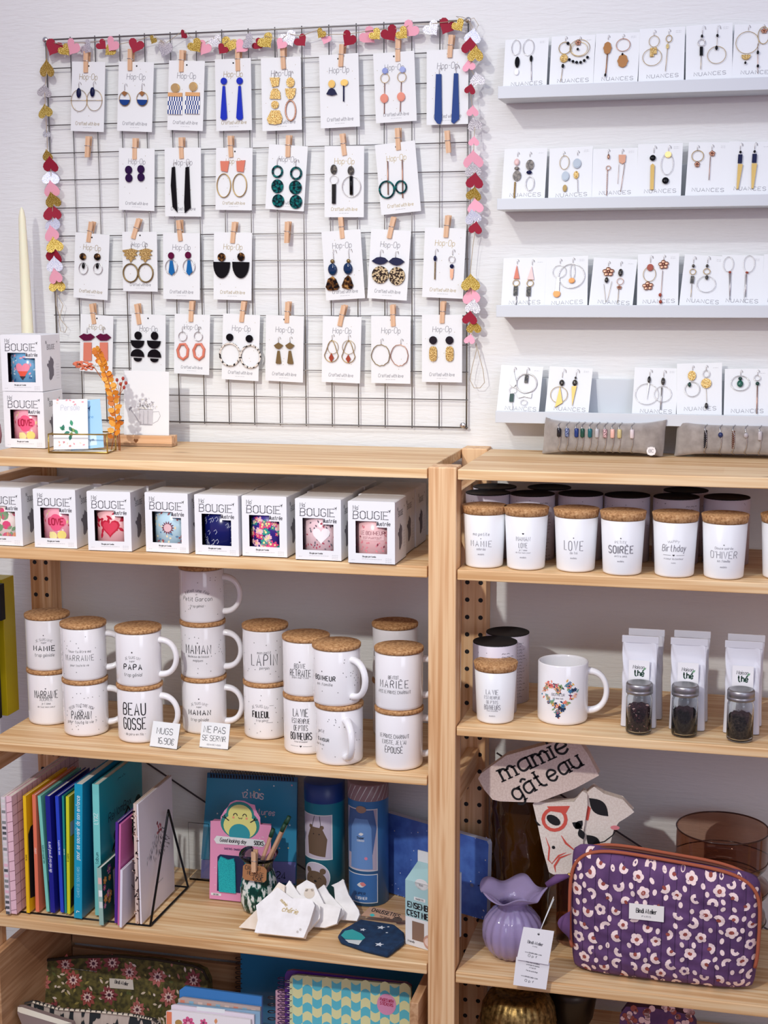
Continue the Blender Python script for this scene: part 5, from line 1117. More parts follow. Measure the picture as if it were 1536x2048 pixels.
book(542, 545, 1235, 255, 62, .19, '#0F7FA6', 'thick turquoise book with white handwriting along its spine', spine='#1B9CC0', sdeco=lambda d, w, H: (d.text('pour se souvenir de son enfance', w * .68, H * .44, .0075, C('#E4F6FA'), .12, .8, al='l', dirv=(0, 1), shear=.15), d.text('CAHIER DE SOUVENIRS', w * .68, H * .16, .005, C('#8FD3E4'), .12, .8, al='l', dirv=(0, 1)), d.scribble(w * .3, w * .7, H * .04, .006, C('#DFF2F6'))), shiny=.3)
book(697, 674, 1216, 258, 52, .19, '#17A0AE', 'tall turquoise album with a mint spine and dark title', spine='#7FD6D2', deco=rem, sdeco=lambda d, w, H: (d.text('LYXZ', w * .75, H * .70, .008, C('#E8FAF8'), .14, .8, al='l', dirv=(0, 1)), d.text('l\'album', w * .7, H * .4, .006, C('#0B5A66'), .12, al='l', dirv=(0, 1))), shiny=.3)
def florb(d, D, H):
    r = random.Random(4)
    for i in range(24): d.flower(r.uniform(.008, D - .008), r.uniform(.03, H - .01), r.uniform(.004, .009), C(r.choice(['#D65C8C', '#F0A04C', '#E88AB0', '#8C4AA0'])), C('#F2DE9A'), 6, 2, r.random())
    d.rect(D * .45, .02, D - .004, H * .8, C('#D9D6DA'), 5)
book(727, 708, 1288, 872, 34, .10, '#14524E', 'small dark green notebook covered with pink flowers', spine='#9CBDB2', deco=florb, sdeco=lambda d, w, H: [d.rect(w * .2, H * z, w, H * z + .012, C(c)) for z, c in ((.5, '#F2F2F0'), (.72, '#E8B8B0'), (.3, '#D9E2DE'))])
book(838, 845, 1272, 538, 22, .13, '#5A2E96', 'thin violet notebook right beside the pink one')
book(860, 872, 1290, 552, 14, .13, '#D873AE', 'pink notebook with a dark green cactus on its cover', deco=lambda d, D, H: (d.disc(D * .55, H * .9, .024, C('#15403C'), .05, 20), [d.star(D * .55 + .012 * math.sin(i * 2.1), H * .9 - .006 * i, .0012, C('#D8E8B8'), 2) for i in range(7)]))
book(874, 880, 1305, 887, 18, .10, '#E9E6F2', 'small white notebook in front, with faint line drawing', deco=lambda d, D, H: (d.scribble(D * .4, D * .75, H * .5, .012, GREY), d.stroke([(D * .42, .02), (D * .42, H * .9)], .0004, GREY)))
def marb(d, w, H):
    r = random.Random(9)
    for i in range(46): d.leaf(r.uniform(0, w * .7), r.uniform(.004, H - .01), .006, .0014, r.uniform(0, 6), C(r.choice(['#3A2C2C', '#A8846E', '#5C4038', '#E6C8BC'])))
book(992, 975, 1277, 402, 24, .16, '#D8C2B6', 'notebook with brown marbled spine beside the white one', sdeco=marb)
def girl(d, D, H):
    r = random.Random(8)
    for i in range(16): d.disc(D * .56 + r.uniform(-.010, .012), H * .66 + r.uniform(-.008, .012), .0028, C(r.choice(['#B8586A', '#D98C96', '#8C3A4C'])), n=8)
    for i in range(110):
        u = r.uniform(-1, 1); v = r.uniform(0, 1) ** .7; d.leaf(D * .56 + u * .045 * (.3 + v), H * .60 - v * .04 + .012 * abs(u), r.uniform(.006, .012), .0007, -1.3 + u * .9 + r.uniform(-.3, .3), C(r.choice(['#6F6A72', '#9B969E', '#4C4850'])))
    d.stroke([(D * .56, H * .66), (D * .55, H * .58)], .002, C('#6A5A60')); d.text('mon beau carnet', D * .55, H * .20, .0035, GREY, .1, .9)
book(1026, 999, 1281, 405, 12, .155, '#EFEBF2', 'white notebook with a drawing of a dancing girl, rightmost in rack', deco=girl)
t = thing('book_rack', 'black wire book rack with triangular ends holding the notebooks', 'book rack', tuple(onz(300, 1848, Z3L)))
def wire(pts, nm, r=.0022):
    m = MB(); m.tube([Vector(p) - t.location for p in pts], r, WIRE, 6); m.build(nm, t)
a, c = onz(*z5(1100, 1283), Z3L + .003), onz(*z5(1375, 1000), Z3L + .003); top = at(*z5(1232, 440), (a.y + c.y) / 2)
wire([a, a.lerp(top, .96), top, c.lerp(top, .96), c, a], 'end_triangle')
l0 = onz(*z5(30, 1215), Z3L + .003)
off = Vector((l0.x - a.x - .010, 0, 0)); 
wire([a + off, a.lerp(top, .55) + off, c + off], 'end_triangle')
wire([a - Vector((0, 0, .0008)), a + off - Vector((0, 0, .0008))], 'base_wire', .0016); wire([c - Vector((0, 0, .0008)), c + off - Vector((0, 0, .0008))], 'base_wire', .0016)
mid = at(*z5(915, 410), top.y) + Vector((.006, 0, 0))
wire([mid - Vector((.03, .03, .1)), mid, mid + Vector((.02, .05, -.1))], 'divider')

# ================================================================ middle of the lower board
SB = C('#1D5A86', .3)
P = [z6(62, 668), z6(95, 72), z6(590, 98), z6(582, 690)]
yb = onz(*z6(300, 680), Z3L).y
def cal(d, tf):
    def T(x, y): return tf(*z6(x, y))
    s = 1 / 2.743 / 1120
    d.poly([T(62, 545), T(95, 100), T(588, 124), T(582, 560)], C('#3A93BA', .3), 1); d.poly([T(60, 650), T(64, 548), T(580, 562), T(578, 680)], C('#7C7FC0', .3), 1)
    x, z = T(345, 210); d.text('12 MOIS', x, z, 34 * s, C('#E6D6DA'), .18, .85, ly=2, arc=.12)
    x, z = T(370, 300); d.text('de lectures', x, z, 34 * s, C('#D9C6D8'), .16, .9, ly=2, shear=.2)
    x, z = T(470, 650); d.text('2024', x, z, 40 * s, C('#1D2340'), .16, .9, ly=2)
    r = random.Random(6)
    for i in range(22): d.disc(*T(r.uniform(110, 570), r.uniform(130, 520)), .0016, C(r.choice(['#E9F2F6', '#F2A0B8', '#F0D890'])), n=6, ly=2)
    for i in range(30): d.rect(*T(112 + i * 15.5, 98 + i * .7), *T(121 + i * 15.5, 80 + i * .7), INK, 2)
t, tf = lean_thing('calendar', 'blue spiral bound 12 MOIS calendar standing behind the pink sock card', 'calendar', P, yb, Z3L, .12, 0, .004, SB, cal)
m = MB()
for i in range(30):
    x, z = tf(*z6(116 + i * 15.5, 86 + i * .7)); m.tube([(x, .002 + .006 * math.cos(a), z + .004 + .006 * math.sin(a)) for a in [2 * PI * k / 10 for k in range(10)]], .0006, INK, 4, closed=True)
m.build('spiral_binding', t)
# sock card with avocado
yb = onz(*z6(270, 785), Z3L).y; sp = onz(*z6(271, 785), Z3L); t = thing('sock_card', 'pink sock packaging card with a smiling avocado and a turquoise sock', 'sock pack', (sp.x, sp.y, Z3L + .002), (Matrix.Rotation(-.10, 4, 'X')).to_euler())
k = .1185 / 367; X = lambda x: (x - 271) * k; Zv = lambda y: (785 - y) * k
m = MB(); PK, TL, CRM = C('#E89AC0', .5), C('#2A8A86', .5), C('#E6E48C', .5)
out = [(88, 785), (88, 330), (150, 325), (150, 300), (172, 262), (192, 240), (205, 215), (240, 197), (290, 197), (330, 212), (355, 215), (362, 245), (388, 285), (390, 325), (455, 325), (455, 785)]
m.prism([(X(a), Zv(b_)) for a, b_ in out], 0, .0008, PK)
m.box(X(95), X(440), .001, .016, .004, Zv(330), C('#D98CB4', .6)); m.build('backing_card', t)
m = MB(); d = D2(); pp = lambda L_, mt, ly: d.poly([(X(a), Zv(b_)) for a, b_ in L_], mt, ly)
for i in range(30): d.disc(X(random.uniform(96, 445)), Zv(random.uniform(340, 770)), .0008, CARD, n=6, ly=1)
d.disc(X(268), Zv(335), 118 * k, TL, 88 * k, 28, 1); d.disc(X(268), Zv(275), 84 * k, TL, 72 * k, 24, 2)
d.disc(X(268), Zv(345), 100 * k, CRM, 76 * k, 28, 3); d.disc(X(268), Zv(280), 72 * k, CRM, 60 * k, 24, 4); d.disc(X(266), Zv(390), 64 * k, C('#2C9AA8', .5), 58 * k, 24, 5)
for ex in (240, 296): d.stroke([(X(ex - 12), Zv(286)), (X(ex - 8), Zv(276)), (X(ex), Zv(272)), (X(ex + 8), Zv(276)), (X(ex + 12), Zv(286))], 5 * k, INK, 6)
d.stroke([(X(258), Zv(294)), (X(264), Zv(302)), (X(270), Zv(298)), (X(276), Zv(302)), (X(282), Zv(294))], 4 * k, INK, 6)
for ex in (228, 308): d.disc(X(ex), Zv(297), 7 * k, C('#F0A080'), n=10, ly=6)
for sgn, ax in ((1, 180), (-1, 352)): d.stroke([(X(ax + sgn * 22), Zv(318)), (X(ax), Zv(304)), (X(ax - sgn * 8), Zv(288))], 6 * k, INK, 6); d.stroke([(X(ax), Zv(304)), (X(ax - sgn * 22), Zv(298))], 5 * k, INK, 6)
pp([(112, 435), (128, 412), (410, 412), (424, 432), (410, 452), (128, 458)], CARD, 7)
d.text('Good looking day', X(228), Zv(444), 22 * k, INK, .15, .74, shear=.25, ly=8); d.text('SOCKS', X(384), Zv(444), 22 * k, INK, .2, .60, ly=8)
d.text('CALCETINES - CHAUSSETTES - CALZINI - MEIAS', X(268), Zv(488), 10 * k, C('#3A1E5A'), .2, .62, ly=2)
pp([(134, 735), (134, 535), (150, 520), (400, 520), (410, 535), (410, 735)], C('#1A2250'), 2)
pp([(98, 762), (98, 748), (160, 748), (160, 762)], CARD, 3); d.text('ONE SIZE', X(129), Zv(760), 8 * k, INK, .2, .7, ly=4)
m.draw(d, flat(0)); m.build('printed_design', t)
SOCK = noisy('turquoise_knit', 700, [(.4, '#139AA6'), (.6, '#25C0C4')], .9, bmp=.6)
m = MB(); m.prism([(X(150), Zv(735)), (X(142), Zv(560)), (X(155), Zv(530)), (X(200), Zv(545)), (X(235), Zv(535)), (X(245), Zv(560)), (X(253), Zv(735))], -.0045, -.0006, SOCK); m.build('sock', t, bevel=.0018)
# glass vase of pencils
def vaseglass(r, z, a): return (r * (1 + .0 * a), z)
q = onz(*z6(352, 855), Z3L); t = thing('pencil_vase', 'small green and white speckled glass vase holding message pencils', 'vase', (q.x, q.y + .030, Z3L))
SPK = noisy('speckled_green_glass', 130, [(.44, '#0D3A33'), (.50, '#2C6A5C'), (.56, '#E8F0EC')], .08, sc3=(1, 1, .45), detail=2)
m = MB(); m.lathe([(0, 0), (.026, 0), (.031, .004), (.0345, .018), (.0345, .045), (.030, .066), (.026, .078)], SPK, 40)
m.lathe([(.026, .078), (.0255, .086), (.029, .096), (.036, .107), (.035, .1073), (.028, .097), (.0242, .086), (.024, .078)], glass('green_tint_glass', '#CFE6DC', .03), 40, fn=lambda r, z, a: (r, z + (.0025 * math.sin(3 * a) if z > .1 else 0))); m.build('vase_body', t)
PCB = C('#C99A7A', .5); tx = t.location.copy()
for i, (bx, by, ex, ey) in enumerate([(395, 555, 457, 380), (428, 550, 522, 352), (440, 545, 545, 312), (432, 560, 530, 335)]):
    e = at(*z6(ex, ey), tx.y + .004 * i); b_ = at(*z6(bx, by), tx.y - .004 + .004 * i); dv = (b_ - e).normalized(); bb = e + dv * .168
    if bb.z < Z3L + .006: bb = e + dv * ((e.z - Z3L - .006) / -dv.z)
    pt = thing('pencil', ['beige pencil with dark green end, shortest of the vase', 'beige pencil with green end, middle of the vase', 'beige pencil with green end, reaching farthest right', 'beige pencil with green end, half hidden behind the others'][i], 'pencil', tuple(bb), group='message pencils in the speckled vase')
    m = MB(); m.tube([Vector((0, 0, 0)), (e - dv * -.016) - bb], .0036, PCB, 6); m.build('shaft', pt); m = MB(); m.tube([e + dv * .016 - bb, e - bb], .0040, C('#1E4A34', .5), 10); m.build('coloured_end', pt)
p0 = at(*z6(352, 668), tx.y - .040); t = thing('kraft_tag', 'brown kraft tag handwritten 4,50 clipped to the pencil vase', 'tag', tuple(p0), (-.05, .05, -.05))
m = MB(); w, h = .046, .030; m.prism([(-w / 2, .004), (-w / 2 + .004, 0), (w / 2 - .004, .001), (w / 2, .006), (w / 2, h - .005), (w / 2 - .006, h), (-w / 2 + .005, h), (-w / 2, h - .005)], 0, .0006, C('#A9764E', .8))
d = D2(); d.text('CRAYON', -.004, h * .66, .0075, INK, .13, .75, jit=.06); d.text('MESSAGE', .002, h * .36, .007, INK, .13, .75, jit=.06); d.text('4,50\u20ac', .006, h * .08, .0075, INK, .14, .75); m.draw(d, flat(0)); m.build('tag_card', t)
pg_ = peg(*(lambda a, b_: (a[0], a[1], b_[1], 1))(z6(357, 505), z6(357, 598)), 'wooden clothespin clipping the kraft tag to the pencil vase', 'clothespins on the wire grid'); pg_.location.y = p0.y - .001; a_ = at(*z6(357, 552), p0.y); pg_.location.x = a_.x; pg_.location.z = a_.z
del pg_['group']
# apron tubes
def apron_tube(zx, zyb, label, body, cap, kind, H, capH):
    q = onz(*z6(zx, zyb), Z3L); R = .0375; t = thing('gift_tube', label, 'tube', (q.x, q.y + R, Z3L), group='apron gift tubes')
    m = MB(); m.lathe([(0, 0), (R, 0), (R, H - capH)], C(body, .3), 48); 
    d = D2(); W_ = C('#CFC8D8', .4)
    def rr(x0, z0, x1, z1, mt, ly): d.rect(x0, z0, x1, z1, mt, ly, 8)
    if kind == 'bear':
        BRN = C('#6E5A48', .5); rr(-.040, .078, .026, .165, CARD, 1); rr(-.038, .080, .024, .163, W_, 2)
        d.poly([(-.022, .088), (.012, .084), (.016, .118), (.006, .140), (-.016, .142), (-.024, .120)], BRN, 3); d.disc(-.016, .142, .004, BRN, ly=3); d.disc(.006, .141, .004, BRN, ly=3)
        d.stroke([(-.013, .143), (-.008, .163)], .001, INK, 3); d.stroke([(.004, .142), (.002, .163)], .001, INK, 3); d.disc(-.010, .128, .0012, INK, ly=4); d.disc(.001, .128, .0012, INK, ly=4)
        d.disc(-.008, .044, .029, CARD, ly=1, n=28); d.disc(-.008, .044, .0275, W_, ly=2, n=28); d.disc(-.008, .036, .022, BRN, .020, 20, 3); d.disc(-.022, .056, .006, BRN, ly=3); d.disc(.007, .056, .006, BRN, ly=3)
        for ex in (-.016, .001): d.stroke([(ex - .003, .041), (ex, .044), (ex + .003, .041)], .0009, INK, 4)
        d.disc(-.0075, .036, .003, INK, .0022, ly=4)
    else:
        rr(-.038, .068, .028, .205 - .018, CARD, 1); rr(-.0365, .0695, .0265, .1855, C('#BDB3C6', .4), 2)
        d.poly([(-.030, .185), (.020, .185), (.026, .15), (.018, .10), (-.034, .10), (-.036, .15)], C('#4A6EA8', .5), 3)
        d.poly([(-.026, .072), (.018, .072), (.016, .15), (.009, .168), (-.015, .168), (-.024, .15)], C('#6C98D2', .5), 4); d.disc(-.003, .190 - .004, .010, C('#A88A78'), .007, 12, 5)
        d.leaf(-.008, .138, .010, .0028, .2, CARD, 5); d.text('Super', -.004, .130, .004, INK, .2, ly=5); d.text('CUISINIER', -.004, .125, .003, CARD, .2, .8, ly=5); d.disc(.006, .093, .003, C('#E28AA8'), ly=5)
        rr(-.038, .006, .028, .062, CARD, 1); rr(-.0365, .0075, .0265, .0605, C('#3E74B4', .4), 2); d.leaf(-.012, .040, .018, .005, .15, CARD, 3); d.leaf(-.006, .044, .012, .004, -.2, C('#E28A8A'), 4)
        d.text('SUPER', -.006, .022, .005, C('#1A2A50'), .2, ly=3); d.text('CUISINIER', -.004, .013, .005, C('#DDE8F6'), .2, .8, ly=3)
        for i in range(7): d.stroke([(-.036 + .011 * i, H - .024), (-.024 + .011 * i, H - .002)], .0007, CARD, 7)
    m.draw(d, cylm(R + .0001, -.02)); m.build('tube_body', t)
    m = MB(); m.lathe([(R + .0006, H - capH), (R + .0008, H - .001), (R - .001, H), (0, H)], C(cap, .35), 44); m.build('cap', t)
    if kind != 'bear':
        m = MB(); d = D2()
        for i in range(9): d.stroke([(-.040 + .011 * i, H - capH + .001), (-.026 + .011 * i, H - .002)], .0008, CARD, 1)
        m.draw(d, cylm(R + .0009, 0)); m.build('cap_stripes', t)
apron_tube(712, 770, 'teal gift tube with navy cap and pictures of a bear apron', '#1F7F96', '#1B3C82', 'bear', .222, .036)
apron_tube(952, 805, 'blue gift tube with a pinkish striped cap and apron photos', '#3F7EBC', '#9C8288', 'cook', .232, .031)
# blue elastic folder that passes behind the centre upright
a, c = onz(*z6(1180, 778), Z3L), onz(*z7(175, 915), Z3R); rz = math.atan2(c.y - a.y, c.x - a.x)
FOLD = noisy('blue_folder_card', 30, [(.4, '#4060B0'), (.6, '#5078C8')], .35)
def fdeco(d, tf):
    r = random.Random(3)
    for i in range(40): d.disc(*tf(r.uniform(776, 975), r.uniform(1660, 1840)), .0012, C(r.choice(['#9FB4E8', '#F0E6D0', '#C8D6F6'])), n=6)
    d.stroke([tf(956, 1772), tf(975, 1768)], .002, C('#152452'), 2); d.disc(*tf(944, 1771), .0035, C('#7E8CB8', .3, .8), n=12, ly=2); d.scribble(tf(815, 1755)[0], tf(840, 1755)[0], tf(815, 1755)[1], .004, C('#152452'))
lean_thing('folder', 'royal blue dotted folder with snap button, passing behind the centre upright', 'folder', [(770, 1630), (774, 1626), (974, 1683), (977, 1690), (973, 1858), (760, 1786)], a.y + .014, Z3L + .002, 0, rz, .012, FOLD, fdeco, px0=z6(1180, 0)[0], edge=C('#BFC6DA', .3))
# white baby clothes folded on cards
CLO = noisy('white_cotton', 40, [(.35, '#EDEBE9'), (.65, '#FAF9F8')], .95, bmp=.15); CLB = noisy('ecru_cotton', 40, [(.35, '#E6D8C6'), (.65, '#F0E6D8')], .95, bmp=.15)
def cloth(poly, Y0, lean_, rz, label, mt=CLO, th=.009, deco=None):
    return lean_thing('folded_cloth', label, 'cloth', [z6(*p) for p in poly], Y0, Z3L + .001, lean_, rz, th, mt, deco, 'folded white baby clothes fanned out on the lower board', 'fabric', bevel=.0035)
y0 = onz(*z6(600, 1012), Z3L).y
cloth([(805, 880), (790, 700), (775, 690), (815, 672), (840, 655), (870, 740), (925, 825), (930, 850), (915, 888)], y0 + .095, .55, .05, 'white folded garment at the back right of the fan')
cloth([(700, 900), (690, 720), (735, 685), (760, 730), (850, 830), (845, 850), (800, 905)], y0 + .078, .55, .05, 'white folded garment, second from the back of the fan')
cloth([(560, 960), (585, 695), (640, 660), (680, 680), (735, 790), (830, 810), (805, 900), (735, 950), (720, 978)], y0 + .055, .55, .03, 'white folded garment with a pale bear print in the middle', deco=lambda d, tf: (d.disc(*tf(*z6(655, 735)), .010, C('#D9CDBE'), .009, 14), d.disc(*tf(*z6(640, 715)), .003, C('#D9CDBE')), d.disc(*tf(*z6(672, 715)), .003, C('#D9CDBE'))))
cloth([(560, 975), (520, 700), (545, 662), (600, 740), (715, 800), (712, 870), (640, 995)], y0 + .034, .55, .03, 'white folded garment just behind the front one')
cloth([(265, 930), (400, 790), (488, 672), (520, 690), (500, 960), (350, 950)], y0 + .022, .55, -.04, 'ecru folded garment under the left side of the front one', CLB, .006)
def chd(d, tf):
    u0 = tf(*z6(545, 840)); d.text('ch\u00e9rie', u0[0], u0[1], .0085, C('#C9B27A'), .15, .95, shear=.3, dirv=(.985, -.1)); u1 = tf(*z6(510, 790)); d.text('mamie', u1[0], u1[1], .006, C('#C9B27A'), .15, .8, shear=.3, dirv=(.8, -.6)); d.disc(*tf(*z6(590, 945)), .0022, C('#C8C2BC'), n=10); d.disc(*tf(*z6(606, 932)), .0022, C('#C8C2BC'), n=10)
cloth([(352, 960), (372, 880), (362, 800), (480, 700), (560, 760), (640, 762), (672, 775), (685, 800), (655, 900), (620, 1000), (600, 1014), (480, 1000)], y0 + .002, .55, .0, 'white folded garment with gold lettering chérie, frontmost of the fan', CLO, .014, chd)
# navy pouch lying flat
def lying(name, label, cat, poly, Z, th, mt, deco=None, group=None, pname='fabric', bevel=.004):
    P = [onz(a, b_, Z + th) for a, b_ in poly]; c = sum(P, Vector()) / len(P); t = thing(name, label, cat, (c.x, c.y, Z), group=group)
    m = MB(); n = len(P); vs = [(p.x - c.x, p.y - c.y, th) for p in P] + [(p.x - c.x, p.y - c.y, 0) for p in P]
    ar = sum(vs[i][0] * vs[(i + 1) % n][1] - vs[(i + 1) % n][0] * vs[i][1] for i in range(n)); idx = list(range(n)) if ar > 0 else list(reversed(range(n)))
    m.add(vs, [idx, [i + n for i in reversed(idx)]] + [(idx[i], idx[i] + n, idx[(i + 1) % n] + n, idx[(i + 1) % n]) for i in range(n)], mt); m.build(pname, t, bevel=bevel)
    if deco:
        m = MB(); d = D2(); deco(d, lambda px, py: (onz(px, py, Z + th).x - c.x, onz(px, py, Z + th).y - c.y)); m.draw(d, lambda x, z, ly: (x, z, th + ly * .0003)); m.build('printed_design', t)
    return t
NAVY = noisy('navy_cotton', 80, [(.35, '#0F2A48'), (.65, '#16385C')], .9)
def nd(d, tf):
    T = lambda x, y: tf(*z6(x, y))
    d.poly([T(828, 965), T(850, 940), T(890, 932), T(940, 955), T(962, 978), T(945, 992), T(850, 985)], C('#2FA7A8')); d.poly([T(850, 988), T(945, 992), T(925, 1018), T(870, 1005)], C('#D8DEDE'))
    for x, y, r in ((948, 934, .006), (1038, 1015, .0085), (1048, 922, .008), (1088, 918, .003), (1080, 950, .003)): d.star(*T(x, y), r, C('#DDE3EA'), 1)
lying('pouch', 'navy blue flat pouch with white stars and a turquoise cloud', 'pouch', [z6(*p) for p in ((812, 960), (832, 930), (935, 872), (1120, 900), (1176, 945), (1178, 990), (1085, 1062), (955, 1030), (825, 985))], Z3L, .010, NAVY, nd)
y1 = onz(*z6(1050, 900), Z3L).y
lean_thing('product_card', 'brown shaped cardboard label with dark lettering on the navy pouch', 'card', [z6(*p) for p in ((935, 862), (985, 808), (1060, 815), (1176, 858), (1178, 938), (1100, 925), (1075, 895), (945, 878))], y1 - .002, Z3L + .011, 1.0, 0, .0012, C('#B08C74', .7),
    lambda d, tf: (d.text('CHAUSSETTES', *tf(*z6(1070, 850)), .007, INK, .2, .8, shear=.2, dirv=(.98, -.15)), d.text('l\'original', *tf(*z6(1065, 875)), .004, INK, .15, dirv=(.98, -.15)), d.disc(*tf(*z6(1130, 910)), .009, C('#4A3A34'), .005, 14), d.leaf(*tf(*z6(985, 852)), .010, .003, 0, C('#2FA7A8'))))
# milk-carton shaped box
a = onz(*z6(1182, 1010), Z3L); b_ = Vector((.803, -.2725, Z3L)); v = b_ - a; w = math.hypot(v.x, v.y); rz = math.atan2(v.y, v.x)
t = thing('carton_box', 'pale blue and white milk carton box reading ENSEMBLE C\'EST MIEUX', 'carton', (a.x, a.y, Z3L), (0, 0, rz))
LB = C('#A9D0D4', .4); H1, H2 = .118, .158; hh = .080; m = MB()
m.box(0, w, 0, hh, 0, H1, CARD); m.add([(0, 0, H1), (w, 0, H1), (w, hh, H1), (0, hh, H1), (.0, hh / 2, H2 - .02), (w, hh / 2, H2 - .02)], [(0, 1, 5, 4), (2, 3, 4, 5), (1, 2, 5), (3, 0, 4)], LB)
m.box(0, w, hh / 2 - .001, hh / 2 + .001, H2 - .02, H2, CARD)
d = D2(); d.poly([(0, .052), (w, .052), (w, H1), (0, H1)], LB, 1); d.disc(w * .52, .116, .014, CARD, .010, 14, 1); d.text('duo', w * .5, .113, .004, GREY, .14, ly=3); d.rect(w * .28, .085, w * .64, .091, CARD, 2); d.text('CHAUSSETTES', w * .46, .0865, .0028, INK, .15, .6, ly=3)
d.text('ENSEMBLE', w * .50, .070, .0095, INK, .24, ly=3, serif=True, fit=w * .84); d.text("C'EST MIEUX", w * .50, .055, .0095, INK, .24, ly=3, serif=True, fit=w * .88)
d.poly([(w * .22, .012), (w * .6, .012), (w * .6, .046), (w * .22, .046)], C('#8A705E'), 2); d.disc(w * .76, .015, w * .18, C('#C9A08E'), .013, 18, 3); d.disc(w * .76, .015, w * .14, C('#E6D0C6'), .008, 14, 4); d.text('friendly', .012, .006, .004, INK, .1, .8, ly=3)
m.draw(d, flat(0)); m.build('carton_body', t)
# clear acrylic riser between the rack and the calendar
q = onz(*z5(1400, 985), Z3L)
t = thing('acrylic_stand', 'clear acrylic stand in shade between the book rack and the calendar', 'stand', (q.x, q.y + .02, Z3L)); m = MB(); m.box(-.012, .030, 0, .003, 0, .115, ACR); m.box(-.012, .030, .003, .045, .0, .003, ACR); m.build('panel', t)
# ================================================================ wooden crate under the left bay
CW = wood('crate_pine', 0, ('#A97C54', '#BF9168', '#CFA57C')); CWY = wood('crate_pine_side', 1, ('#A97C54', '#BF9168', '#CFA57C'))
zc = ZBL; t = thing('wooden_crate', 'wooden crate on the lowest board holding pouches and spiral notebooks', 'crate', (0, 0, zc)); ctop = F0 - 1.642
L0 = at(12, 1903, -.325); R0 = at(848, 1962, -.16)
m = MB(); m.prism([(0, 0), (1, 0), (1, 1), (0, 1)], 0, 1, CWY) if False else m.box(-.009, .006, -.335, -.050, .0, ctop - zc, CWY); m.build('crate_side', t, bevel=.001)
m = MB(); m.box(.770, .785, -.335, -.035, .0, ctop - zc, CWY); m.build('crate_side', t, bevel=.001)
m = MB(); m.box(.0065, .7695, -.335, -.035, .0, .008, CW); m.build('crate_floor', t)
for z0, z1 in ((ctop - zc - .20, ctop - zc - .118), (ctop - zc - .108, ctop - zc - .062), (ctop - zc - .048, ctop - zc + .012)):
    m = MB(); m.box(.0065, .7695, -.047, -.035, z0, z1, CW); m.build('back_slat', t, bevel=.001)
CZ = ZBL + .0098
OLV = noisy('olive_floral_ground', 90, [(.4, '#3E3A1C'), (.6, '#6A6230')], .85)
def flo(d, tf):
    r = random.Random(21); T = lambda x, y: tf(*z8(x, y))
    for i in range(230): x, z = T(r.uniform(130, 1290), r.uniform(345, 760)); d.leaf(x, z, r.uniform(.006, .012), .0022, r.uniform(0, 6), C(r.choice(['#9A8C4A', '#D9C8B0', '#57602E', '#B77A6A', '#E8D8CC'])), 1)
    for x, y in [(270, 470), (470, 450), (600, 345), (560, 560), (700, 545), (830, 400), (1010, 430), (1080, 560), (1240, 450), (330, 640), (880, 640), (160, 560), (720, 340), (420, 350), (1180, 660)]:
        X0, Z0_ = T(x, y); c1 = C(r.choice(['#A8524A', '#B86A62', '#8C3E42'])); n = 9
        for k in range(n): a = 2 * PI * k / n + r.random() * .3; d.leaf(X0, Z0_, r.uniform(.015, .021), .0045, a, c1, 2)
        for k in range(n): a = 2 * PI * k / n + .3; d.leaf(X0, Z0_, .010, .0018, a, C('#EBC9C0'), 3)
        d.disc(X0, Z0_, .0035, C('#5A2A3A'), n=8, ly=4)
    d.poly([T(702, 438), T(852, 448), T(858, 512), T(704, 500)], C('#D8D2C4'), 5); X0, Z0_ = T(780, 478); d.text('Bindi Atelier', X0, Z0_, .0065, INK, .14, .62, ly=6, serif=True, dirv=(.995, -.06)); d.scribble(X0 - .006, X0 + .006, Z0_ - .006, .0018, GREY)
t, tf = lean_thing('floral_pouch', 'large quilted olive pouch with rust and pink flowers, in the crate', 'pouch', [z8(*p) for p in ((345, 1500), (244, 640), (232, 430), (245, 368), (290, 325), (500, 305), (760, 300), (1000, 322), (1240, 362), (1300, 390), (1328, 450), (1335, 1500))], -.185, CZ, .22, 0, .024, OLV, flo, bevel=.008, pname='quilted_body')
m = MB(); m.tube([Vector((x, -.001, z)) for x, z in [tf(*z8(*p)) for p in ((244, 640), (231, 430), (243, 366), (288, 323), (500, 302), (760, 297), (1000, 319), (1240, 359), (1302, 388), (1330, 450))]], .0028, C('#2E2418', .8), 8); m.build('piping', t)
ZB = noisy('zebra_cotton', 26, [(.44, '#1E2326'), (.50, '#1E2326'), (.52, '#B7A79A'), (.9, '#C9BAAC')], .85, sc3=(3.2, 1, .9), detail=1, tex='ShaderNodeTexNoise')
t, tf = lean_thing('zebra_pouch', 'open zebra striped pouch with beige zip, front left of the crate', 'pouch', [z8(*p) for p in ((170, 900), (168, 605), (210, 590), (380, 640), (620, 655), (860, 680), (980, 705), (1015, 730), (1040, 900))], -.285, CZ, .2, 0, .012, ZB, None, bevel=.003, pname='pouch_body')
m = MB(); zp = [Vector((x, -.001, z)) for x, z in [tf(*z8(*p)) for p in ((165, 603), (210, 590), (380, 638), (620, 653), (860, 678), (980, 703), (1015, 728))]]; m.tube(zp, .0022, C('#D9CDB8', .7), 6)
for i in range(len(zp) - 1):
    for k in range(7): c = zp[i].lerp(zp[i + 1], k / 7); m.box(c.x - .001, c.x + .001, -.004, .0, c.z, c.z + .0035, C('#3A3632'))
m.build('zip', t)
t, tf = lean_thing('zebra_bow', 'small blue striped fabric tab lying above the zebra pouch', 'fabric tab', [z8(*p) for p in ((370, 600), (430, 568), (500, 565), (590, 590), (600, 610), (520, 640), (400, 632))], -.270, CZ + .20, .3, 0, .006, noisy('blue_stripe_cotton', 60, [(.46, '#3E5568'), (.54, '#D9D6CE')], .8, sc3=(2, 1, .6)), None, bevel=.002, pname='fabric')
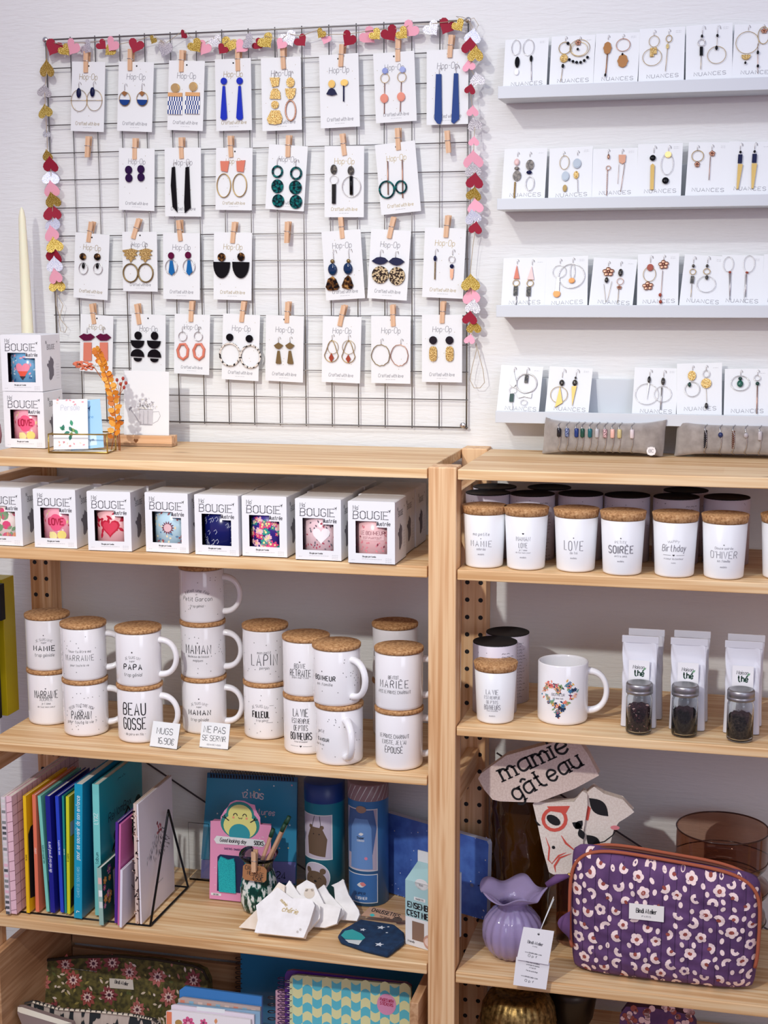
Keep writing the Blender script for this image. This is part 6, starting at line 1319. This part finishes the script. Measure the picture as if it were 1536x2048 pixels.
lean_thing('cream_notebook', 'cream and taupe notebook leaning in the front left corner of the crate', 'notebook', [z8(*p) for p in ((205, 900), (112, 665), (112, 622), (140, 622), (460, 725), (520, 900))], -.310, CZ, .15, 0, .012, C('#8E7B76', .7), lambda d, tf: d.poly([tf(*z8(*p)) for p in ((112, 650), (114, 624), (140, 624), (462, 727), (380, 735), (130, 660))], C('#EDE6D2', .7)))
# notepads
def pad(poly, Y0, mt, label, deco=None, th=.006, edge=None): return lean_thing('notepad', label, 'notepad', [z9(*p) for p in poly], Y0, CZ, .18, .0, th, mt, deco, 'notepads standing in the crate', edge=edge)
pad([(146, 620), (146, 325), (172, 306), (553, 357), (553, 620)], -.262, C('#3F86CC', .4), 'blue notepad, rearmost of the stack in the crate', th=.007)
def chk(d, tf):
    for i in range(9):
        for j in range(3): d.poly([tf(*z9(*q)) for q in ((150 + 44 * i, 372 + 5.6 * i + 16 * j), (172 + 44 * i, 375 + 5.6 * i + 16 * j), (172 + 44 * i, 391 + 5.6 * i + 16 * j), (150 + 44 * i, 388 + 5.6 * i + 16 * j))], C(['#E08A6E', '#8FB9CC', '#E6C8B8'][(i + j) % 3]))
pad([(140, 620), (140, 368), (160, 360), (546, 410), (546, 620)], -.272, C('#C8B2A8', .4), 'coral and blue checked notepad in the stack', chk)
pad([(135, 620), (135, 390), (545, 432), (545, 620)], -.280, C('#8FB4CE', .4), 'greyish blue notepad in the middle of the stack')
pad([(105, 620), (105, 400), (120, 396), (515, 448), (515, 620)], -.288, C('#E6DCE6', .4), 'lilac white notepad with a loose paper band', lambda d, tf: d.poly([tf(*z9(*q)) for q in ((232, 405), (372, 420), (370, 440), (232, 425))], CARD))
def kid(d, tf):
    d.poly([tf(*z9(*q)) for q in ((82, 620), (82, 430), (108, 433), (108, 620))], C('#E8845E')); T = lambda x, y: tf(*z9(x, y))
    d.disc(*T(142, 487), .007, C('#B08A4A'), .006, 12); d.flower(*T(190, 488), .011, C('#D85A8A'), C('#F0B0C0'), 7); d.flower(*T(265, 486), .007, C('#D85A8A'), C('#7A3A5A'), 5); d.leaf(*T(325, 492), .01, .003, 1.5, C('#E09A6A'))
pad([(80, 620), (80, 430), (110, 424), (498, 472), (498, 620)], -.298, C('#F2ECEE', .4), 'white notepad with coral spine and small flower drawings, frontmost', kid)
# spiral notebooks
def rings(t, tf, pts, mt=SILVER, r=.006, th=.0009):
    m = MB()
    for p in pts:
        x, z = tf(*z9(*p)); m.tube([(x - .002 + r * 1.2 * math.cos(a), .003 + r * math.sin(a), z) for a in [2 * PI * k / 12 for k in range(12)]], th, mt, 5, closed=True)
    m.build('spiral_binding', t)
t, tf = lean_thing('spiral_notebook', 'large blue spiral notebook at the back right of the crate', 'notebook', [z9(*p) for p in ((448, 700), (448, 120), (1360, 210), (1365, 700))], -.100, CZ, .12, 0, .010, mat('blue_plastic_cover', '#2F79A8', .2, Coat_Weight=.5), None, 'spiral notebooks in the crate'); rings(t, tf, [(444, 170 + 24 * i) for i in range(14)], C('#4A3A34', .3, .6))
t, tf = lean_thing('spiral_notebook', 'pink spiral notebook mostly hidden left of the checkered one', 'notebook', [z9(*p) for p in ((622, 700), (622, 326), (700, 330), (900, 350), (900, 700))], -.205, CZ, .15, 0, .008, C('#E6B6CC', .4), None, 'spiral notebooks in the crate'); rings(t, tf, [(606, 365 + 35 * i) for i in range(8)], C('#6A5A60', .3, .6))
t, tf = lean_thing('spiral_notebook', 'glossy purple spiral notebook behind the checkered one', 'notebook', [z9(*p) for p in ((668, 700), (668, 250), (678, 230), (705, 226), (1270, 290), (1292, 305), (1295, 700))], -.222, CZ, .15, 0, .009, mat('purple_plastic', '#5E2C8C', .15, Coat_Weight=.6), None, 'spiral notebooks in the crate'); rings(t, tf, [(655, 270 + 22 * i) for i in range(13)], C('#6E4A86', .3, .6))
def wav(d, tf):
    T = lambda x, y: tf(*z9(x, y)); nx, nz_ = 12, 6
    for i in range(nx):
        for j in range(nz_):
            P = []; x0, x1 = 708 + 48 * i, 708 + 48 * (i + 1); yy = lambda x, j: 262 + 44 * j + (x - 708) * .075 + 15 * math.sin((x - 708) / 48 * PI / 1.0)
            if x1 > 1288: x1 = 1286
            if x0 > 1280: continue
            for k in range(5): x = x0 + (x1 - x0) * k / 4; P.append(T(x, yy(x, j)))
            for k in range(4, -1, -1): x = x0 + (x1 - x0) * k / 4; P.append(T(x, yy(x, j + 1)))
            d.poly(P, C('#E9E8AE', .3) if (i + j) % 2 else C('#62C6D8', .3), 1)
    X0, Z0_ = T(1172, 395); s = 1 / 2.477 / 1170; d.disc(X0, Z0_, 51 * s, C('#E59CC2', .4), 55 * s, 26, 3); d.text('PAGES WITH', X0, Z0_ + 14 * s, 15 * s, C('#B8325A'), .22, .62, ly=4, dirv=(.995, -.08)); d.text('STICKERS', X0, Z0_ - 6 * s, 15 * s, C('#B8325A'), .22, .75, ly=4, dirv=(.995, -.08))
    for i in range(3): d.scribble(X0 - .010, X0 + .010, Z0_ - (20 + 9 * i) * s, .0014, C('#B8325A'))
t, tf = lean_thing('spiral_notebook', 'turquoise and yellow wavy checkered notebook with a pink round sticker', 'notebook', [z9(*p) for p in ((692, 700), (692, 270), (702, 254), (725, 250), (1270, 300), (1290, 312), (1293, 340), (1280, 700))], -.240, CZ, .15, 0, .008, mat('yellow_plastic', '#DDE4B0', .15, Coat_Weight=.5), wav, 'spiral notebooks in the crate', edge=C('#B8C8B0', .3)); rings(t, tf, [(690, 285 + 30 * i) for i in range(9)])

# ================================================================ right bay, lower board
AMB = glass('amber_glass', '#6E4518', .05, ior=1.08, coat=.9); AMB.node_tree.nodes['Principled BSDF'].inputs['Transmission Weight'].default_value = .75
zt_ = at(1040, 1606, -.16).z - Z3R; c0 = at(1042, 1800, -.085); t = thing('amber_vase', 'tall dark amber glass vase with dimpled relief holding the tea towel', 'vase', (c0.x, -.085, Z3R))
m = MB(); R = .0585; pr = [(0, 0), (R * .8, 0), (R * .86, .004)] + [(R * (.86 + .12 * i / 30), .004 + (zt_ - .006) * i / 30) for i in range(1, 31)]
m.lathe(pr, AMB, 64, fn=lambda r, z, a: (r + (.0022 * max(0, math.sin(9 * a + z * 40) * math.sin(z * 105)) if .02 < z < zt_ - .02 and r > .8 * R else 0), z)); m.build('vase_body', t)
TOW = noisy('cream_linen', 300, [(.4, '#DDC9BE'), (.6, '#EAD9CF')], .95); TOW2 = noisy('ivory_cotton', 300, [(.4, '#E9DDD0'), (.6, '#F4EBE0')], .95)
def mam(d, tf):
    for tx, a, c, h in (('mamie', (1000, 1566), (1147, 1499), 36), ('g\u00e2teau', (1030, 1604), (1168, 1530), 34)):
        A, B = tf(*a), tf(*c); L_ = math.hypot(B[0] - A[0], B[1] - A[1]); dv = ((B[0] - A[0]) / L_, (B[1] - A[1]) / L_); hm = h / 1150
        d.text(tx, (A[0] + B[0]) / 2, (A[1] + B[1]) / 2, hm, BLACKM, .125, L_ / (hm / 6 * (21.5 if tx == 'mamie' else 25.5)), ly=1, dirv=dv, serif=True)
lean_thing('tea_towel', 'folded cream towel printed mamie gâteau sticking out of the amber vase', 'towel', [(956, 1558), (962, 1548), (1012, 1512), (1128, 1480), (1158, 1484), (1176, 1510), (1198, 1552), (1150, 1578), (1075, 1606), (1000, 1610), (985, 1600), (968, 1580)], -.195, Z3R + .26, 0, 0, .022, TOW, mam, bevel=.004, pname='cloth')
RED, BLK2 = C('#DB5A4C', .8), BLACKM
def tw1(d, tf):
    T = lambda x, y: tf(*z7(x, y))
    d.poly([T(468, 322), T(580, 320), T(560, 356), T(520, 350), T(485, 345)], RED); d.stroke([T(505 + 55 * math.cos(a), 385 + 52 * math.sin(a)) for a in [2 * PI * i / 16 for i in range(17)]], .006, RED, 2); d.disc(*T(500, 388), .013, BLK2, .008, 14, 3, -.5)
    for (x, y, r_) in ((590, 400, -.5), (640, 390, -2.2), (625, 430, -1.2)): d.leaf(*T(x, y), .020, .006, r_, BLK2, 2)
    d.stroke([T(537, 462), T(560, 500), T(615, 545)], .004, RED, 2, True); d.disc(*T(500, 520), .003, BLK2, ly=2); d.stroke([T(462, 470), T(480, 520), T(475, 580), T(495, 600)], .003, RED, 2, True)
    d.stroke([T(585, 550), T(530, 570), T(505, 610), T(510, 640)], .004, RED, 2, True); d.stroke([T(560, 545), T(525, 560), T(490, 600)], .003, RED, 2, True); d.poly([T(405, 380), T(440, 415), T(425, 415)], BLK2)
t1, _ = lean_thing('rolled_towel', 'rolled ivory towel with coral shapes and a black leaf, left of two', 'towel', [z7(*p) for p in ((400, 312), (410, 300), (470, 305), (600, 300), (640, 250), (662, 262), (664, 320), (645, 440), (640, 560), (615, 650), (500, 652), (478, 640), (450, 540), (425, 420))], -.185, Z3R + .10, 0, 0, .020, TOW2, tw1, 'rolled flower print towels', 'cloth', bevel=.005)
def tw2(d, tf):
    T = lambda x, y: tf(*z7(x, y))
    d.leaf(*T(672, 282), .045, .012, -.75, BLK2, 2); d.leaf(*T(660, 460), .034, .010, -.8, BLK2, 2); d.leaf(*T(708, 545), .024, .007, 1.6, BLK2, 2); d.leaf(*T(690, 505), .022, .006, -2.2, BLK2, 2)
    d.stroke([T(705, 500), T(745, 492), T(785, 462), T(800, 440)], .0018, BLK2, 2); d.stroke([T(705, 512), T(770, 508)], .0018, BLK2, 2); d.poly([T(665, 318), T(680, 330), T(668, 390), T(656, 388)], RED, 2); d.disc(*T(797, 425), .008, C('#E88A90'), .004, 10, 2)
lean_thing('rolled_towel', 'rolled ivory towel with black leaf sprigs, right of two', 'towel', [z7(*p) for p in ((660, 258), (695, 228), (745, 262), (835, 290), (890, 350), (860, 372), (815, 400), (790, 440), (760, 560), (740, 600), (640, 640), (638, 560), (650, 430))], -.175, Z3R + .11, 0, .1, .018, TOW2, tw2, 'rolled flower print towels', 'cloth', bevel=.005)
SMK = glass('smoked_brown_glass', '#94604A', .02, ior=1.03, coat=.8)
c0 = at(1155, 1800, -.145); t = thing('brown_glass', 'small brown glass behind the purple pouch holding the rolled towels', 'vase', (c0.x, -.145, Z3R)); H = at(1150, 1742, -.145).z - Z3R
m = MB(); m.lathe([(0, 0), (.034, 0), (.037, .004), (.038, H)], SMK, 44); m.build('vase_body', t)
# purple ruffled vase
q = onz(*z7(285, 1090), Z3R); PUR = mat('lilac_opal_glass', '#CDBDEA', .07, Transmission_Weight=.55, IOR=1.45, Coat_Weight=.4)
t = thing('ruffled_vase', 'lilac glass vase with ribbed round body and wavy ruffled rim', 'vase', (q.x - .002, q.y + .044, Z3R))
pr = [(0, 0), (.024, 0), (.034, .003), (.045, .016), (.0505, .034), (.051, .048), (.047, .064), (.037, .078), (.027, .086), (.0245, .090), (.027, .096), (.036, .103), (.048, .110), (.057, .116), (.0565, .1172), (.047, .112), (.034, .105), (.024, .097), (.0215, .090), (.034, .076), (.046, .05), (.040, .015), (0, .006)]
m = MB(); m.lathe(pr, PUR, 120, fn=lambda r, z, a: (r * (1 + (.028 * math.cos(18 * a) if z < .088 else 0) + (.07 * math.sin(5 * a) * (z - .095) / .02 if z > .095 else 0)), z + (.006 * math.sin(5 * a + 1) * max(0, (z - .098) / .018)))); m.build('vase_body', t)
# quilted pouch
PB = noisy('purple_quilted_cotton', 25, [(.35, '#53345F'), (.65, '#694676')], .85); RUST = C('#A8583C', .8)
q = onz(*z7(1000, 1195), Z3R); W, H, DP = .306, .212, .082
pt = thing('quilted_pouch', 'large purple quilted pouch with pink leopard flower print and rust piping', 'pouch', (q.x + .006, q.y + DP * .42, Z3R), (0, 0, -.02))
NQ = 14
def pf(u, v, k=1.0, off=0):
    e = 4.2; rz_ = max(0.0, 1 - abs(u) ** e) ** (1 / e); rx = max(0.0, 1 - abs(v) ** 6) ** (1 / 6)
    x = u * W / 2 * (.93 + .07 * rx) * (1.0 if v > 0 else 1 - .02 * abs(v)); z = H / 2 + v * H / 2 * (.90 + .10 * rz_) - .012 * u * max(0, v)
    bul = (max(0, 1 - abs(u) ** 4) ** .5) * (max(0, 1 - abs(v) ** 4.5) ** .5)
    qd = .0022 * abs(math.sin(PI * NQ * (u + 1) / 2)) ** .6 * bul; cr = .0009 * math.sin(31 * v + 9 * u) * bul
    return (x, -k * (DP / 2 * bul) - (qd + cr + off if k > 0 else -qd - off), z)
SQ = lambda a: a
m = MB(); m.grid(lambda u, v: pf(2 * u - 1, 2 * v - 1), 112, 50, PB); m.grid(lambda u, v: pf(1 - 2 * u, 2 * v - 1, -1), 56, 30, PB)
d = D2(); SEAM = C('#3A2246', .9)
for i in range(1, NQ): X0 = (-1 + 2 * i / NQ) * W / 2; d.stroke([(X0, (-.96 + 1.92 * k / 24) * H / 2) for k in range(25)], .0008, SEAM, 0)
r = random.Random(14); PKW, RST = C('#F6DEDA', .85), C('#9C4C42', .85)
placed = []
for i in range(3600):
    x, z = r.uniform(-.965, .965), r.uniform(-.95, .95)
    if abs(x) > .93 and abs(z) > .8: continue
    if abs(x - -.04) < .16 and abs(z - .20) < .15: continue
    big = i < 1500; rad = .070 if big else .040
    if any((x - a) ** 2 + ((z - b_) * .70) ** 2 < (rad + c) ** 2 * (1.05 if big else .9) for a, b_, c in placed): continue
    placed.append((x, z, rad))
for x, z, rad in placed:
    X0, Z0_ = x * W / 2, z * H / 2
    if rad > .05:
        k = r.random(); R_ = .0098 * r.uniform(.85, 1.12); a0 = r.uniform(0, 6)
        if k < .35:    # flower with rust middle
            for i in range(5): a = a0 + 2 * PI * i / 5; d.disc(X0 + R_ * .55 * math.cos(a), Z0_ + R_ * .55 * math.sin(a), R_ * .48, PKW, n=10, ly=1)
            d.disc(X0, Z0_, R_ * .45, PKW, n=8, ly=1); d.disc(X0, Z0_, R_ * .34, RST if r.random() < .7 else PB, R_ * .42, 7, 2, a0)
        else:          # open ring with rust middle
            n = 9 if k < .75 else 7
            d.stroke([(X0 + R_ * .62 * math.cos(a0 + i * .52), Z0_ + R_ * .66 * math.sin(a0 + i * .52)) for i in range(n)], R_ * .62, PKW, 1)
            if r.random() < .6: d.disc(X0, Z0_, R_ * .3, RST, R_ * .4, 6, 2, a0)
    else: d.disc(X0, Z0_, .0036, PKW, .0052, 9, 1, r.uniform(-.7, .7))
def pm(x, z, ly): u, v = x / (W / 2), z / (H / 2); P_ = pf(max(-.995, min(.995, u)), max(-.995, min(.995, v)), 1, .0004 + .0003 * ly); return P_
pm.strip = .006; m.draw(d, pm); m.build('quilted_body', pt)
m = MB(); E = []
for i in range(61):
    a = PI * (-.10) + PI * 1.2 * i / 60; c, s_ = math.cos(a), math.sin(a); u = abs(c) ** .42 * (1 if c > 0 else -1); v = abs(s_) ** .42 * (1 if s_ > 0 else -1); x, y, z = pf(u, v); E.append(Vector((x * 1.003, -.018, z * 1.002 + .001)))
m.tube(E, .0030, RUST, 8); m.tube([p + Vector((0, .030, .0)) for p in E], .0030, RUST, 8); m.build('piping', pt, 'rust coloured piping')
m = MB(); m.tube([p + Vector((0, .015, .0006)) for p in E[8:-8]], .0022, C('#5A3024', .7), 6); m.build('zip', pt)
m = MB(); lx, lz = -.052 * W / .315, H * .62; fy = pf(-.04, .2)[1] - .003
m.box(lx - .002, lx + .054, fy - .0008, fy, lz - .013, lz + .0135, C('#F4F1EC', .7)); d = D2(); d.text('Bindi Atelier', lx + .026, lz - .001, .0075, INK, .13, .62, serif=True); d.text('PARIS', lx + .026, lz - .008, .0028, GREY, .14, 1.2, gap=2.5); m.draw(d, flat(fy - .0009)); m.build('brand_label', pt, 'white woven label')
m = MB(); a = Vector((-W / 2 - .002, -.018, H * .80)); m.tube([a, a + Vector((-.018, -.006, -.004)), a + Vector((-.036, -.012, -.016))], [.003, .0075, .005], PB, 8); m.ell(a, (.004, .003, .005), C('#B08A4A', .3, .9)); 
m.grid(lambda u, v: (-W / 2 + .002 - .022 * math.sin(PI * v) * u, -.030 + .01 * u, .060 + .05 * v), 6, 8, PB, smooth=True); m.build('zip_pull', pt)
# hang tags
TW = C('#F4F3F6', .6)
def htag(poly, Y0, label, lines, hole):
    lz = min(at(*z7(*p), Y0).z for p in poly)
    t, tf = lean_thing('hang_tag', label, 'tag', [z7(*p) for p in poly], Y0, lz - .0005, 0, 0, .0006, TW, lambda d, tf: [d.text(tx, *tf(*z7(x, y)), h, C('#55555C') if tx != '.' else GREY, .13, sx, dirv=(.99, -.12), serif=sf) for tx, x, y, h, sx, sf in lines] and (hole and d.disc(*tf(*z7(*hole)), .0018, INK, n=10)), 'hang tags of the purple pouch', 'tag_card'); return t, tf
htag([(320, 1050), (305, 1185), (464, 1208), (482, 1080)], -.330, 'lower white hang tag with small care text, hanging from the purple pouch', [('Nous vous conseillons', 400, 1082, .0022, .8, False), ('un lavage en machine', 400, 1094, .0022, .8, False), ('a froid 30', 398, 1106, .0022, .8, False), ('Pas de seche linge', 395, 1122, .0022, .8, False), ('www.bindiatelier.com', 383, 1150, .0026, .9, False), ('O p f', 382, 1172, .0042, 1.2, False)], None)
t, tf = htag([(355, 905), (503, 926), (475, 1088), (322, 1062)], -.334, 'upper white hang tag with a brand line and punched hole', [('Bindi Atelier', 412, 990, .0050, .72, True), ('PARIS', 410, 1003, .0018, 1.2, False), ('www.bindiatelier.com', 402, 1036, .0026, .9, False), ('O p f', 398, 1052, .0042, 1.2, False)], (428, 940))
m = MB(); h0 = tf(*z7(428, 940)); e = tf(*z7(492, 785)); m.tube([(h0[0], -.0005, h0[1]), ((h0[0] * .5 + e[0] * .5), .01, h0[1] * .5 + e[1] * .5), (e[0], .022, e[1])], .0006, CARD, 5); m.tube([(h0[0], -.0005, h0[1]), (e[0] + .001, .018, e[1] - .002)], .0006, CARD, 5); m.build('string', t)
# stacked brown glass vase
c0 = at(1444, 1700, -.12); t = thing('bubble_vase', 'smoky brown glass vase of stacked rings behind the purple pouch', 'vase', (c0.x, -.125, Z3R)); H = at(1444, 1656, -.125).z - Z3R; R = .0775; n = [(0, 0), (.72, 0), (.80, .01), (.84, .05), (.80, .16), (.78, .2), (.95, .235), (1.0, .27), (.97, .33), (.82, .37), (.76, .4), (.76, .44), (.95, .47), (1.04, .51), (1.04, .56), (.85, .60), (.79, .62), (.79, .66), (.90, .685), (.985, .72), (1.0, .76), (1.0, 1.0)]
pr = [(R * a, H * b_) for a, b_ in n]
m = MB(); m.lathe(pr, SMK, 64); m.build('vase_body', t)
m = MB(); RIMG = C('#3A1E14', .1)
for rr, zz, tw in ((1, 1, .0014), (1.003, .76, .0009), (.79, .64, .001), (1.045, .535, .0009), (.76, .42, .001), (1.0, .27, .0009)): m.tube([(R * rr * math.cos(2 * PI * i / 56), R * rr * math.sin(2 * PI * i / 56), H * zz) for i in range(56)], tw, RIMG, 6, closed=True)
m.build('glass_rims', t, 'darker glass rims')
# ================================================================ lowest board, right bay
BRS = noisy('aged_brass', 120, [(.35, '#5C4824'), (.65, '#A88B55')], .4, .85, bmp=.6)
Yb = -.2; c0 = at(*z7(330, 1300), Yb); H = at(*z7(330, 1212), Yb).z - ZBR; t = thing('brass_vase', 'ribbed aged brass vessel on the lowest board', 'vase', (c0.x, Yb, ZBR)); R = .066
m = MB(); m.lathe([(0, 0), (R * .6, 0), (R * .9, H * .2), (R, H * .5), (R * .95, H * .75), (R * .8, H * .93), (R * .62, H), (R * .6, H * .97), (0, H * .9)], BRS, 96, fn=lambda r, z, a: (r * (1 + .02 * math.cos(30 * a) * (r > .03)), z)); m.build('vase_body', t)
c0 = at(*z7(530, 1300), -.17); H = at(*z7(530, 1232), -.17).z - ZBR; t = thing('dark_bowl', 'dark metal bowl rim in shade beside the brass vessel', 'bowl', (c0.x + .014, -.12, ZBR)); R = .046
m = MB(); m.lathe([(0, 0), (R * .5, 0), (R * .85, H * .35), (R, H * .8), (R * .96, H), (R * .93, H), (R * .8, H * .4), (0, .01)], C('#3A332C', .35, .8), 60); m.build('bowl_body', t)
def lp_(d, tf):
    r = random.Random(5)
    for i in range(60): x, z = tf(r.uniform(1245, 1385), r.uniform(2015, 2070)); d.disc(x, z, r.uniform(.003, .006), C(r.choice(['#E9C6C8', '#E9C6C8', '#9C4C42'])), n=8, rot=r.random())
lean_thing('leopard_pouch', 'second purple leopard print pouch in shade on the lowest board', 'pouch', [(1236, 2120), (1240, 2030), (1252, 2014), (1300, 2016), (1380, 2030), (1392, 2050), (1395, 2120)], -.17, ZBR, .2, 0, .03, PB, lp_, bevel=.006, pname='quilted_body')
